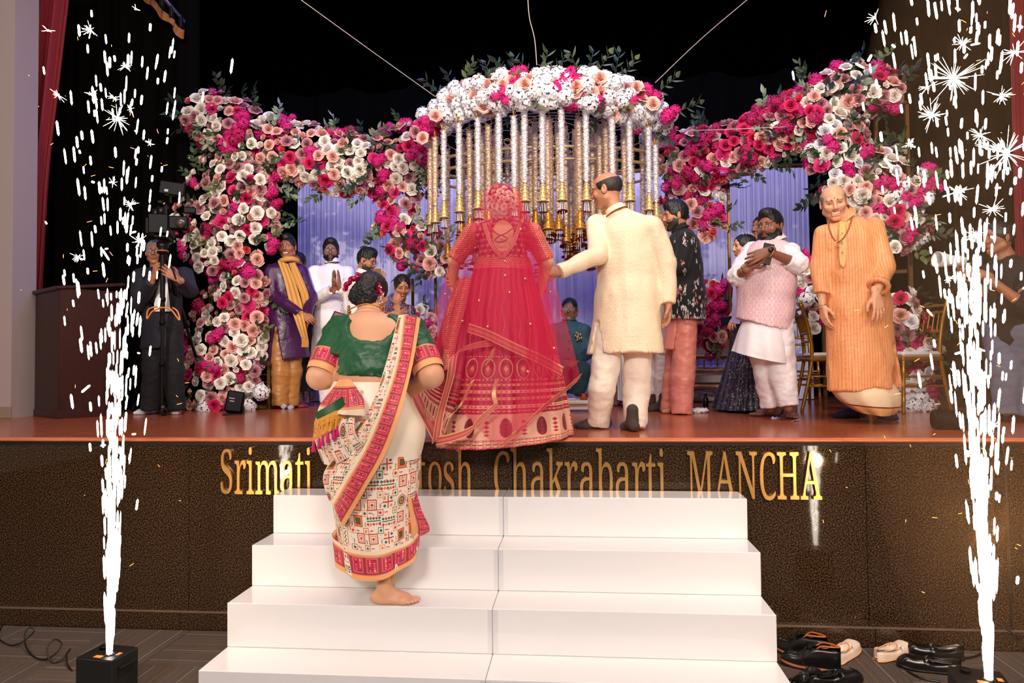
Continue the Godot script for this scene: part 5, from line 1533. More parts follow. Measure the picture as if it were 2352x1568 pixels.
# a sewn upper garment over the joints of a body
func garment(B: Body, called: String, m, q := {}) -> MeshInstance3D:
	var J := B.J; var b := Blob.new(q.get("cell", 0.013), q.get("k", 0.035))
	var side: Vector3 = (J.sr - J.sl).normalized(); var fw := side.cross(UP).normalized(); var fl: float = q.get("flat", 1.45)
	var ch: Vector3 = (J.sl + J.sr) * 0.5
	for s in ["l", "r"]:
		var sl: float = q.get("sleeve_" + s, q.get("sleeve_l", 1.0))      # 0 none, 0.5 to the elbow, 1 to the wrist
		if sl <= 0.0: continue
		var rs: Array = q.get("sleeve_w", [0.062, 0.056, 0.045])
		if sl > 0.5:
			var e: Vector3 = J["e" + s].lerp(J["w" + s], (sl - 0.5) * 2.0)
			var dd: Vector3 = (e - J["e" + s]).normalized()
			b.cap(J["s" + s], J["e" + s], rs[0], rs[1], Vector3.ZERO, 1.0, 0.02); b.cap(J["e" + s], e + dd * 0.03, rs[1], rs[2], Vector3.ZERO, 1.0, 0.015)
			b.trim(e, dd, rs[2] * 2.2)
		else:
			var e: Vector3 = J["s" + s].lerp(J["e" + s], sl * 2.0); var dd: Vector3 = (e - J["s" + s]).normalized()
			b.cap(J["s" + s], e + dd * 0.03, rs[0], rs[1], Vector3.ZERO, 1.0, 0.02)
			b.trim(e, dd, rs[1] * 2.0)
	var sh: float = q.get("shoulder", 0.062)
	b.cap(J.sl.lerp(ch, 0.12), J.sr.lerp(ch, 0.12), sh, sh)
	b.cap(J.sl.lerp(ch, 0.3), J.nk.lerp(ch, 0.35), sh * 0.9, 0.055); b.cap(J.sr.lerp(ch, 0.3), J.nk.lerp(ch, 0.35), sh * 0.9, 0.055)
	var r: Array = q.get("r", [0.16, 0.16, 0.17])      # chest, belly, hip
	var mid: Vector3 = ch.lerp(J.pe, 0.55) + fw * q.get("belly", 0.0)
	b.cap(ch.lerp(mid, 0.3), mid, r[0], r[1], fw, fl); b.cap(mid, J.pe, r[1], r[2], fw, fl)
	if J.has("hem"):
		var hd: Vector3 = J.hem + (J.hem - J.pe).normalized() * 0.06
		b.cap(J.pe, hd, r[2], q.get("hem_r", r[2] + 0.05), fw, q.get("hem_flat", fl))
		if J.has("hem2"): b.cap(J.pe, J.hem2, r[2] * 0.7, q.get("hem2_r", 0.12), fw, fl)
	if J.has("hem"):
		var up: Vector3 = (J.hem - J.pe).normalized()
		b.cut(J.hem, (up + side * q.get("hem_tilt", 0.0)).normalized())
	for sl in q.get("slits", []): b.slab(sl[0], sl[1], 0.014, sl[2])
	for e in q.get("carve", []): b.carve_ell(e[0], e[1], 0.01)
	b.trim(J.nk + (J.hd - J.nk).normalized() * q.get("neck", 0.05), (J.hd - J.nk), 0.11)
	b.fold(noise, q.get("fold", 0.012) * 0.8, q.get("fold_sc", v3(6, 3, 6)))
	b.fold(noise, q.get("fold", 0.012) * 0.16, v3(20, 9, 20))
	var mb := MB.new(); b.into(mb)
	if q.has("cyl"):   # wrap the pattern round the body: [repeats, top y, bottom y]
		var c: Vector3 = J.pe; var cy: Array = q.cyl
		for i in mb.v.size():
			var p := mb.v[i]; mb.uv[i] = Vector2(cy[0] * (atan2(p.x - c.x, p.z - c.z) / TAU + 0.5), clampf((cy[1] - p.y) / (cy[1] - cy[2]), 0.0, 1.0))
	return wpart(B.o, called, mb, m)

func trousers(B: Body, m, q := {}) -> MeshInstance3D:
	var J := B.J; var b := Blob.new(0.013, 0.03)
	var side: Vector3 = (J.sr - J.sl).normalized()
	var r: Array = q.get("r", [0.095, 0.078, 0.062])
	for s in ["l", "r"]:
		var hp: Vector3 = J.pe + side * (-0.08 if s == "l" else 0.08)
		var a: Vector3 = J["a" + s]; var dd: Vector3 = (a - J["k" + s]).normalized()
		b.cap(hp, J["k" + s], r[0], r[1], Vector3.ZERO, 1.0, 0.02); b.cap(J["k" + s], a + dd * 0.04, r[1], r[2], Vector3.ZERO, 1.0, 0.02)
		b.trim(a + dd * q.get("cuff", 0.015), dd, r[2] * 1.7)
	b.fold(noise, q.get("fold", 0.014) * 0.7, v3(6, 7, 6)); b.fold(noise, q.get("fold", 0.014) * 0.28, v3(12, 22, 12))
	var mb := MB.new(); b.into(mb)
	return wpart(B.o, q.get("called", "trousers"), mb, m)

func collar(B: Body, m, r := 0.064, h := 0.035, drop := 0.0) -> MeshInstance3D:
	var J := B.J; var ax: Vector3 = (J.hd - J.nk).normalized()
	var bs := aim(ax, v3(0.2, 0, 1)); var c: Vector3 = J.nk + ax * (0.035 - drop)
	var mb := MB.new(); var prof := [[r + 0.016, -0.012], [r + 0.006, 0.0], [r, h * 0.6], [r - 0.002, h], [r - 0.006, h], [r - 0.006, 0.0]]
	mb.lathe(prof, 24, Transform3D(bs, c))
	return wpart(B.o, "collar", mb, m)

func neck_chain(B: Body, called: String, list: Array, r: float, m, bead := 0.0):
	var s := spline(PackedVector3Array(list), 40); var mb := MB.new()
	if bead > 0.0:
		for p in s: mb.ball(p, bead, 6, 4)
	mb.tube(s, r, 5)
	wpart(B.o, called, mb, m)

func strip_on(B: Node3D, called: String, p: Array, w: Vector3, m, vs := 1.0, z := 0.0, count := 40, bulge := Vector3.ZERO):
	return wpart(B, called, ribbon(pts(p, z), w, count, vs, bulge), m)

# ------------------------------------------------------------- the people
func build_people():
	bride(); sari_woman(); cream_man(); black_jacket_man(); man_behind(); teal_man(); priest()
	pink_man(); glasses_man_behind(); blue_woman(); orange_man()
	purple_man(); woman_behind_purple(); white_man(); reader_man(); plum_woman(); videographer(); right_cameraman()

func cream_man():
	var B := person("bald-crowned man in a cream brocade long coat, seen from behind, holding the bride's arm", -0.53, {"hd": [1392, 437, -0.02], "nk": [1416, 486], "sl": [1372, 517, -0.08], "sr": [1499, 522, 0.04], "el": [1372, 586, 0.1], "wl": [1284, 624, 0.26], "er": [1532, 606, 0.03], "wr": [1535, 698, 0.05], "pe": [1440, 690], "hem": [1436, 812], "kl": [1383, 892, 0.06], "al": [1374, 972, -0.02], "kr": [1463, 892, -0.02], "ar": [1459, 980, 0.06]})
	add_head(B, head_mesh("male", 1.0, 1.0), v3(-0.93, -0.16, -0.36), v3(-0.05, 1, 0.05), 1.03)
	add_skin(B)
	add_hand(B, "l", hand_mesh("grip", 0.75, 0.05, 0.9), v3(-1, 0.1, 0.25), v3(0, -0.3, -1), false)
	add_hand(B, "r", hand_mesh("rel", 0.35), v3(-0.05, -1, 0.05), v3(-1, 0, 0.3), true)
	finish_skin(B, M.skin_mid)
	face(B, {"glasses": M.jet})
	hpart(B, "hair", hair_fringe("fringe"), M.hair_dark)
	garment(B, "long_coat", M.cream_brocade, {"r": [0.185, 0.19, 0.215], "hem_r": 0.265, "hem_flat": 1.35, "hem_tilt": 0.05, "sleeve_w": [0.072, 0.062, 0.048], "slits": [[at(1362, 735, -0.4), v3(1, 0, 0.5), v3(-0.6, 0, 1)]], "fold": 0.014})
	collar(B, M.cream_silk, 0.066, 0.028, 0.03)
	trousers(B, M.cream_trousers, {"r": [0.11, 0.088, 0.07]})
	sock(B, "sock", M.sock_brown, on_floor(1378, 984), v3(-1, 0, 0.12), true, 1.08); sock(B, "sock", M.sock_brown, on_floor(1452, 990), v3(-0.25, 0, -1), false, 1.05)

func black_jacket_man():
	var B := person("bearded man in embroidered black velvet jacket and pink trousers, facing left", -1.89, {"hd": [1551, 497], "nk": [1565, 533], "sl": [1558, 548, -0.17], "sr": [1578, 552, 0.15], "el": [1545, 606, -0.2], "wl": [1500, 600, -0.1], "er": [1566, 612, 0.2], "wr": [1512, 604, 0.12], "pe": [1574, 680], "hem": [1573, 735], "kl": [1550, 870, -0.08], "al": [1540, 940, -0.1], "kr": [1568, 870, 0.08], "ar": [1566, 942, 0.08]})
	add_head(B, head_mesh("male"), v3(-1, -0.1, 0.12), v3(0, 1, 0), 1.03)
	add_skin(B)
	add_hand(B, "l", hand_mesh("rel", 0.35), v3(-1, 0.2, 0), v3(0, 0, -1)); add_hand(B, "r", hand_mesh("rel", 0.35), v3(-1, 0.2, -0.2), v3(0, 0, -1))
	add_foot(B, on_floor(1562, 949), v3(-1, 0, 0.12), false, 1.0, "sock"); add_foot(B, on_floor(1540, 942), v3(-1, 0, 0.1), true, 1.0, "sock")
	finish_skin(B, M.skin_mid)
	face(B)
	hpart(B, "hair", hair_short("quiff", 0.006, 0.016, 0.07, 0.004), M.hair_black)
	hpart(B, "beard", beard("short", 0.003), M.hair_dark)
	garment(B, "jacket", M.velvet_embroidered, {"r": [0.17, 0.175, 0.2], "flat": 1.2, "hem_r": 0.21, "sleeve_w": [0.07, 0.06, 0.047], "cyl": [2.0, at(1560, 535, -1.8).y, at(1573, 736, -1.8).y], "fold": 0.008})
	collar(B, M.black_wool, 0.064, 0.03)
	B.J.hem = at(1556, 806, -1.89)
	garment(B, "kurta", M.pink_silk, {"r": [0.1, 0.1, 0.12], "hem_r": 0.165, "hem_flat": 1.25, "sleeve_l": 0.0, "sleeve_w": [0.05, 0.05, 0.04], "shoulder": 0.04, "slits": [[at(1562, 738, -1.72), v3(1, 0, 0), v3(0, 0, 1)]]})
	trousers(B, M.pink_silk, {"r": [0.088, 0.1, 0.085], "cuff": 0.03, "fold": 0.012})

func man_behind():
	var B := person("grey-haired man in white hidden between the cream coat and the black jacket", -2.35, {"hd": [1522, 500], "nk": [1525, 535], "sl": [1510, 552, -0.15], "sr": [1540, 552, 0.12], "el": [1500, 610, -0.1], "wl": [1485, 640, 0.0], "er": [1535, 615, 0.1], "wr": [1500, 620, 0.1], "pe": [1526, 690], "hem": [1522, 812], "kl": [1508, 860, -0.07], "al": [1504, 930, -0.08], "kr": [1526, 865, 0.07], "ar": [1525, 932, 0.06]})
	add_head(B, head_mesh("male"), v3(-0.8, 0, 0.5)); add_skin(B)
	add_hand(B, "l", hand_mesh("rel"), v3(-0.5, 1, 0.2), v3(1, 0, 0)); add_hand(B, "r", hand_mesh("rel"), v3(-0.5, 1, 0.2), v3(-1, 0, 0), true)
	finish_skin(B, M.skin_mid); face(B)
	hpart(B, "hair", hair_short("plain"), M.hair_grey)
	garment(B, "kurta", M.white_linen, {"r": [0.15, 0.15, 0.16], "hem_r": 0.18}); trousers(B, M.white_linen, {"r": [0.1, 0.085, 0.07]})
	sock(B, "sock", M.sock_brown, on_floor(1500, 941), v3(-1, 0, 0.1), false, 1.0); sock(B, "sock", M.sock_brown, on_floor(1520, 944), v3(-1, 0, 0.1), true, 1.0)

func priest():
	var B := person("barefoot person in a white wrap standing behind the man in the cream coat", -2.77, {"hd": [1440, 560], "nk": [1440, 596], "sl": [1408, 612], "sr": [1470, 612], "el": [1402, 680], "wl": [1420, 720, 0.2], "er": [1478, 680], "wr": [1460, 720, 0.2], "pe": [1440, 740], "kl": [1428, 830], "al": [1422, 915], "kr": [1448, 830], "ar": [1446, 915]})
	add_head(B, head_mesh("male"), v3(0, 0, 1)); add_skin(B)
	add_hand(B, "l", hand_mesh("rel"), v3(0.3, -0.4, 1), v3(1, 0, 0)); add_hand(B, "r", hand_mesh("rel"), v3(-0.3, -0.4, 1), v3(-1, 0, 0), true)
	add_foot(B, on_floor(1420, 930), v3(-0.5, 0, 1), true); add_foot(B, on_floor(1442, 930), v3(-0.3, 0, 1))
	finish_skin(B, M.skin_brown); face(B); hpart(B, "hair", hair_short("plain"), M.hair_black)
	garment(B, "shirt", M.white_linen, {"r": [0.15, 0.15, 0.155]})
	wpart(B.o, "wrap", loft([[1408, 730, 1472, 730, -2.77, 0.12], [1412, 800, 1468, 800, -2.77, 0.13], [1418, 870, 1456, 870, -2.75, 0.12], [1420, 918, 1450, 922, -2.75, 0.12]], 0.012, 7.0), M.white_linen)

func teal_man():
	var z := -3.05
	var B := person("seated man in a teal high-collared suit and clear glasses, seen past the bride's veil", z, {"hd": [1308, 710], "nk": [1307, 741], "sl": [1272, 758], "sr": [1344, 758], "el": [1262, 806, 0.05], "wl": [1296, 832, 0.33], "er": [1352, 810, 0.05], "wr": [1328, 832, 0.33], "pe": [1307, 848], "kl": [1286, 850, 0.42], "al": [1292, 908, 0.4], "kr": [1340, 852, 0.42], "ar": [1326, 904, 0.42]})
	add_head(B, head_mesh("heavy", 1.06, 1.12), v3(-0.12, -0.05, 1)); add_skin(B)
	add_hand(B, "l", hand_mesh("rel"), v3(0.9, -0.2, 0.5), v3(0, -0.6, -0.5)); add_hand(B, "r", hand_mesh("rel"), v3(-0.9, -0.2, 0.5), v3(0, -0.6, -0.5), true)
	finish_skin(B, M.skin_dark); face(B, {"glasses": M.silver, "mark": true})
	hpart(B, "hair", hair_short("plain"), M.hair_black)
	hpart(B, "moustache", simple_tube([v3(-0.02, -0.049, 0.081), v3(0, -0.044, 0.089), v3(0.02, -0.049, 0.081)], [0.003, 0.005, 0.003]), M.hair_black)
	garment(B, "jacket", M.teal, {"r": [0.165, 0.175, 0.17]})
	collar(B, M.gold_bead, 0.062, 0.03); collar(B, M.teal, 0.0635, 0.022)
	trousers(B, M.teal, {"r": [0.1, 0.085, 0.065]})
	for k in 4:
		var mb := MB.new(); mb.ball(at(1307 - k * 0.5, 762 + k * 20, z + 0.17), 0.008, 8, 5); wpart(B.o, "button", mb, M.jet)
	var br := MB.new()
	for k in 9: br.ball(at(1328 + 5 * cos(k * 2.4) * sqrt(k / 3.0), 772 + 6 * sin(k * 2.4) * sqrt(k / 3.0), z + 0.16), 0.012, 7, 5)
	wpart(B.o, "brooch", br, M.gold_bead)
	sock(B, "sock", M.sock_white, on_floor(1296, 918), v3(0.1, 0, 1), false, 1.0); sock(B, "sock", M.sock_white, on_floor(1324, 916), v3(0.2, 0, 1), true, 1.0)

func pink_man():
	var z := -1.21
	var B := person("stout bearded man in a pink patterned waistcoat over white, clutching a black phone", z, {"hd": [1768, 523], "nk": [1785, 562], "sl": [1728, 580, -0.1], "sr": [1812, 582, 0.1], "el": [1694, 634, 0.04], "wl": [1722, 612, 0.25], "er": [1832, 606, 0.2], "wr": [1764, 577, 0.3], "pe": [1758, 712], "hem": [1752, 746], "kl": [1762, 856, -0.04], "al": [1770, 938, -0.1], "kr": [1796, 860, 0.05], "ar": [1812, 938, 0.06]})
	add_head(B, head_mesh("heavy", 1.06, 1.12), v3(-0.66, -0.03, 0.75), UP, 1.08)
	add_skin(B, 1.2)
	add_hand(B, "l", hand_mesh("grip2", 0.55, 0.1, 0.6), v3(0.75, 0.65, 0.1), v3(0.3, -0.3, -1), true, 1.05); add_hand(B, "r", hand_mesh("grip", 0.75), v3(-0.9, -0.35, 0.1), v3(0.1, 0, -1), false, 1.05)
	add_foot(B, on_floor(1776, 955), v3(-1, 0, 0.12), true, 1.08); add_foot(B, on_floor(1818, 958), v3(-0.25, 0, 1), false, 1.08)
	finish_skin(B, M.skin_dark); face(B, {"bushy": 1.4})
	hpart(B, "hair", hair_short("crop", 0.006, 0.012, 0.07, 0.003), M.hair_black)
	hpart(B, "beard", beard("full", 0.005, 1.06, 1.12), M.hair_black)
	garment(B, "waistcoat", M.pink_brocade, {"r": [0.185, 0.215, 0.205], "belly": 0.02, "flat": 1.12, "hem_r": 0.205, "sleeve_l": 0.0, "sleeve_w": [0.085, 0.075, 0.06], "shoulder": 0.07, "fold": 0.01, "hem_tilt": -0.12})
	collar(B, M.pink_brocade, 0.073, 0.03)
	# shirt sleeves pushed up to the elbow, and the kurta showing below the waistcoat
	for s in ["l", "r"]:
		var b := Blob.new(0.012, 0.02)
		b.cap(B.J["s" + s], B.J["e" + s], 0.082, 0.072); b.cap(B.J["e" + s], B.J["e" + s].lerp(B.J["w" + s], 0.4), 0.07, 0.05)
		b.trim(B.J["e" + s].lerp(B.J["w" + s], 0.32), B.J["w" + s] - B.J["e" + s], 0.1)
		b.fold(noise, 0.012, v3(14, 14, 14)); b.fold(noise, 0.006, v3(30, 30, 30))
		var mb := MB.new(); b.into(mb); wpart(B.o, "sleeve", mb, M.white_linen)
	wpart(B.o, "kurta", loft([[1712, 730, 1800, 732, z, 0.15], [1700, 752, 1808, 754, z, 0.18], [1690, 785, 1815, 800, z, 0.2], [1684, 806, 1818, 832, z, 0.2]], 0.012, 6.0, 0.03), M.white_silk)
	trousers(B, M.white_silk, {"r": [0.12, 0.098, 0.066], "fold": 0.016, "cuff": -0.02})
	bangle(B, B.J.wr.lerp(B.J.er, 0.06), B.J.wr - B.J.er, 0.038, 0.006, M.gold, "watch_strap")
	var w := MB.new(); w.ball(B.J.wr.lerp(B.J.er, 0.06) + v3(0, 0.012, 0.036), v3(0.02, 0.02, 0.008), 12, 6); wpart(B.o, "watch_face", w, M.jet)
	bangle(B, B.J.wl.lerp(B.J.el, 0.1), B.J.wl - B.J.el, 0.037, 0.005, M.label_orange, "wrist_thread"); bangle(B, B.J.wl.lerp(B.J.el, 0.3), B.J.wl - B.J.el, 0.04, 0.004, M.gold)
	var ph := MB.new(); ph.box(at(1762, 583, z + 0.28), v3(0.075, 0.15, 0.01), 0.004, Basis(v3(0, 0, 1), -0.25))
	single("phone", "black phone held against the chest of the man in the pink waistcoat", "phone", ph, M.phone)

func glasses_man_behind():
	var B := person("man in glasses almost hidden behind the head of the man in pink", -2.45, {"hd": [1750, 524], "nk": [1754, 558], "sl": [1735, 575, -0.1], "sr": [1785, 577, 0.05], "el": [1732, 640], "wl": [1740, 690], "er": [1792, 640], "wr": [1790, 690], "pe": [1760, 715], "hem": [1760, 800], "kl": [1752, 830], "al": [1750, 910], "kr": [1772, 830], "ar": [1772, 910]})
	add_head(B, head_mesh("male"), v3(-0.85, 0, 0.5)); add_skin(B)
	add_hand(B, "l", hand_mesh("rel"), v3(0, -1, 0), v3(1, 0, 0)); add_hand(B, "r", hand_mesh("rel"), v3(0, -1, 0), v3(-1, 0, 0), true)
	finish_skin(B, M.skin_brown); face(B, {"glasses": M.silver}); hpart(B, "hair", hair_short("plain"), M.hair_black)
	garment(B, "kurta", M.navy, {"r": [0.15, 0.15, 0.15]}); trousers(B, M.black_wool)
	for q in [[1750, 924], [1772, 924]]: sock(B, "shoe", M.leather_black, on_floor(q[0], q[1]), v3(-0.3, 0, 1), false, 1.0)

func blue_woman():
	var z := -2.2
	var B := person("woman in navy with lavender stole and beaded hair behind the man in pink", z, {"hd": [1708, 567], "nk": [1720, 602], "sl": [1706, 626, -0.1], "sr": [1732, 628, 0.1], "el": [1700, 685, 0.0], "wl": [1686, 718, 0.14], "er": [1716, 690, 0.14], "wr": [1694, 722, 0.2], "pe": [1712, 715]})
	add_head(B, head_mesh("female", 0.95, 0.85, 0.4, 0.95, true), v3(-0.97, -0.06, 0.2), UP, 1.0); add_skin(B, 0.85, ["l", "r"], false)
	add_hand(B, "l", hand_mesh("grip"), v3(-0.5, -0.8, 0.2), v3(0.7, 0, -0.6), false, 0.9); add_hand(B, "r", hand_mesh("grip"), v3(-0.5, -0.8, 0.1), v3(0.7, -0.2, -0.6), true, 0.9)
	finish_skin(B, M.skin_fair); face(B, {"kajal": true, "teeth": 0.02})
	hpart(B, "hair", long_hair("long"), M.hair_black)
	var pr := MB.new()
	for k in 7: pr.ball(v3(0.03 + 0.052 * sin(k * 0.24), 0.108 - 0.03 * (1 - cos(k * 0.3)), 0.01 - k * 0.016) * v3(1.35, 1, 1), 0.005, 6, 4)
	hpart(B, "hair_pearls", pr, M.pearl)
	garment(B, "blouse", M.navy_sequin, {"r": [0.13, 0.12, 0.13], "sleeve_l": 0.4, "sleeve_w": [0.052, 0.046, 0.04], "shoulder": 0.05})
	wpart(B.o, "skirt", loft([[1692, 690, 1735, 690, z, 0.13], [1688, 760, 1738, 760, z, 0.17], [1664, 860, 1745, 860, z, 0.28], [1640, 938, 1752, 936, z, 0.36]], 0.02, 12.0), M.navy_sequin)
	var st := patch(net([[[1694, 622, 0.16], [1706, 618, 0.19]], [[1684, 660, 0.2], [1702, 660, 0.24]], [[1682, 700, 0.22], [1702, 700, 0.26]], [[1680, 742, 0.22], [1700, 744, 0.26]]], z), 8, 20)
	var mb := MB.new(); mb.grid(st); wpart(B.o, "stole", mb, M.lavender)
	bangle(B, B.J.wl.lerp(B.J.el, 0.15), B.J.wl - B.J.el, 0.036, 0.005, M.gold)
	var ph := MB.new(); ph.box(at(1676, 736, z + 0.18), v3(0.15, 0.075, 0.01), 0.004, Basis(v3(0, 0, 1), 0.1))
	single("phone", "dark phone held low by the woman with the lavender stole", "phone", ph, M.phone)

func long_hair(key: String) -> MB:
	if HM.has(key): return HM[key]
	var b := Blob.new(0.0055, 0.02)
	b.ell(v3(0, 0.03, -0.018), v3(0.082, 0.088, 0.1)); b.cap(v3(0, -0.02, -0.07), v3(0, -0.24, -0.085), 0.062, 0.04, Vector3.BACK, 1.3)
	b.carve_ell(v3(0, -0.07, 0.09), v3(0.066, 0.15, 0.08), 0.006); b.carve_ell(v3(0, -0.14, 0.04), v3(0.12, 0.12, 0.06), 0.006)
	b.fold(noise, 0.006, v3(60, 8, 60))
	var mb := MB.new(); b.into(mb); HM[key] = mb
	return mb

func orange_man():
	var z := -0.94
	var B := person("smiling bald man in an orange striped kurta with a bead necklace, leaning left", z, {"hd": [1915, 465, 0.04], "nk": [1943, 505], "sl": [1897, 540, 0.02], "sr": [2004, 524, -0.02], "el": [1883, 610, 0.0], "wl": [1889, 702, 0.06], "er": [2032, 616, 0.1], "wr": [2012, 676, 0.25], "pe": [1970, 700], "hem": [1984, 893], "hem2": [2062, 905, -0.02], "kl": [1945, 870], "al": [1962, 915, -0.05], "kr": [2015, 870], "ar": [2030, 915, 0.02]})
	add_head(B, head_mesh("smile", 1.02, 1.05, 1.0), v3(-0.22, -0.32, 0.92), v3(-0.17, 1, 0.2), 1.07)
	add_skin(B, 1.1)
	add_hand(B, "l", hand_mesh("rel"), v3(0.08, -1, 0.15), v3(1, 0, -0.2), false, 1.05); add_hand(B, "r", hand_mesh("open", 0.2, 0.35, 0.1), v3(0.12, -1, 0.15), v3(-0.3, 0, -1), true, 1.05)
	finish_skin(B, M.skin_fair); face(B, {"teeth": 0.025, "squint": 0.55, "mark": true, "brow": M.hair_dark})
	hpart(B, "hair", hair_fringe("fringe_wide", 1.02), M.hair_grey)
	garment(B, "kurta", M.orange_stripe, {"r": [0.19, 0.205, 0.22], "hem_r": 0.25, "hem2_r": 0.06, "flat": 1.35, "hem_tilt": 0.0, "sleeve_l": 0.86, "sleeve_r": 0.78, "sleeve_w": [0.078, 0.068, 0.055], "fold": 0.018, "slits": [[at(2052, 790, z + 0.08), v3(1, 0, -0.6), v3(0.8, 0, 0.7)]]})
	collar(B, M.orange_stripe, 0.072, 0.034)
	# placket and rolled cuff
	var pl := patch(net([[[1929, 508, 0.13], [1940, 510, 0.13]], [[1928, 550, 0.165], [1943, 550, 0.165]], [[1929, 600, 0.185], [1942, 600, 0.185]], [[1936, 612, 0.19], [1938, 612, 0.19]]], z), 6, 18)
	var mb := MB.new(); mb.grid(pl); wpart(B.o, "placket", mb, M.dhoti_gold)
	for k in 3:
		mb = MB.new(); mb.ball(at(1935, 535 + 22 * k, z + 0.182 + 0.008 * k), 0.006, 8, 5); wpart(B.o, "button", mb, M.gold_bead)
	bangle(B, B.J.wr.lerp(B.J.er, 0.32), B.J.wr - B.J.er, 0.058, 0.018, M.orange_stripe, "rolled_cuff")
	bangle(B, B.J.wl, B.J.wl - B.J.el, 0.036, 0.003, M.silver); bangle(B, B.J.wl + v3(0, -0.022, 0), B.J.wl - B.J.el, 0.034, 0.004, M.gold)
	neck_chain(B, "bead_necklace", [at(1956, 478, z - 0.02), at(1957, 500, z + 0.1), at(1945, 535, z + 0.18), at(1925, 556, z + 0.2), at(1910, 540, z + 0.19), at(1903, 512, z + 0.14), at(1910, 492, z + 0.02)], 0.003, M.sole_brown, 0.0062)
	wpart(B.o, "dhoti", loft([[1920, 876, 2044, 876, z, 0.15], [1910, 892, 2062, 898, z, 0.17], [1922, 912, 2064, 918, z, 0.175], [1944, 930, 2058, 936, z, 0.165], [1968, 944, 2046, 948, z, 0.14]], 0.014, 5.0, 0.02, 60), M.dhoti_cloth)
	sock(B, "sock", M.sock_navy, on_floor(1966, 960), v3(-1, 0, 0.15), true, 1.08); sock(B, "sock", M.sock_navy, on_floor(2030, 962), v3(0.05, 0, 1), false, 1.08)

func purple_man():
	var z := -2.75
	var B := person("smiling man in a purple silk kurta with a golden scarf, hands clasped, at the left", z, {"hd": [660, 569], "nk": [664, 603], "sl": [622, 624, 0.08], "sr": [690, 622, -0.1], "el": [626, 678, 0.14], "wl": [694, 722, 0.24], "er": [714, 680, 0.0], "wr": [706, 724, 0.2], "pe": [659, 715], "hem": [665, 825], "kl": [645, 855, 0.05], "al": [643, 925, 0.06], "kr": [672, 855, -0.05], "ar": [668, 924, -0.05]})
	add_head(B, head_mesh("smile", 1.02, 1.05, 1.0), v3(0.12, -0.03, 1), v3(-0.04, 1, 0), 1.05); add_skin(B)
	add_hand(B, "l", hand_mesh("grip2", 0.55, 0.1, 0.6), v3(0.8, -0.5, 0.2), v3(0, -0.5, -1)); add_hand(B, "r", hand_mesh("grip", 0.75), v3(-0.2, -0.9, 0.3), v3(-0.3, 0, -1), true)
	finish_skin(B, M.skin_brown); face(B, {"teeth": 0.024, "bushy": 1.2})
	hpart(B, "hair", hair_short("quiff", 0.006, 0.016, 0.07, 0.004), M.hair_black)
	garment(B, "kurta", M.purple_silk, {"r": [0.165, 0.17, 0.185], "hem_r": 0.215, "hem_tilt": 0.08, "sleeve_w": [0.075, 0.062, 0.045], "slits": [[at(638, 745, z + 0.12), v3(1, 0, 0.4), v3(-0.4, 0, 1)]], "fold": 0.012})
	trousers(B, M.gold_silk, {"r": [0.085, 0.092, 0.076], "fold": 0.013, "cuff": 0.03})
	# scarf: a roll round the neck and two tails down the front
	var ring := []
	for i in 17: ring.append(B.J.nk + v3(0.078 * cos(TAU * i / 16), 0.02 + 0.008 * sin(TAU * i / 8), 0.078 * sin(TAU * i / 16)))
	wpart(B.o, "scarf_roll", simple_tube(ring, 0.028, 10, true), M.gold_scarf)
	for q in [[[[638, 598, 0.1], [662, 606, 0.14]], [[652, 640, 0.17], [676, 640, 0.19]], [[664, 690, 0.18], [692, 690, 0.2]], [[676, 730, 0.26], [700, 734, 0.28]], [[692, 775, 0.24], [708, 778, 0.25]]], [[[664, 604, 0.13], [678, 602, 0.08]], [[676, 640, 0.17], [694, 636, 0.1]], [[690, 675, 0.17], [708, 672, 0.1]], [[696, 706, 0.16], [712, 700, 0.1]]]]:
		var mb := MB.new(); mb.grid(ruffle(patch(net(q, z), 14, 26), 0.012, 3.0, Vector3.BACK, 0.0)); wpart(B.o, "scarf_tail", mb, M.gold_scarf)
	var fr := MB.new()
	for k in 9: fr.tube(pts([[693 + k * 1.8, 776, 0.245], [694 + k * 1.8, 786, 0.24], [693 + k * 1.9, 797, 0.24]], z), 0.004, 4)
	wpart(B.o, "scarf_fringe", fr, M.gold_scarf)
	sock(B, "shoe", M.maroon, on_floor(643, 938), v3(1, 0, 0.25), true, 1.05); sock(B, "shoe", M.maroon, on_floor(672, 936), v3(1, 0, 0.2), false, 1.05)
	for q in [[652, 933], [668, 936]]:
		var mb := MB.new(); var c := at(q[0], q[1], z + 0.1); mb.box(c, v3(0.05, 0.05, 0.05), 0.01, Basis(v3(0, 0, 1), 0.78)); wpart(B.o, "shoe_check", mb, M.grey_print)

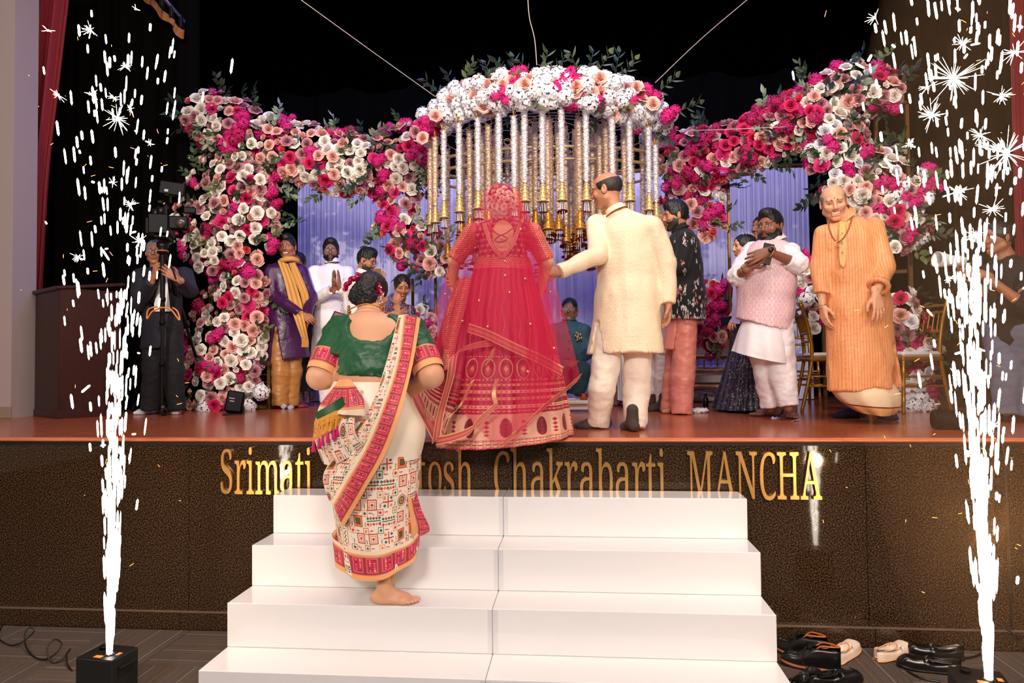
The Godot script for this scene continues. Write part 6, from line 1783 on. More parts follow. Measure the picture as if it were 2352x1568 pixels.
func woman_behind_purple():
	var z := -3.15
	var B := person("dark-haired woman in a dark gown with gold hem, half hidden behind the man in purple", z, {"hd": [684, 603], "nk": [690, 635], "sl": [672, 655], "sr": [710, 655], "el": [672, 705], "wl": [700, 730, 0.1], "er": [716, 700], "wr": [716, 690, 0.2], "pe": [694, 740]})
	add_head(B, head_mesh("female", 0.95, 0.85, 0.4, 0.95, true), v3(0.1, -0.05, 1)); add_skin(B, 0.85, ["l", "r"], false)
	add_hand(B, "l", hand_mesh("rel"), v3(1, -0.3, 0.2), v3(0, 0, -1), false, 0.9); add_hand(B, "r", hand_mesh("rel"), v3(0.2, 1, 0.3), v3(-1, 0, 0), true, 0.9)
	finish_skin(B, M.skin_brown); face(B, {"kajal": true}); hpart(B, "hair", long_hair("long"), M.hair_black)
	garment(B, "blouse", M.plum, {"r": [0.13, 0.12, 0.13], "sleeve_l": 0.5, "sleeve_w": [0.052, 0.046, 0.04], "shoulder": 0.05})
	wpart(B.o, "skirt", loft([[674, 720, 712, 720, z, 0.14], [668, 820, 714, 820, z, 0.2], [664, 922, 716, 922, z, 0.26]], 0.015, 9.0), M.black_wool)
	wpart(B.o, "hem_border", loft([[665, 898, 715, 898, z, 0.262], [663, 922, 717, 922, z, 0.268]], 0.015, 9.0, 0, 6), M.plum_sequin)

func white_man():
	var z := -3.0
	var B := person("bearded man in glasses and a long white kurta, palms pressed together", z, {"hd": [760, 577], "nk": [764, 609], "sl": [722, 625], "sr": [800, 627], "el": [720, 688, 0.12], "wl": [768, 662, 0.27], "er": [806, 690, 0.1], "wr": [780, 662, 0.27], "pe": [760, 735], "hem": [758, 834], "kl": [748, 860], "al": [748, 922], "kr": [774, 860], "ar": [776, 922]})
	add_head(B, head_mesh("male"), v3(0.28, -0.06, 0.96), UP, 1.05); add_skin(B)
	add_hand(B, "l", hand_mesh("flat", 0.04, 0.02, 0.1), v3(0.02, 1, 0.1), v3(1, 0, 0.1), true, 1.05); add_hand(B, "r", hand_mesh("flat", 0.04, 0.02, 0.1), v3(-0.02, 1, 0.1), v3(-1, 0, 0.1), false, 1.05)
	finish_skin(B, M.skin_dark); face(B, {"glasses": M.jet, "bushy": 1.2})
	hpart(B, "hair", hair_short("crop", 0.006, 0.012, 0.07, 0.003), M.hair_black); hpart(B, "beard", beard("short", 0.003), M.hair_black)
	garment(B, "kurta", M.white_linen, {"r": [0.165, 0.165, 0.18], "hem_r": 0.21, "sleeve_w": [0.07, 0.06, 0.05], "fold": 0.012})
	collar(B, M.white_linen, 0.064, 0.034)
	for k in 5:
		var mb := MB.new(); mb.ball(at(778 - k * 0.6, 690 + k * 14, z + 0.19 - 0.006 * k), 0.006, 7, 5); wpart(B.o, "button", mb, M.pearl)
	trousers(B, M.white_linen, {"r": [0.1, 0.08, 0.06]})
	sock(B, "shoe", M.sock_brown, on_floor(748, 929), v3(0.1, 0, 1), true, 1.0); sock(B, "shoe", M.sock_brown, on_floor(776, 929), v3(0.3, 0, 1), false, 1.0)

func reader_man():
	var z := -2.7
	var B := person("young man with a faded haircut and glasses in white, looking down to the right", z, {"hd": [843, 601], "nk": [832, 634], "sl": [800, 656, -0.05], "sr": [858, 652, 0.06], "el": [802, 710], "wl": [838, 735, 0.25], "er": [872, 705, 0.12], "wr": [868, 660, 0.3], "pe": [828, 755], "hem": [828, 850], "kl": [818, 860], "al": [818, 930], "kr": [842, 860], "ar": [842, 930]})
	add_head(B, head_mesh("male"), v3(0.94, -0.25, 0.2), UP, 1.0); add_skin(B)
	add_hand(B, "l", hand_mesh("rel"), v3(1, 0.3, 0.2), v3(0, 1, 0)); add_hand(B, "r", hand_mesh("grip"), v3(0.3, 1, 0.1), v3(-0.5, 0, -1), true)
	finish_skin(B, M.skin_mid); face(B, {"glasses": M.jet})
	hpart(B, "hair", hair_short("fade", 0.007, 0.02, 0.068, 0.006, 0.75), M.hair_black)
	hpart(B, "beard", beard("stubble", 0.0016), M.hair_dark)
	garment(B, "kurta", M.white_linen, {"r": [0.16, 0.16, 0.17], "hem_r": 0.2}); collar(B, M.white_linen, 0.064, 0.03)
	trousers(B, M.white_linen)
	sock(B, "sock", M.sock_brown, on_floor(818, 937), v3(0.6, 0, 0.6), true, 1.0); sock(B, "sock", M.sock_brown, on_floor(842, 937), v3(0.6, 0, 0.6), false, 1.0)
	var bx := MB.new(); bx.box(at(866, 634, z + 0.32), v3(0.05, 0.13, 0.1), 0.004, Basis(UP, 0.6))
	single("box", "flat gold box held up beside the face of the man in glasses", "box", bx, M.gold_paint)

func plum_woman():
	var z := -2.5
	var B := person("smiling woman in a plum gown with a forehead pendant, looking down", z, {"hd": [924, 658], "nk": [914, 688], "sl": [886, 716], "sr": [942, 714], "el": [876, 770], "wl": [898, 722, 0.2], "er": [955, 770], "wr": [935, 800, 0.15], "pe": [914, 800]})
	add_head(B, head_mesh("female_smile", 0.95, 0.85, 0.5, 0.95, true), v3(0.36, -0.42, 0.85), v3(0.1, 1, 0.2), 1.0); add_skin(B, 0.9, ["l", "r"], false)
	add_hand(B, "l", hand_mesh("rel"), v3(0.9, 0.1, 0.2), v3(0, -0.4, -1), false, 0.9); add_hand(B, "r", hand_mesh("rel"), v3(-0.5, -0.8, 0.2), v3(-0.3, 0, -1), true, 0.9)
	finish_skin(B, M.skin_mid); face(B, {"kajal": true, "squint": 0.7, "teeth": 0.018})
	hpart(B, "hair", long_hair("long"), M.hair_black)
	var pd := MB.new()
	for k in 5: pd.ball(v3(0, 0.1 - 0.012 * k, 0.052 + 0.0075 * k), 0.0035, 6, 4)
	pd.ball(v3(0, 0.043, 0.083), v3(0.011, 0.012, 0.004), 10, 6); pd.ball(v3(0, 0.028, 0.086), 0.004, 6, 4)
	hpart(B, "forehead_pendant", pd, M.gold_bead)
	garment(B, "blouse", M.plum_sequin, {"r": [0.135, 0.125, 0.135], "sleeve_l": 0.45, "sleeve_w": [0.054, 0.048, 0.04], "shoulder": 0.05, "carve": [[B.J.nk + v3(0, -0.03, 0.12), v3(0.1, 0.09, 0.09)]]})
	neck_chain(B, "necklace", [B.J.nk + v3(-0.065, 0.02, 0.03), B.J.nk + v3(-0.04, -0.015, 0.085), B.J.nk + v3(0.01, -0.035, 0.1), B.J.nk + v3(0.05, -0.01, 0.075), B.J.nk + v3(0.065, 0.02, 0.02)], 0.002, M.gold_bead, 0.005)
	wpart(B.o, "skirt", loft([[890, 780, 940, 780, z, 0.15], [880, 850, 955, 850, z, 0.22], [868, 935, 965, 935, z, 0.3]], 0.02, 10.0), M.plum)

func videographer():
	var z := -1.95
	var B := person("videographer in a dark suit and white shirt, face hidden by his camera at the left", z, {"hd": [357, 580], "nk": [362, 614], "sl": [322, 634, -0.05], "sr": [424, 632, 0.0], "el": [320, 700, 0.1], "wl": [352, 640, 0.3], "er": [436, 668, 0.1], "wr": [408, 640, 0.32], "pe": [372, 745], "hem": [372, 800], "kl": [352, 850, 0.02], "al": [344, 938, 0.02], "kr": [398, 850, 0.02], "ar": [406, 938, 0.02]})
	add_head(B, head_mesh("male"), v3(0.35, 0, 0.95)); add_skin(B)
	add_hand(B, "l", hand_mesh("grip"), v3(0.4, 0.8, 0.3), v3(0.6, 0, -0.8)); add_hand(B, "r", hand_mesh("grip"), v3(-0.75, 0.55, 0.3), v3(-0.3, 0, -1), true, 1.1)
	finish_skin(B, M.skin_brown); face(B, {"glasses": M.jet}); hpart(B, "hair", hair_short("plain"), M.hair_grey)
	garment(B, "suit_jacket", M.navy, {"r": [0.175, 0.18, 0.185], "hem_r": 0.2, "sleeve_l": 0.95, "sleeve_w": [0.075, 0.065, 0.052]})
	var sh := patch(net([[[352, 612, 0.1], [366, 608, 0.11], [382, 614, 0.1]], [[354, 660, 0.14], [370, 658, 0.15], [386, 660, 0.14]], [[354, 715, 0.14], [372, 715, 0.15], [392, 715, 0.14]]], z), 10, 14)
	var mb := MB.new(); mb.grid(sh); wpart(B.o, "shirt_front", mb, M.white_linen)
	trousers(B, M.black_wool, {"r": [0.11, 0.09, 0.075]})
	sock(B, "shoe", M.sock_white, on_floor(344, 950), v3(-0.3, 0, 1), true, 1.0); sock(B, "shoe", M.sock_white, on_floor(408, 950), v3(0.4, 0, 1), false, 1.0)

func right_cameraman():
	var z := -1.0
	var B := person("photographer in a dark top and blue jeans at the right edge, aiming a camera left", z, {"hd": [2292, 548], "nk": [2312, 590], "sl": [2280, 620, -0.1], "sr": [2360, 620, 0.1], "el": [2262, 690, 0.05], "wl": [2228, 625, 0.1], "er": [2350, 700, 0.25], "wr": [2262, 632, 0.22], "pe": [2325, 760], "kl": [2310, 850], "al": [2312, 945], "kr": [2348, 850], "ar": [2352, 950]})
	add_head(B, head_mesh("male"), v3(-1, 0, 0.15)); add_skin(B)
	add_hand(B, "l", hand_mesh("grip"), v3(-0.9, 0.3, 0.1), v3(0, 0.8, 0.5)); add_hand(B, "r", hand_mesh("grip"), v3(-0.9, 0.3, -0.2), v3(0, 0, -1))
	finish_skin(B, M.skin_brown); face(B); hpart(B, "hair", hair_short("plain"), M.hair_black)
	garment(B, "shirt", M.black_wool, {"r": [0.17, 0.17, 0.175], "sleeve_l": 0.6}); trousers(B, M.denim, {"r": [0.115, 0.095, 0.08]})
	sock(B, "shoe", M.leather_black, on_floor(2312, 962), v3(-1, 0, 0.2), true, 1.0); sock(B, "shoe", M.leather_black, on_floor(2352, 966), v3(-1, 0, 0.2), false, 1.0)
	var o := thing("photo_camera", "hand-held camera with a large white lens aimed left, amid the right sparks", "camera", at(2215, 600, z + 0.1))
	var mb := MB.new(); mb.box(at(2228, 598, z + 0.12), v3(0.13, 0.1, 0.07), 0.012); wpart(o, "camera_body", mb, M.black_plastic)
	mb = MB.new(); mb.lathe([[0.0, 0], [0.036, 0], [0.036, 0.1], [0.05, 0.16], [0.055, 0.2], [0.048, 0.2], [0.04, 0.17]], 20, Transform3D(aim(v3(-1, 0.05, 0.25), UP), at(2212, 600, z + 0.13))); wpart(o, "lens_barrel", mb, M.white_plain)

func bride():
	var z := -0.12
	var B := person("bride in red and gold seen from behind under a sheer red veil", z, {"hd": [1152, 470, -0.06], "nk": [1152, 512, 0.0], "sl": [1086, 535, 0.02], "sr": [1222, 535, 0.02], "el": [1044, 598, 0.0], "wl": [1040, 660, -0.12], "er": [1256, 600, 0.0], "wr": [1240, 672, -0.16], "pe": [1155, 640]})
	add_head(B, head_mesh("female", 0.95, 0.85, 0.4, 0.95, true), v3(0.02, -0.15, -1), UP, 1.0)
	add_skin(B, 0.92, ["l", "r"], false, 0.014)
	add_hand(B, "l", hand_mesh("grip"), v3(0.2, -1, -0.1), v3(1, 0, -0.2), true, 0.92); add_hand(B, "r", hand_mesh("grip"), v3(-0.2, -1, -0.1), v3(-1, 0, -0.2), false, 0.92)
	finish_skin(B, M.skin_fair); face(B, {"kajal": true})
	hpart(B, "hair", hair_short("plain_f", 0.01), M.hair_black)
	for i in 30:   # flowers packed over the bun
		var a := i * 2.39996; var r := sqrt(i / 30.0) * 36.0
		var dx := cos(a) * r * 0.85; var dy := sin(a) * r
		var p := at(1152 + dx, 465 + dy, z + 0.1 - 0.00003 * (dx * dx + dy * dy))
		var l: Array = FL.bud if i % 3 else FL.rose
		part(B.o, "hair_flower", l[i % 3], M["petal_blush"] if i % 4 == 0 else M["petal_cream"], Transform3D(facing(v3(dx * 0.03, -dy * 0.03, 1), a).scaled_local(Vector3.ONE * (0.52 if i % 3 else 0.4)), p - B.o.position))
	garment(B, "blouse", M.bridal_blouse, {"r": [0.15, 0.14, 0.145], "sleeve_l": 0.0, "sleeve_w": [0.056, 0.05, 0.044], "shoulder": 0.054, "flat": 1.3, "fold": 0.004, "carve": [[at(1153, 528, z + 0.16), v3(0.085, 0.14, 0.12)]]})
	for s in ["l", "r"]:
		var b := Blob.new(0.011, 0.02)
		b.cap(B.J["s" + s], B.J["e" + s], 0.064, 0.055); b.trim(B.J["s" + s].lerp(B.J["e" + s], 0.97), B.J["e" + s] - B.J["s" + s], 0.12)
		b.fold(noise, 0.005, v3(18, 18, 18))
		var sm := MB.new(); b.into(sm); wpart(B.o, "sleeve", sm, M.bridal_gold)
	var mb: MB
	for q in [[[1112, 512, 0.13], [1128, 560, 0.155], [1152, 592, 0.15]], [[1196, 512, 0.13], [1178, 560, 0.155], [1154, 592, 0.15]]]: strip_on(B.o, "neckline_border", q, v3(0.022, 0, 0), M.veil_border, 2.0, z, 24)
	for q in [[[1125, 522, 0.14], [1150, 540, 0.16], [1178, 524, 0.14]], [[1150, 540, 0.165], [1136, 552, 0.16], [1152, 556, 0.165], [1166, 548, 0.16], [1152, 540, 0.168]]]: wpart(B.o, "back_tie", simple_tube(Array(spline(pts(q, z), 16)), 0.0035, 6), M.maroon)
	for k in 5: bangle(B, B.J.wl + v3(0, 0.012 + k * 0.013, 0), v3(0.05, 1, 0), 0.039, 0.005, M.gold if k % 2 else M.veil_border)
	for k in 4: bangle(B, B.J.wr + v3(0, 0.012 + k * 0.013, 0), v3(0.05, 1, 0), 0.039, 0.005, M.gold)
	# the skirt hanging a little over the stage edge
	wpart(B.o, "skirt", loft([[1094, 600, 1216, 600, z, 0.13], [1078, 650, 1230, 650, z, 0.155], [1050, 720, 1256, 720, z, 0.22], [1034, 790, 1276, 790, z, 0.28], [1020, 850, 1290, 850, z, 0.33], [1008, 920, 1302, 915, z, 0.38], [1002, 985, 1312, 975, z, 0.42], [1000, 1018, 1314, 996, z, 0.43]], 0.014, 15.0, 0.01, 60, 160, HS + 0.004), M.bridal_skirt)
	wpart(B.o, "waistband", loft([[1092, 596, 1218, 596, z, 0.136], [1086, 622, 1224, 622, z, 0.148]], 0.0, 1.0, 0.0, 8), M.bridal_gold)
	# the skirt's left side lifted in a fold by her hand
	var fp := patch(net([[[1030, 690, 0.02], [1052, 690, 0.12], [1080, 700, 0.2]], [[1000, 790, 0.08], [1030, 800, 0.24], [1070, 810, 0.3]], [[966, 868, 0.1], [1000, 900, 0.32], [1050, 920, 0.4]], [[950, 905, 0.12], [985, 968, 0.36], [1012, 1022, 0.43]]], z), 30, 40)
	mb = MB.new(); mb.grid(ruffle(fp, 0.018, 3.0)); wpart(B.o, "skirt_fold", mb, M.bridal_skirt)
	strip_on(B.o, "fold_border", [[952, 900, 0.14], [968, 935, 0.27], [990, 975, 0.38], [1008, 1010, 0.44]], v3(0.06, 0.03, 0), M.veil_border, 4.0, z)
	# gathered dupatta at the left hip, and silver zigzag bands over the skirt
	for q in [[[1062, 640, 0.16], [1040, 700, 0.18], [1028, 760, 0.2], [1036, 820, 0.28]], [[1072, 640, 0.18], [1056, 710, 0.22], [1040, 770, 0.26], [1024, 850, 0.34]]]: strip_on(B.o, "dupatta_pleat", q, v3(0.07, 0.02, 0), M.bridal_gold, 3.0, z, 30, v3(0, 0, 0.03))
	strip_on(B.o, "dupatta_border", [[1002, 1012, 0.46], [1012, 950, 0.44], [1034, 870, 0.39], [1046, 812, 0.36], [1090, 793, 0.35], [1140, 786, 0.34]], v3(0.05, 0.04, 0), M.veil_border, 7.0, z)
	for q in [[[1028, 960, 0.44], [1058, 930, 0.45], [1082, 880, 0.42], [1092, 868, 0.42]], [[1140, 930, 0.45], [1134, 900, 0.44], [1142, 870, 0.42]], [[1112, 840, 0.4], [1124, 826, 0.39], [1134, 800, 0.37]]]: strip_on(B.o, "silver_band", q, v3(0.022, 0.012, 0), M.sequin, 1.0, z)
	# red under-layer of the dupatta with its own gold hem
	var un := patch(net([[[1090, 610, 0.17], [1150, 605, 0.22], [1225, 610, 0.17]], [[1070, 690, 0.26], [1160, 700, 0.33], [1250, 710, 0.24]], [[1076, 750, 0.33], [1180, 795, 0.4], [1292, 850, 0.3]]], z), 40, 30)
	mb = MB.new(); mb.grid(ruffle(un, 0.012, 4.0)); wpart(B.o, "dupatta_layer", mb, M.veil_dense)
	strip_on(B.o, "dupatta_hem", [[1075, 752, 0.34], [1120, 768, 0.385], [1180, 797, 0.41], [1240, 824, 0.37], [1292, 852, 0.31]], v3(0.012, 0.05, 0), M.veil_border, 6.0, z)
	# the sheer veil, from the crown to its pointed hem
	var V := B.o
	var vn := patch(net([[[1106, 478, -0.02], [1112, 438, 0.04], [1150, 421, 0.07], [1190, 436, 0.04], [1208, 480, -0.02]], [[1056, 552, 0.03], [1100, 520, 0.19], [1152, 512, 0.23], [1200, 520, 0.2], [1244, 552, 0.03]], [[1018, 650, 0.08], [1078, 640, 0.26], [1150, 640, 0.31], [1218, 640, 0.27], [1276, 650, 0.08]], [[988, 765, 0.12], [1060, 770, 0.36], [1145, 780, 0.42], [1240, 770, 0.38], [1308, 765, 0.14]], [[966, 868, 0.16], [1050, 935, 0.44], [1156, 1024, 0.5], [1250, 940, 0.46], [1334, 868, 0.18]]], z), 90, 60)
	mb = MB.new(); mb.grid(ruffle(vn, 0.014, 7.0, Vector3.BACK, 0.7)); wpart(V, "veil", mb, M.veil)
	var v2 := patch(net([[[1180, 448, 0.05], [1202, 470, 0.0]], [[1196, 540, 0.215], [1236, 560, 0.08]], [[1204, 650, 0.3], [1256, 655, 0.18]], [[1214, 790, 0.42], [1278, 790, 0.3]], [[1166, 1006, 0.51], [1262, 930, 0.46]]], z), 24, 50)
	mb = MB.new(); mb.grid(ruffle(v2, 0.014, 3.0)); wpart(V, "veil_fold", mb, M.veil_dense)
	strip_on(V, "veil_border", [[1154, 1018, 0.51], [1190, 990, 0.5], [1240, 942, 0.475], [1290, 902, 0.35], [1332, 866, 0.19]], v3(0.03, 0.05, 0), M.veil_border, 6.0, z)
	strip_on(V, "veil_border", [[1004, 1012, 0.47], [1040, 1004, 0.5], [1080, 988, 0.51], [1100, 965, 0.5], [1140, 930, 0.5]], v3(0.02, 0.05, 0), M.veil_border, 5.0, z)
	var dots := MB.new()
	for q in [[1196, 526, 0.235], [1160, 632, 0.325], [1206, 640, 0.305], [1170, 671, 0.34], [1264, 670, 0.14], [1218, 744, 0.4], [1272, 799, 0.36], [1022, 675, 0.12], [1062, 737, 0.34], [1120, 750, 0.4], [1212, 853, 0.46], [1160, 600, 0.29], [1100, 690, 0.33]]: dots.ball(at(q[0], q[1], z + q[2] + 0.012), 0.0075, 7, 5)
	wpart(V, "veil_sequins", dots, M.sequin)

func sari_woman():
	var z := 0.64
	var B := person("woman in green blouse and printed cream sari climbing the white steps barefoot", z, {"hd": [856, 674, -0.3], "nk": [846, 726, -0.2], "sl": [780, 762, -0.14], "sr": [948, 762, -0.14], "el": [734, 866, 0.0], "wl": [800, 880, -0.26], "er": [990, 862, -0.02], "wr": [930, 905, -0.26], "pe": [846, 930, -0.02], "kl": [900, 1180, 0.0], "al": [892, 1350, 0.06], "kr": [860, 1150, -0.2], "ar": [880, 1225, -0.25]})
	add_head(B, head_mesh("female", 0.95, 0.85, 0.4, 0.95, true), v3(0.38, -0.3, -0.88), v3(0.05, 1, -0.25), 0.98)
	# skin: a broad back, round arms, waist and the leg on the step
	var J := B.J; var b := Blob.new(0.013, 0.05)
	b.cap(J.nk, J.nk.lerp(J.hd, 0.5), 0.066, 0.056); b.cap(J.sl.lerp(J.sr, 0.12), J.sr.lerp(J.sl, 0.12), 0.075, 0.075)
	b.cap(J.nk + v3(0, -0.03, -0.01), J.sl + v3(0.03, 0, 0), 0.06, 0.055); b.cap(J.nk + v3(0, -0.03, -0.01), J.sr + v3(-0.03, 0, 0), 0.06, 0.055)
	b.cap(at(848, 790, z - 0.12), at(846, 860, z - 0.05), 0.165, 0.16, Vector3.BACK, 1.35); b.cap(at(846, 868, z - 0.05), at(848, 960, z - 0.02), 0.155, 0.17, Vector3.BACK, 1.2)
	for s in ["l", "r"]: b.cap(J["s" + s], J["e" + s], 0.07, 0.058); b.cap(J["e" + s], J["w" + s], 0.056, 0.032)
	b.cap(at(890, 1200, z), at(891, 1345, z + 0.06), 0.07, 0.036); b.cap(at(855, 1150, z - 0.1), J.ar, 0.07, 0.04)
	b.into(B.skin)
	add_hand(B, "l", hand_mesh("rel"), v3(0.8, 0.2, -0.6), v3(0, -0.5, -1), false, 0.95); add_hand(B, "r", hand_mesh("rel"), v3(-0.8, 0.1, -0.6), v3(0, -0.5, -1), true, 0.95)
	add_foot(B, on_floor(886, 1385, 0.432), v3(1, 0, -0.1), false, 0.98, "foot", null, 0.432)
	finish_skin(B, M.skin_fair); face(B, {"kajal": true})
	# hair: smooth cap, low bun ringed with red and cream flowers
	hpart(B, "hair", hair_short("plain_f", 0.01), M.hair_black)
	b = Blob.new(0.006, 0.02)
	for k in 12: b.ell(at(834 + 20 * cos(k * 2.4) * sqrt(k / 12.0), 676 + 20 * sin(k * 2.4) * sqrt(k / 12.0), z - 0.22 + 0.01 * (k % 3)), v3(0.042, 0.036, 0.04))
	b.fold(noise, 0.01, v3(50, 50, 50)); b.fold(noise, 0.004, v3(140, 140, 140))
	var mb := MB.new(); b.into(mb); wpart(B.o, "hair_bun", mb, M.hair_black)
	for i in 22:
		var a := PI * 1.12 + i * 0.2
		var rr := 38.0 + 3.0 * (i % 2)
		var p := at(832 + cos(a) * rr * 0.95, 678 + sin(a) * rr, z - 0.24)
		part(B.o, "hair_flower", FL.bud[i % 3], M.petal_hot if i < 14 else M.petal_cream, Transform3D(facing(v3(cos(a) * 0.5, -sin(a) * 0.5, 1), a).scaled_local(Vector3.ONE * (0.62 if i < 14 else 0.3)), p - B.o.position))
	var gy := MB.new()
	for i in 44:
		var a := PI * 1.0 + i * 0.118; var p := at(832 + cos(a) * (45 + 3 * sin(i * 2.0)), 680 + sin(a) * (46 + 3 * sin(i * 3.1)), z - 0.23); gy.ball(p, 0.0055, 6, 4)
	wpart(B.o, "hair_beads", gy, M.pearl)
	neck_chain(B, "necklace", [at(800, 712, z - 0.22), at(812, 706, z - 0.13), at(840, 698, z - 0.11), at(868, 704, z - 0.13), at(880, 712, z - 0.22)], 0.003, M.gold, 0.0045)
	for q in [[876, 700], [801, 704]]:
		mb = MB.new()
		for k in 5: mb.ball(at(q[0] + k * 0.5, q[1] + k * 6, z - 0.26), v3(0.009 + 0.002 * k, 0.008, 0.009 + 0.002 * k), 8, 5)
		wpart(B.o, "earring", mb, M.gold)
	# blouse: low scooped back, bands at the sleeves
	b = Blob.new(0.012, 0.04)
	b.cap(J.sl.lerp(J.sr, 0.1), J.sr.lerp(J.sl, 0.1), 0.085, 0.085)
	b.cap(at(848, 790, z - 0.12), at(846, 850, z - 0.06), 0.196, 0.2, Vector3.BACK, 1.3)
	for s in ["l", "r"]:
		b.cap(J["s" + s], J["s" + s].lerp(J["e" + s], 0.72), 0.083, 0.078)
	b.carve_ell(at(848, 738, z + 0.06), v3(0.155, 0.105, 0.18), 0.01); b.carve_ell(at(846, 700, z - 0.1), v3(0.13, 0.1, 0.3), 0.01)
	b.cut(at(846, 862, z), v3(-0.06, -1, 0))
	for s in ["l", "r"]: b.trim(J["s" + s].lerp(J["e" + s], 0.62), J["e" + s] - J["s" + s], 0.14)
	b.fold(noise, 0.008, v3(8, 16, 8)); b.fold(noise, 0.004, v3(24, 30, 24))
	mb = MB.new(); b.into(mb); wpart(B.o, "blouse", mb, M.green_silk)
	for s in ["l", "r"]:
		var a: Vector3 = J["s" + s].lerp(J["e" + s], 0.5); var e: Vector3 = J["s" + s].lerp(J["e" + s], 0.93); var bs := aim(e - a, v3(0, 0.3, 1)); var L := (e - a).length()
		mb = MB.new(); mb.lathe([[0.083, 0.0], [0.085, L * 0.3], [0.083, L * 0.65], [0.078, L]], 36, Transform3D(bs, a))
		for i in mb.uv.size(): mb.uv[i] = Vector2(0.80 - mb.uv[i].y * 0.8, mb.uv[i].x * 0.8)
		wpart(B.o, "sleeve_band", mb, M.sari_border)
	# sari: plain cream over the hip, printed below, and the wide border at the hem
	wpart(B.o, "sari_hip", loft([[772, 874, 918, 876, z - 0.02, 0.17], [745, 930, 950, 930, z - 0.02, 0.2], [738, 1000, 976, 985, z - 0.02, 0.22], [752, 1060, 966, 1050, z - 0.02, 0.21]], 0.01, 5.0, 0.0, 40), M.plain_cream)
	wpart(B.o, "sari_skirt", loft([[752, 1045, 966, 1035, z - 0.02, 0.212], [762, 1100, 962, 1100, z - 0.02, 0.2], [768, 1160, 956, 1160, z, 0.175], [776, 1215, 956, 1220, z + 0.03, 0.155], [782, 1268, 954, 1262, z + 0.06, 0.14]], 0.02, 6.0, 0.09, 60, 120, -9.0, 0.6), M.sari_print)
	mb = loft([[770, 1212, 962, 1214, z + 0.028, 0.168], [775, 1240, 961, 1238, z + 0.045, 0.16], [779, 1270, 959, 1263, z + 0.06, 0.153]], 0.016, 5.0, 0.1, 20, 120, -9.0, 0.6, 0.3)
	for i in mb.uv.size(): mb.uv[i] = Vector2(1.0 - mb.uv[i].y * 0.98, mb.uv[i].x * 2.2)
	wpart(B.o, "sari_hem", mb, M.sari_border)
	var fl := patch(net([[[935, 1130, 0.08], [955, 1120, 0.02]], [[940, 1170, 0.1], [968, 1170, 0.0]], [[944, 1205, 0.11], [986, 1208, -0.02]], [[946, 1240, 0.1], [985, 1222, -0.03]]], z), 14, 24)
	mb = MB.new(); mb.grid(ruffle(fl, 0.012, 2.0), false, 0.6, 0.5); wpart(B.o, "sari_pleat", mb, M.sari_border)
	# pallu: from the right shoulder across the back to the left knee, printed cloth with the border along its edge
	var pn := patch(net([[[916, 724, -0.02], [934, 722, -0.02], [946, 728, -0.05]], [[888, 830, 0.1], [915, 830, 0.12], [936, 830, 0.11]], [[852, 930, 0.2], [880, 930, 0.22], [915, 930, 0.215]], [[790, 1020, 0.2], [838, 1020, 0.235], [880, 1020, 0.235]], [[742, 1090, 0.16], [800, 1090, 0.22], [848, 1090, 0.235]], [[756, 1150, 0.15], [780, 1150, 0.19], [806, 1140, 0.21]]], z), 24, 70)
	mb = MB.new(); mb.grid(ruffle(pn, 0.012, 3.0, v3(0, 0, 1), 0.3), false, 0.25, 1.3); wpart(B.o, "pallu", mb, M.sari_print)
	var pb := patch(net([[[922, 724, 0.0], [944, 724, 0.0], [966, 730, -0.04]], [[908, 830, 0.13], [928, 832, 0.14], [948, 836, 0.12]], [[876, 930, 0.23], [898, 935, 0.245], [922, 940, 0.23]], [[838, 1020, 0.245], [862, 1028, 0.26], [888, 1036, 0.25]], [[790, 1100, 0.23], [816, 1112, 0.255], [840, 1122, 0.25]], [[762, 1150, 0.19], [774, 1180, 0.22], [788, 1212, 0.22]]], z), 14, 80)
	mb = MB.new(); mb.grid(pb, false, 1.0, 2.6)
	for i in mb.uv.size(): mb.uv[i].x = 1.0 - mb.uv[i].x
	wpart(B.o, "pallu_border", mb, M.sari_border)
	# the end of the pallu bunched on the left hip: printed swag, border, green band and tasselled fringe
	var sw := patch(net([[[776, 878, 0.1], [800, 880, 0.18], [830, 890, 0.2]], [[735, 930, 0.06], [770, 950, 0.22], [815, 960, 0.24]], [[722, 1000, 0.04], [760, 1010, 0.22], [820, 1000, 0.25]], [[740, 1060, 0.04], [780, 1062, 0.2], [840, 1020, 0.24]]], z), 30, 40)
	mb = MB.new(); mb.grid(ruffle(sw, 0.014, 2.5), false, 0.35, 0.4); wpart(B.o, "pallu_swag", mb, M.sari_print)
	var bd := patch(net([[[778, 872, 0.13], [792, 870, 0.2], [806, 872, 0.22]], [[760, 898, 0.16], [790, 900, 0.235], [822, 896, 0.25]], [[738, 925, 0.14], [786, 930, 0.255], [836, 920, 0.265]], [[734, 938, 0.14], [776, 950, 0.26], [838, 955, 0.275]]], z), 24, 24)
	mb = MB.new(); mb.grid(ruffle(bd, 0.012, 2.0), false, 1.0, 1.0)
	for i in mb.uv.size(): mb.uv[i] = Vector2(mb.uv[i].y, mb.uv[i].x * 0.6)
	wpart(B.o, "pallu_end", mb, M.sari_border)
	strip_on(B.o, "green_band", [[726, 958, 0.12], [745, 948, 0.2], [768, 934, 0.25], [790, 920, 0.265]], v3(-0.015, 0.042, 0), M.green_silk, 1.0, z)
	var fr := MB.new()
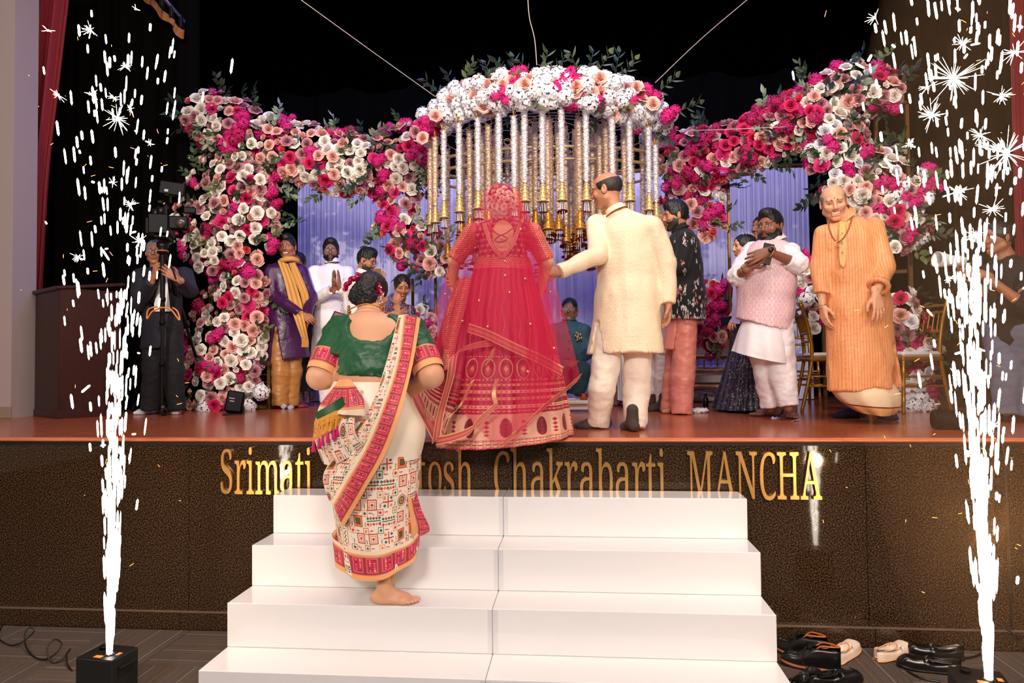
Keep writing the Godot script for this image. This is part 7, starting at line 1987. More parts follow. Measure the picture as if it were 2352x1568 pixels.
	for k in 26:
		var u := k / 25.0; var x := lerpf(724, 782, u); var y := lerpf(966, 938, u)
		var zz := 0.14 + 0.11 * sin(u * 2.0)
		fr.tube(pts([[x, y, zz], [x - 1 + 3 * sin(k * 1.3), y + 20, zz + 0.004], [x - 4 + 2 * sin(k), y + 44, zz - 0.002]], z), 0.0036, 5)
		if k % 2: fr.tube(pts([[x - 5, y + 8, zz + 0.006], [x + 6, y + 22, zz + 0.006]], z), 0.0026, 4); fr.tube(pts([[x + 5, y + 8, zz + 0.006], [x - 6, y + 22, zz + 0.006]], z), 0.0026, 4)
	wpart(B.o, "fringe", fr, M.saffron_thread)
	for k in 6:
		var u := k / 5.0; mb = MB.new(); var p := at(lerpf(720, 776, u) + 2 * sin(k * 2.0), lerpf(1012, 975, u), z + 0.15 + 0.1 * sin(u * 2.0))
		mb.lathe([[0.0, 0.0], [0.006, -0.004], [0.0075, -0.012], [0.006, -0.018], [0.012, -0.055], [0.0, -0.056]], 10, Transform3D(Basis.IDENTITY, p)); wpart(B.o, "tassel", mb, M.pink_thread)

# ------------------------------------------------------------- furniture and things on and before the stage
func turned(mb: MB, a: Vector3, b: Vector3, r: float):   # a turned rod with rings
	var p := PackedVector3Array(); var rr := []
	var L := (b - a).length()
	for i in 25:
		var t := i / 24.0; p.append(a.lerp(b, t))
		var ring := 0.0
		for k in [0.22, 0.26, 0.5, 0.74, 0.78]:
			if absf(t - k) < 0.016: ring = 0.28
		rr.append(r * (1.0 + ring))
	mb.tube(p, rr, 8)

func make_chair(label: String, where: Vector3, turn: float) -> Node3D:
	# gold ballroom chair; faces +z, 0.92 tall
	var o := thing("ballroom_chair", label, "chair", where, "")
	o.rotation.y = turn
	var g = M.gold_paint
	var mb := MB.new(); mb.box(v3(0, 0.445, 0.0), v3(0.4, 0.035, 0.4), 0.01); part(o, "seat", mb, g)
	mb = MB.new(); mb.box(v3(0, 0.482, 0.0), v3(0.385, 0.045, 0.385), 0.02); part(o, "cushion", mb, M.white_cushion)
	for s in [-1.0, 1.0]:
		mb = MB.new(); turned(mb, v3(s * 0.18, 0.44, 0.18), v3(s * 0.19, 0.0, 0.2), 0.014); part(o, "leg", mb, g)
		mb = MB.new(); mb.tube(spline(PackedVector3Array([v3(s * 0.19, 0.0, -0.27), v3(s * 0.18, 0.44, -0.18), v3(s * 0.178, 0.7, -0.2), v3(s * 0.18, 0.92, -0.26)]), 20), 0.0155, 8); mb.ball(v3(s * 0.18, 0.925, -0.261), 0.018, 8, 5); part(o, "back_leg", mb, g)
		for y in [0.3, 0.22]:
			mb = MB.new(); turned(mb, v3(s * 0.184, y, 0.19), v3(s * 0.186, y, -0.22), 0.009); part(o, "stretcher", mb, g)
	for q in [[0.33, 0.19], [0.25, 0.19], [0.28, -0.212]]:
		mb = MB.new(); turned(mb, v3(-0.185, q[0], q[1]), v3(0.185, q[0], q[1]), 0.009); part(o, "stretcher", mb, g)
	for q in [[0.885, -0.25], [0.83, -0.233], [0.67, -0.2], [0.6, -0.192]]:
		mb = MB.new(); turned(mb, v3(-0.178, q[0], q[1]), v3(0.178, q[0], q[1]), 0.011); part(o, "back_rail", mb, g)
	for k in 6:
		var x := -0.125 + k * 0.05
		mb = MB.new(); turned(mb, v3(x, 0.67, -0.2), v3(x, 0.83, -0.233), 0.006); part(o, "spindle", mb, g)
	return o

func bx(o: Node3D, called: String, c: Vector3, s: Vector3, m, bev := 0.004, b := Basis.IDENTITY) -> MeshInstance3D:
	var mb := MB.new(); mb.box(Vector3.ZERO, s, bev)
	return part(o, called, mb, m, Transform3D(b, c))

func cable(label: String, list: PackedVector3Array, r: float, m, count := 80):
	var mb := MB.new(); mb.tube(spline(list, count), r, 6)
	single("cable", label, "cable", mb, m)

func build_props():
	# lectern
	var o := thing("lectern", "dark reddish wooden lectern standing by the grey wall at the left", "lectern", v3(-4.28, HS, -1.86)); o.rotation.y = -0.62
	bx(o, "body", v3(0, 0.56, 0), v3(0.62, 1.12, 0.5), M.podium_wood, 0.006)
	bx(o, "top", v3(0, 1.15, 0.0), v3(0.66, 0.03, 0.56), M.podium_wood, 0.006, Basis(v3(1, 0, 0), 0.12)); bx(o, "plinth", v3(0, 0.03, 0.003), v3(0.63, 0.06, 0.51), M.podium_wood, 0.004)
	# gold chairs
	make_chair("gold ballroom chair with white cushion standing clear at the right, side on", on_floor(2092, 948) + v3(0.02, 0, -0.12), -1.25)
	make_chair("gold ballroom chair side on, directly behind the man in the orange kurta", on_floor(1918, 945) + v3(0, 0, -0.1), 1.45)
	make_chair("gold ballroom chair facing the hall, between the men in pink and orange", on_floor(1838, 930) + v3(0, 0, -0.15), -0.1)
	make_chair("gold ballroom chair mostly hidden behind the trousers of the man in pink", on_floor(1782, 940) + v3(0, 0, -0.3), 1.5)
	make_chair("gold ballroom chair in shadow behind the man in purple", on_floor(600, 928) + v3(0, 0, -0.1), 0.5)
	# carved white and gold settee
	var z := -3.25; var a := at(1500, 815, z); var b := at(1704, 815, z)
	o = thing("settee", "carved gold and white settee with spindle rails behind the black briefcase", "settee", v3((a.x + b.x) / 2, HS, z))
	var hw := (b.x - a.x) / 2
	for q in [[820, 0.022], [852, 0.02], [888, 0.024]]:
		var mb := MB.new(); turned(mb, v3(-hw, at(1600, q[0], z).y - HS, 0.0), v3(hw, at(1600, q[0], z).y - HS, 0.0), q[1]); part(o, "rail", mb, M.gold)
	bx(o, "apron", v3(0, at(1600, 870, z).y - HS, -0.02), v3(hw * 2, 0.075, 0.03), M.white_cushion)
	bx(o, "seat_cushion", v3(0, at(1600, 847, z).y - HS, -0.28), v3(hw * 2 - 0.04, 0.06, 0.5), M.white_cushion, 0.02)
	for k in 13:
		var x := -hw + 0.05 + k * (hw * 2 - 0.1) / 12.0; var mb := MB.new(); turned(mb, v3(x, at(1600, 852, z).y - HS, 0), v3(x, at(1600, 820, z).y - HS, 0), 0.011); part(o, "spindle", mb, M.gold_bead if k % 2 else M.white_cushion)
	for s in [-1.0, 1.0]:
		for zz in [0.0, -0.55]:
			var mb := MB.new(); turned(mb, v3(s * hw, 0, zz), v3(s * hw, at(1600, 800 if zz == 0.0 else 745, z).y - HS, zz), 0.026); part(o, "post", mb, M.gold)
	bx(o, "back_panel", v3(0, 0.62, -0.55), v3(hw * 2, 0.24, 0.03), M.gold_bead)
	for k in 5:
		var mb := MB.new(); turned(mb, v3(hw, at(1600, 815, z).y - HS, -0.08 - k * 0.1), v3(hw, at(1600, 765, z).y - HS, -0.08 - k * 0.1), 0.012); part(o, "arm_spindle", mb, M.gold_bead)
	var am := MB.new(); turned(am, v3(hw, at(1600, 760, z).y - HS, 0.0), v3(hw, at(1600, 752, z).y - HS, -0.55), 0.025); part(o, "arm_rail", am, M.gold)
	# black briefcase
	var p := on_floor(1712, 946); o = thing("briefcase", "black leather briefcase standing upright left of the man in pink", "briefcase", p + v3(0.0, 0, -0.1)); o.rotation.y = -0.5
	bx(o, "shell", v3(0, 0.175, 0), v3(0.24, 0.35, 0.16), M.leather_black, 0.014); bx(o, "lid_seam", v3(0, 0.175, 0.03), v3(0.243, 0.352, 0.004), M.jet, 0.001)
	var hm := MB.new(); hm.tube(spline(PackedVector3Array([v3(-0.05, 0.348, 0), v3(-0.045, 0.378, 0), v3(0.045, 0.378, 0), v3(0.05, 0.348, 0)]), 14), 0.007, 6); part(o, "handle", hm, M.jet)
	for x in [-0.085, 0.085]: bx(o, "latch", v3(x, 0.352, 0.03), v3(0.03, 0.012, 0.02), M.gold, 0.002)
	# small things on the stage floor beside it
	p = on_floor(1621, 934); var mb := MB.new(); mb.lathe([[0.0, 0], [0.026, 0], [0.028, 0.01], [0.028, 0.075], [0.012, 0.1], [0.012, 0.115], [0.0, 0.116]], 16)
	o = thing("bottle", "small dark bottle on the floor before the settee", "bottle", p); part(o, "glass", mb, M.phone); mb = MB.new(); mb.lathe([[0.0, 0.112], [0.014, 0.112], [0.014, 0.128], [0.0, 0.128]], 12); part(o, "cap", mb, M.jet)
	b = on_floor(1606, 948); var bl := Blob.new(0.008, 0.02)
	for k in 9: bl.ell(b + v3(-0.05 + k * 0.013, 0.014 + 0.006 * (k % 3), 0.012 * sin(k * 2.0)), v3(0.024, 0.013, 0.024))
	bl.fold(noise, 0.012, v3(40, 40, 40)); mb = MB.new(); bl.into(mb); single("tissue", "crumpled white tissue on the stage floor by the pink trousers", "tissue", mb, M.white_plain)
	b = on_floor(1620, 922); bl = Blob.new(0.014, 0.04); bl.ell(b + v3(0, 0.045, 0), v3(0.14, 0.055, 0.12)); bl.ell(b + v3(-0.05, 0.06, 0), v3(0.09, 0.05, 0.09)); bl.fold(noise, 0.02, v3(14, 14, 14)); bl.cut(b, v3(0, -1, 0)); mb = MB.new(); bl.into(mb)
	single("cloth_bundle", "white cloth bundle lying under the settee", "cloth", mb, M.white_linen)
	p = on_floor(1618, 916); o = thing("low_table", "low carved brass table under the settee", "table", p + v3(0, 0, -0.1))
	bx(o, "top", v3(0, 0.15, 0), v3(0.34, 0.05, 0.24), M.gold_dark, 0.006)
	for s in [[-1, -1], [-1, 1], [1, -1], [1, 1]]: bx(o, "leg", v3(s[0] * 0.15, 0.0625, s[1] * 0.1), v3(0.03, 0.125, 0.03), M.gold_dark)
	mb = MB.new(); mb.lathe([[0.0, 0], [0.04, 0], [0.036, 0.012], [0.02, 0.05], [0.012, 0.075], [0.0, 0.085]], 16); single("brass_bell", "small brass bell on the low carved table", "bell", mb, M.gold, Transform3D(Basis.IDENTITY, p + v3(0, 0.176, -0.1)))
	# ritual platform, pot and stool in the middle
	p = on_floor(1336, 946); o = thing("platform", "low white wooden ritual platform on the stage between bride and man in cream", "platform", p + v3(0, 0, -0.14))
	bx(o, "top", v3(0, 0.085, 0), v3(0.5, 0.03, 0.34), M.white_cushion, 0.006); bx(o, "apron", v3(0, 0.045, 0.14), v3(0.44, 0.05, 0.02), M.white_cushion)
	for s in [[-1, -1], [-1, 1], [1, -1], [1, 1]]: bx(o, "leg", v3(s[0] * 0.22, 0.035, s[1] * 0.14), v3(0.04, 0.07, 0.04), M.white_cushion)
	mb = MB.new(); mb.lathe([[0.0, 0], [0.03, 0], [0.042, 0.02], [0.042, 0.035], [0.034, 0.05], [0.038, 0.056], [0.034, 0.056], [0.03, 0.045]], 20); single("copper_pot", "round copper pot on the low white platform", "pot", mb, M.copper, Transform3D(Basis.IDENTITY, p + v3(0.02, 0.101, -0.12)))
	mb = MB.new(); mb.lathe([[0.0, 0], [0.05, 0], [0.06, 0.012], [0.056, 0.012], [0.045, 0.004]], 20); single("plate", "white plate on the low platform beside the copper pot", "plate", mb, M.white_plain, Transform3D(Basis.IDENTITY, p + v3(-0.1, 0.101, -0.12)))
	p = on_floor(1410, 926); o = thing("stool", "carved dark stool under a yellow cloth between the cream trousers", "stool", p + v3(0, 0, -0.15))
	bx(o, "top", v3(0, 0.17, 0), v3(0.3, 0.06, 0.26), M.gold_dark, 0.01)
	for s in [[-1, -1], [-1, 1], [1, -1], [1, 1]]:
		mb = MB.new(); mb.tube(spline(PackedVector3Array([v3(s[0] * 0.12, 0.15, s[1] * 0.1), v3(s[0] * 0.14, 0.1, s[1] * 0.11), v3(s[0] * 0.11, 0.05, s[1] * 0.1), v3(s[0] * 0.13, 0.0, s[1] * 0.11)]), 12), [0.024, 0.024, 0.023, 0.022, 0.02, 0.018, 0.016, 0.015, 0.015, 0.016, 0.018, 0.02], 8); part(o, "leg", mb, M.gold_dark)
	mb = MB.new(); mb.box(p + v3(0, 0.235, -0.15), v3(0.31, 0.07, 0.27), 0.03); single("yellow_cloth", "folded yellow cloth on the carved stool", "cloth", mb, M.yellow_cloth)
	# dark tablet frame behind the sari woman's shoulder
	mb = MB.new(); mb.box(v3(0, 0, 0), v3(0.2, 0.14, 0.012), 0.003); o = thing("tablet", "black framed tablet held low behind the green blouse's left shoulder", "tablet", at(784, 734, -2.4)); o.rotation = v3(-0.5, 0.2, -0.35)
	part(o, "frame", mb, M.jet); bx(o, "screen", v3(0, 0, 0.0066), v3(0.17, 0.11, 0.001), M.sole_brown, 0.0)
	# small black uplight with its bracket
	p = on_floor(540, 952); o = thing("uplight", "small black battery uplight tilted on the stage floor before the roses", "light fixture", p); o.rotation.y = 0.35
	var tl := Basis(v3(1, 0, 0), -0.22) * Basis(v3(0, 0, 1), -0.16)
	bx(o, "housing", v3(0, 0.11, 0), v3(0.145, 0.19, 0.11), M.black_plastic, 0.012, tl)
	bx(o, "bracket", v3(-0.02, 0.008, 0.02), v3(0.16, 0.012, 0.1), M.black_metal, 0.003); bx(o, "foot", v3(0.07, 0.035, -0.02), v3(0.012, 0.07, 0.08), M.black_metal, 0.003)
	for k in 4: bx(o, "printed_line", v3(-0.02, 0.15 - 0.025 * k, 0.058) * 1.0 + v3(0, 0, -0.004 * k), v3(0.045 - 0.006 * k, 0.008, 0.001), M.grey_print, 0.0, tl)
	# video camera on a wheeled tripod
	z = -1.6
	p = at(372, 560, z); o = thing("video_tripod", "black video tripod on a wheeled spreader, orange cable looped round its post", "tripod", v3(p.x, HS, z))
	var feet := [on_floor(372, 955) + v3(0, 0.1, 0), on_floor(480, 938) + v3(0, 0.1, 0), on_floor(306, 946) + v3(0, 0.1, 0)]
	var hub := at(374, 575, z)
	for f in feet:
		mb = MB.new(); mb.tube(PackedVector3Array([hub + (f - hub) * 0.02, hub.lerp(f, 0.45)]), 0.021, 10); wpart(o, "leg", mb, M.black_metal)
		mb = MB.new(); mb.tube(PackedVector3Array([hub.lerp(f, 0.42), f]), 0.0145, 10); wpart(o, "leg_tube", mb, M.black_metal)
		for t in [0.3, 0.45, 0.72]: mb = MB.new(); mb.tube(PackedVector3Array([hub.lerp(f, t), hub.lerp(f, t + 0.025)]), 0.026, 10); wpart(o, "clamp", mb, M.black_plastic)
		var mid: Vector3 = (feet[0] + feet[1] + feet[2]) / 3.0
		mb = MB.new(); mb.tube(PackedVector3Array([mid, f]), 0.014, 6); wpart(o, "spreader", mb, M.black_metal)
		mb = MB.new(); mb.box(f + v3(0.012, -0.03, 0), v3(0.03, 0.05, 0.03), 0.004); wpart(o, "caster_fork", mb, M.chrome)
		mb = MB.new(); mb.lathe([[0.012, -0.012], [0.035, -0.012], [0.038, -0.006], [0.038, 0.006], [0.035, 0.012], [0.012, 0.012]], 20, Transform3D(aim(v3(1, 0, 0.35), UP), f + v3(0.02, -0.062, 0))); wpart(o, "wheel", mb, M.cable)
	mb = MB.new(); mb.lathe([[0.0, -0.03], [0.045, -0.03], [0.045, 0.0], [0.03, 0.01], [0.05, 0.03], [0.05, 0.07], [0.0, 0.07]], 16, Transform3D(Basis.IDENTITY, hub)); wpart(o, "head", mb, M.black_metal)
	mb = MB.new(); mb.tube(PackedVector3Array([hub + v3(0, -0.012, 0), hub + v3(0, 0.0, 0)]), 0.047, 14); wpart(o, "red_ring", mb, M.label_orange)
	mb = MB.new(); mb.tube(spline(pts([[380, 590, 0.0], [395, 615, 0.1], [404, 640, 0.16]], z), 8), 0.009, 6); wpart(o, "pan_handle", mb, M.black_metal)
	mb = MB.new(); mb.tube(spline(pts([[372, 707, 0.05], [350, 715, 0.06], [338, 732, 0.06], [340, 712, 0.06], [355, 705, 0.06], [372, 706, 0.07], [392, 710, 0.07], [412, 735, 0.06], [408, 715, 0.06], [396, 706, 0.06]], z), 50), 0.0065, 6); single("cable", "orange cable looped round the post of the video tripod", "cable", mb, M.orange_cable)
	o = thing("video_camera", "black shoulder video camera with monitor and matte box on the wheeled tripod", "video camera", at(390, 520, z))
	for q in [["body", 372, 520, 0.0, 0.16, 0.17, 0.3], ["top_handle", 375, 470, 0.0, 0.05, 0.035, 0.24], ["battery", 352, 520, -0.18, 0.12, 0.15, 0.09], ["matte_box", 412, 513, 0.2, 0.15, 0.11, 0.1], ["side_screen", 436, 483, 0.1, 0.1, 0.055, 0.02], ["base_plate", 376, 548, 0.0, 0.12, 0.03, 0.26]]:
		bx(o, q[0], at(q[1], q[2], z + q[3]) - o.position, v3(q[4], q[5], q[6]), M.black_plastic, 0.01, Basis(UP, 0.35))
	bx(o, "monitor", at(396, 433, z + 0.05) - o.position, v3(0.2, 0.11, 0.03), M.black_plastic, 0.006, Basis(UP, 0.3) * Basis(v3(0, 0, 1), -0.12)); bx(o, "monitor_arm", at(392, 456, z + 0.03) - o.position, v3(0.016, 0.08, 0.016), M.black_metal)
	bx(o, "monitor_label", at(382, 437, z + 0.085) - o.position, v3(0.03, 0.02, 0.002), M.grey_print, 0.0, Basis(UP, 0.3) * Basis(v3(0, 0, 1), -0.12))
	mb = MB.new(); mb.lathe([[0.0, 0.0], [0.04, 0.0], [0.04, 0.02], [0.0, 0.024]], 20, Transform3D(aim(v3(0.34, 0, 0.94), UP), at(414, 513, z + 0.245))); wpart(o, "lens", mb, M.lens_glass)
	for k in 2: mb = MB.new(); mb.lathe([[0.0, -0.03], [0.05, -0.03], [0.055, 0.0], [0.05, 0.03], [0.0, 0.03]], 16, Transform3D(aim(v3(1, 0, -0.3), UP), at(360 + k * 12, 492 - k * 6, z + 0.02))); wpart(o, "knob", mb, M.black_metal)
	# black fixture lying at the right stage edge, with its cable
	p = on_floor(2185, 988); mb = MB.new(); mb.lathe([[0.0, -0.1], [0.055, -0.1], [0.062, -0.09], [0.062, -0.02], [0.057, -0.015], [0.062, -0.01], [0.062, 0.09], [0.055, 0.1], [0.0, 0.1]], 24, Transform3D(aim(v3(1, 0, 0.15), UP), p + v3(0.02, 0.063, -0.05)))
	single("stage_fixture", "black cylindrical fixture lying at the right edge of the stage", "light fixture", mb, M.black_plastic)
	cable("black cable running off the fixture and over the stage edge at the right", PackedVector3Array([p + v3(0.12, 0.06, -0.05), p + v3(0.28, 0.008, 0.0), at(2290, 1003, -0.03), v3(at(2300, 1010, 0.05).x, HS + 0.006, 0.03), at(2304, 1030, 0.055), at(2310, 1100, 0.05), at(2318, 1300, 0.05), at(2325, 1440, 0.06)]), 0.008, M.cable)
	# cables on the carpet
	var cl := PackedVector3Array()
	for q in [[-30, 1415, 0], [4, 1430, 0], [-4, 1462, 0], [18, 1480, 0], [44, 1478, 0.02], [66, 1462, 0.05], [79, 1448, 0.08], [68, 1440, 0.1], [57, 1456, 0.07], [60, 1485, 0.02], [78, 1508, 0], [104, 1514, 0.01], [128, 1500, 0.04], [142, 1478, 0.08], [126, 1468, 0.1], [109, 1486, 0.07], [112, 1512, 0.02], [126, 1522, 0], [146, 1510, 0.02], [162, 1490, 0.05], [153, 1504, 0.04], [156, 1528, 0.01], [166, 1540, 0]]: cl.append(on_floor(q[0], q[1], 0.007 + q[2]))
	cable("thin black cable curling in loops over the carpet at the left", cl, 0.0045, M.cable, 200)
	cable("black cable trailing from the right spark machine past the shoes", PackedVector3Array([on_floor(2085, 1500, 0.008), on_floor(2076, 1530, 0.008), on_floor(2110, 1555, 0.008), on_floor(2160, 1566, 0.008)]), 0.007, M.cable)
	cable("black cable curving over the carpet behind the right spark machine", PackedVector3Array([on_floor(2180, 1512, 0.008), on_floor(2230, 1510, 0.008), on_floor(2270, 1495, 0.008), on_floor(2340, 1478, 0.008), at(2335, 1460, 0.1), at(2312, 1445, 0.07), at(2295, 1440, 0.07)]), 0.006, M.cable)
	build_shoes()

func shoe(called: String, label: String, p: Vector3, turn: float, kind: String, mirror := false, roll := 0.0):
	# toes along +z, 0.29 long
	var o := thing(called, label, "shoe", p)
	o.basis = Basis(UP, turn) * Basis(v3(0, 0, 1), roll)
	var mx := -1.0 if mirror else 1.0
	var S := func(z_: float) -> Vector2:   # half width and its middle along the sole
		var t := clampf((z_ + 0.13) / 0.29, 0.0, 1.0)
		var w := lerpf(0.031, 0.046, smoothstep(0.1, 0.62, t)) * sqrt(clampf(1.0 - pow(maxf(0.0, (t - 0.72) / 0.285), 2.2), 0.0, 1.0)) * sqrt(clampf(1.0 - pow(maxf(0.0, (0.16 - t) / 0.17), 2.0), 0.0, 1.0))
		return Vector2(maxf(w, 0.003), mx * 0.008 * sin(t * PI))
	var sole := MB.new(); var rows := []
	for i in 24:
		var z_ := -0.13 + 0.292 * i / 23.0; var q: Vector2 = S.call(z_); var y0 := 0.012 * smoothstep(0.06, 0.16, z_); var th := 0.02 if kind == "boot" else 0.012
		var w: float = q.x + 0.004
		rows.append(PackedVector3Array([v3(q.y - w, y0 + th, z_), v3(q.y - w, y0, z_), v3(q.y + w, y0, z_), v3(q.y + w, y0 + th, z_), v3(q.y - w, y0 + th, z_)]))
	sole.grid(rows, true)
	if kind != "jutti": sole.box(v3(0, 0.004, -0.1), v3(0.06, 0.016, 0.06), 0.004)
	part(o, "sole", sole, {"boot": M.sole_brown, "loafer": M.jet, "jutti": M.jutti_trim}[kind])
	var up := MB.new(); rows = []; var inn := MB.new(); var rin := []
	var open0 := 0.015 if kind == "boot" else (0.035 if kind == "jutti" else 0.02)   # where the opening ends towards the toe
	for i in 26:
		var z_ := -0.132 + 0.29 * i / 25.0; var q: Vector2 = S.call(z_)
		var hgt := 0.0
		if kind == "boot": hgt = lerpf(0.115, 0.05, smoothstep(-0.03, 0.1, z_))
		elif kind == "jutti": hgt = lerpf(0.06, 0.05, smoothstep(-0.1, 0.1, z_)) - 0.012 * smoothstep(-0.12, -0.03, z_) * (1.0 - smoothstep(0.0, 0.04, z_))
		else: hgt = lerpf(0.065, 0.052, smoothstep(-0.08, 0.08, z_)) - 0.016 * smoothstep(-0.12, -0.05, z_) * (1.0 - smoothstep(-0.02, 0.03, z_))
		hgt *= sqrt(clampf((0.163 - z_) / 0.05, 0.12, 1.0))
		var y0 := 0.012 * smoothstep(0.06, 0.16, z_) + (0.016 if kind == "boot" else 0.009)
		var row := PackedVector3Array(); var ir := PackedVector3Array()
		var gap := 1.0 if z_ < open0 else maxf(0.0, 1.0 - (z_ - open0) / 0.012)
		var gw := (0.62 if kind == "boot" else 0.78) * gap
		for k in 13:
			var u := -1.0 + k / 6.0
			var an := u * PI * 0.5
			var s := sin(an); var c := cos(an)
			# an arch whose crown is opened to a rim
			var x := q.x * (signf(s) * pow(absf(s), 0.7)); var y := hgt * pow(c, 0.55)
			if gw > 0.0 and absf(u) < gw: x = q.x * 0.80 * signf(u if u != 0.0 else 1.0) * (0.35 + 0.65 * absf(u) / gw) ; y = hgt * (0.99 if absf(u) > gw * 0.7 else 0.25)
			row.append(v3(q.y + x, y0 + y, z_))
		rows.append(row)
		if z_ < open0 + 0.01: rin.append(row)
	up.grid(rows, false, 1, 1, true)
	part(o, "upper", up, {"boot": M.leather_black, "loafer": M.leather_black, "jutti": M.jutti}[kind])
	# lining rim
	var rim := MB.new(); var rp := PackedVector3Array()
	for k in 25:
		var a := TAU * k / 24.0; var zc := (open0 - 0.128) / 2.0; var zr := (open0 + 0.124) / 2.0
		var z_ := zc + zr * cos(a); var q: Vector2 = S.call(z_)
		var hh := (lerpf(0.131, 0.085, smoothstep(-0.05, 0.02, z_)) if kind == "boot" else (0.068 if kind == "jutti" else 0.066)) - (0.012 * sin(PI * (z_ + 0.13) / 0.16) if kind != "boot" else 0.0)
		rp.append(v3(q.y + q.x * 0.8 * sin(a), hh, z_))
	rim.tube(rp, 0.0035 if kind != "boot" else 0.0045, 6, false, true)
	part(o, "rim", rim, {"boot": M.leather_tan, "loafer": M.leather_black, "jutti": M.jutti_trim}[kind])
	if kind == "boot":
		var lin := MB.new(); lin.tube(rp, 0.0025, 5, false, true)
		var lp := MB.new(); var l2 := []
		for t in [0.0, 0.5, 1.0]:
			var r := PackedVector3Array()
			for q in rp: r.append(v3(q.x * lerpf(0.97, 0.85, t), q.y - 0.07 * t, lerpf(q.z, -0.05, 0.1 * t)))
			l2.append(r)
		lp.grid(l2, true); part(o, "lining", lp, M.leather_tan)
		for k in 4:
			var lc := MB.new(); var zz := 0.015 + k * 0.016; var yy := 0.1 - k * 0.011
			lc.tube(spline(PackedVector3Array([v3(-0.026, yy - 0.012, zz), v3(0.0, yy + 0.006, zz + 0.006), v3(0.026, yy - 0.012, zz)]), 8), 0.0022, 5); part(o, "lace", lc, M.cable)
		for s in [-1.0, 1.0]:
			var lc := MB.new(); lc.tube(spline(PackedVector3Array([v3(0, 0.105, 0.016), v3(s * 0.04, 0.12, 0.03), v3(s * 0.05, 0.06, 0.05), v3(s * 0.056, 0.02, 0.03)]), 14), 0.0022, 5); part(o, "lace", lc, M.cable)

func build_shoes():
	var y := 0.004
	shoe("boot", "black leather lace-up ankle boot with tan lining, nearer the granite", on_floor(1842, 1505, y), -2.2, "boot")
	shoe("boot", "black leather lace-up ankle boot with tan lining, standing nearer the hall", on_floor(1868, 1535, y), -2.1 + 0.15, "boot", true)
	shoe("slip_on", "cream patterned slip-on shoe half hidden behind the black boots", on_floor(1942, 1510, y), 2.45, "jutti")
	shoe("slip_on", "cream patterned slip-on shoe standing alone on the carpet", on_floor(2045, 1508, y), 2.2, "jutti", true)
	shoe("dress_shoe", "black dress shoe with tan lining beside the cream slip-on", on_floor(2150, 1508, y), -1.75, "loafer")
	shoe("dress_shoe", "black dress shoe lying close by the right spark machine", on_floor(2140, 1540, y), -1.85, "loafer", true)
	shoe("loafer", "black shoe at the bottom edge before the ankle boots", on_floor(1915, 1572, y), 1.9, "loafer")
	shoe("loafer", "black shoe at the bottom edge close by the white steps", on_floor(1845, 1578, y), 2.4, "loafer", true)

# ------------------------------------------------------------- cold-spark machines and their fountains
func spark_machine(label: String, jet: Vector3, turn: float) -> Node3D:
	var top := jet.y - 0.014; var off := Basis(UP, turn) * v3(0.03, 0, 0.02); var p := v3(jet.x - off.x, 0.004, jet.z - off.z)
	var o := thing("spark_machine", label, "machine", p); o.rotation.y = turn
	var w := 0.2; var d := 0.17
	bx(o, "case", v3(0, top / 2, 0), v3(w, top, d), M.black_matte, 0.004)
	bx(o, "lid", v3(0, top + 0.001, 0), v3(w - 0.006, 0.003, d - 0.006), M.black_metal, 0.001)
	var mb := MB.new(); mb.lathe([[0.0, 0], [0.021, 0], [0.021, 0.014], [0.018, 0.017], [0.0, 0.017]], 20, Transform3D(Basis.IDENTITY, v3(-0.045, top + 0.002, -0.03))); part(o, "knob", mb, M.black_plastic)
	mb = MB.new(); mb.lathe([[0.0, 0], [0.024, 0], [0.024, 0.006], [0.015, 0.008], [0.015, 0.002]], 24, Transform3D(Basis.IDENTITY, v3(0.03, top + 0.002, 0.02))); part(o, "nozzle", mb, M.chrome)
	bx(o, "warning_label", v3(0.0, top + 0.003, 0.055), v3(0.04, 0.001, 0.025), M.label_orange, 0.0); bx(o, "warning_label", v3(0.072, top + 0.003, 0.01), v3(0.02, 0.001, 0.03), M.label_orange, 0.0)
	bx(o, "handle_recess", v3(w / 2 + 0.0005, top * 0.72, 0.0), v3(0.002, 0.05, 0.09), M.jet, 0.0); bx(o, "handle", v3(w / 2 + 0.008, top * 0.8, 0.0), v3(0.018, 0.016, 0.1), M.black_metal, 0.004)
	for k in 18: bx(o, "vent_hole", v3(w / 2 + 0.0006, top * 0.2 + 0.018 * (k % 3), -0.05 + 0.018 * (k / 3)), v3(0.001, 0.007, 0.007), M.jet, 0.0)
	return o

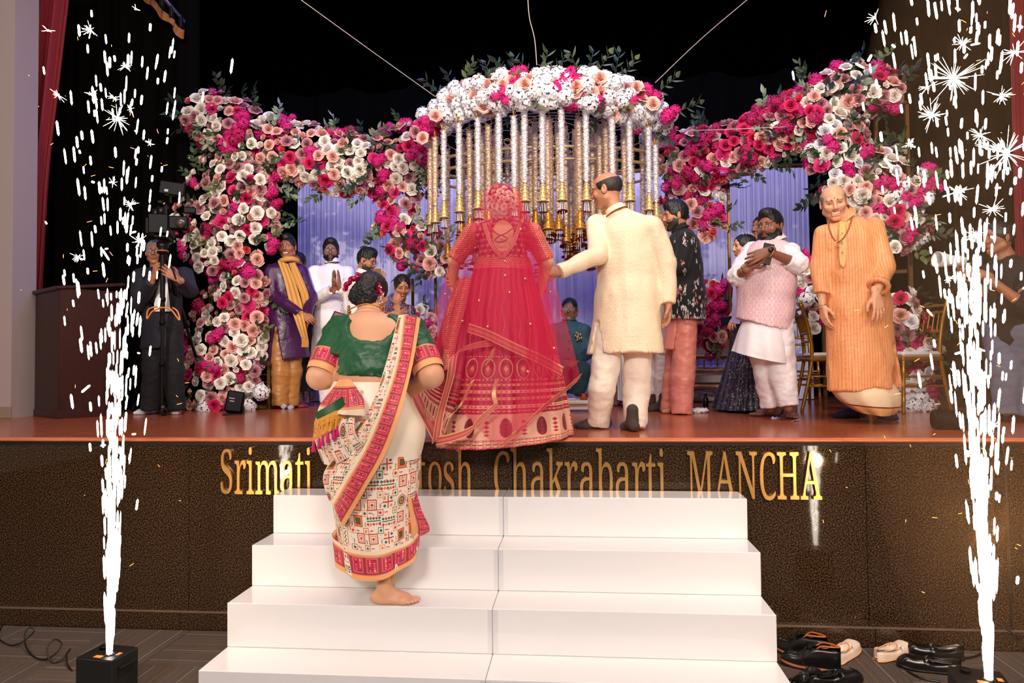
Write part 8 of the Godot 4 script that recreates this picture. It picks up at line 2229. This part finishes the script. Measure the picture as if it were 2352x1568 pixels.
func fountain(label: String, base: Vector3, spec: Dictionary, seed_: int):
	var r2 := RandomNumberGenerator.new(); r2.seed = seed_
	var g := MB.new()   # one glowing grain: a slim pointed rod, 1 long and 1 thick
	g.lathe([[0.0, -0.5], [0.5, -0.36], [0.5, 0.36], [0.0, 0.5]], 5)
	var mesh := g.mesh()
	var T := []   # transforms of the white-hot grains and of the cooler orange ones
	var O := []
	var put := func(list: Array, p: Vector3, d: Vector3, len_: float, th: float):
		var b := facing(d, 0.0)
		list.append(Transform3D(Basis(b.x * th, b.y * len_, b.z * th), p))
	var H: float = spec.h; var SP: float = spec.spread; var LEAN: Vector3 = spec.lean
	# the dense jet
	for k in spec.core:
		var t := pow(r2.randf(), 1.7)
		var y := t * H * 0.62
		var rad := (0.01 + SP * pow(y / H, 0.9) * 0.62) * sqrt(r2.randf()) * (0.5 if r2.randf() < 0.6 else 1.0)
		var a := r2.randf() * TAU
		var p := base + v3(cos(a) * rad, y, sin(a) * rad) + LEAN * (y / H)
		var d := v3(cos(a) * rad, 0.35 + y, sin(a) * rad)
		put.call(T, p, d, r2.randf_range(0.05, 0.17) * (1.0 - 0.35 * t), r2.randf_range(0.006, 0.0105))
	# loose grains higher up
	for k in spec.loose:
		var y := H * (0.12 + 0.95 * sqrt(r2.randf()))
		var rad := SP * (0.25 + 1.0 * pow(y / H, 1.1)) * r2.randf_range(0.1, 1.15) * (1.6 if r2.randf() < 0.08 else 1.0)
		var a := r2.randf() * TAU
		var p := base + v3(cos(a) * rad, y, sin(a) * rad) + LEAN * (y / H)
		var d := v3(cos(a) * 0.12, 1.0, sin(a) * 0.12) if r2.randf() < 0.9 else v3(r2.randf_range(-1, 1), r2.randf_range(-0.3, 1), r2.randf_range(-1, 1))
		put.call(T, p, d, r2.randf_range(0.03, 0.085) * (1.0 if d.y > 0.6 else 0.5), r2.randf_range(0.007, 0.0115))
	# bursting stars
	for q in spec.stars:
		var p := at(q[0], q[1], base.z + r2.randf_range(-0.12, 0.12))
		for e in int(q[3]):
			var d := Vector3(r2.randfn(), r2.randfn(), r2.randfn()).normalized(); var l: float = q[2] * r2.randf_range(0.25, 0.8)
			put.call(T, p + d * l * 0.5, d, l, 0.0016)
		put.call(T, p, UP, q[2] * 0.2, q[2] * 0.14)
	# thin orange embers
	for k in spec.embers:
		var y := H * r2.randf_range(0.15, 1.05); var rad := SP * 1.9 * sqrt(r2.randf()); var a := r2.randf() * TAU
		put.call(O, base + v3(cos(a) * rad, y, sin(a) * rad) + LEAN * (y / H), v3(r2.randf_range(-1, 1), r2.randf_range(-0.5, 1), r2.randf_range(-1, 1)), r2.randf_range(0.008, 0.03), 0.002)
	if spec.has("smoke"):
		var fog := FogVolume.new(); fog.name = name_for(self, "smoke"); fog.shape = RenderingServer.FOG_VOLUME_SHAPE_ELLIPSOID; fog.size = v3(SP * 2.9, H * 1.15, SP * 2.6); fog.position = base + v3(0, H * 0.55, 0) + LEAN * 0.5
		var fm := FogMaterial.new(); fm.density = spec.smoke; fm.albedo = Color(1.0, 0.8, 0.6); fog.material = fm; add_child(fog, true); meta(fog, spec.haze, "smoke", "", "stuff")
	var o := thing("spark_fountain", label, "sparks", base, "", "stuff")
	for q in [["glowing_sparks", T, M.spark_hot], ["glowing_embers", O, M.spark_ember]]:
		var mm := MultiMesh.new(); mm.transform_format = MultiMesh.TRANSFORM_3D; mm.mesh = mesh; mm.instance_count = q[1].size()
		for i in q[1].size():
			var t: Transform3D = q[1][i]; t.origin -= base; mm.set_instance_transform(i, t)
		var mi := MultiMeshInstance3D.new(); mi.name = q[0]; mi.multimesh = mm; mi.material_override = q[2]; mi.set_meta("kind", "stuff")
		o.add_child(mi, true)
	omni("spark_light", base + v3(0, H * 0.2, 0.0), Color(1.0, 0.82, 0.6), spec.light, 0.05)

func build_sparks():
	mat("spark_hot", Color.WHITE, 0.5, 0.0, {"emission_enabled": true, "emission": Color(1.0, 0.94, 0.86), "emission_energy_multiplier": 9.0})
	mat("spark_ember", Color(1, 0.7, 0.4), 0.5, 0.0, {"emission_enabled": true, "emission": Color(1.0, 0.62, 0.3), "emission_energy_multiplier": 3.0})
	var zl := 1.0
	var tl := at(252, 1498, zl)
	spark_machine("black cold-spark machine on the carpet at the left, shooting white sparks", tl, -0.13)
	var tr := at(2272, 1556, zl + 0.08)
	spark_machine("black cold-spark machine on the carpet at the right, beside the shoes", tr, -0.25)
	fountain("tall column of white-hot sparks rising from the left machine", tl, {"h": 2.75, "spread": 0.24, "core": 380, "loose": 190, "embers": 45, "lean": v3(0.05, 0, 0), "light": 0.5, "stars": [[270, 272, 0.12, 34], [208, 68, 0.07, 24], [288, 152, 0.06, 24], [212, 218, 0.06, 22], [134, 218, 0.06, 16], [312, 20, 0.03, 10], [345, 330, 0.04, 16], [300, 470, 0.05, 20], [180, 590, 0.05, 18], [320, 555, 0.06, 20], [260, 420, 0.05, 16], [110, 70, 0.05, 10], [300, 250, 0.06, 12], [262, 225, 0.05, 14]]}, 31)
	fountain("dense column of white-hot sparks rising from the right machine", tr, {"h": 3.0, "spread": 0.33, "core": 560, "loose": 330, "embers": 90, "lean": v3(-0.04, 0, 0), "light": 0.7, "smoke": 0.07, "haze": "thin warm smoke hanging round the right spark column", "stars": [[2190, 180, 0.17, 44], [2312, 352, 0.17, 44], [2140, 265, 0.1, 30], [2252, 310, 0.07, 24], [2130, 200, 0.06, 18], [2210, 100, 0.07, 24], [2300, 220, 0.08, 26], [2010, 40, 0.06, 10], [2200, 440, 0.08, 22], [2280, 480, 0.08, 22], [2180, 640, 0.05, 16], [2190, 855, 0.04, 14], [2285, 975, 0.05, 16], [2240, 540, 0.07, 22], [2330, 120, 0.07, 24], [2090, 330, 0.05, 14]]}, 37)
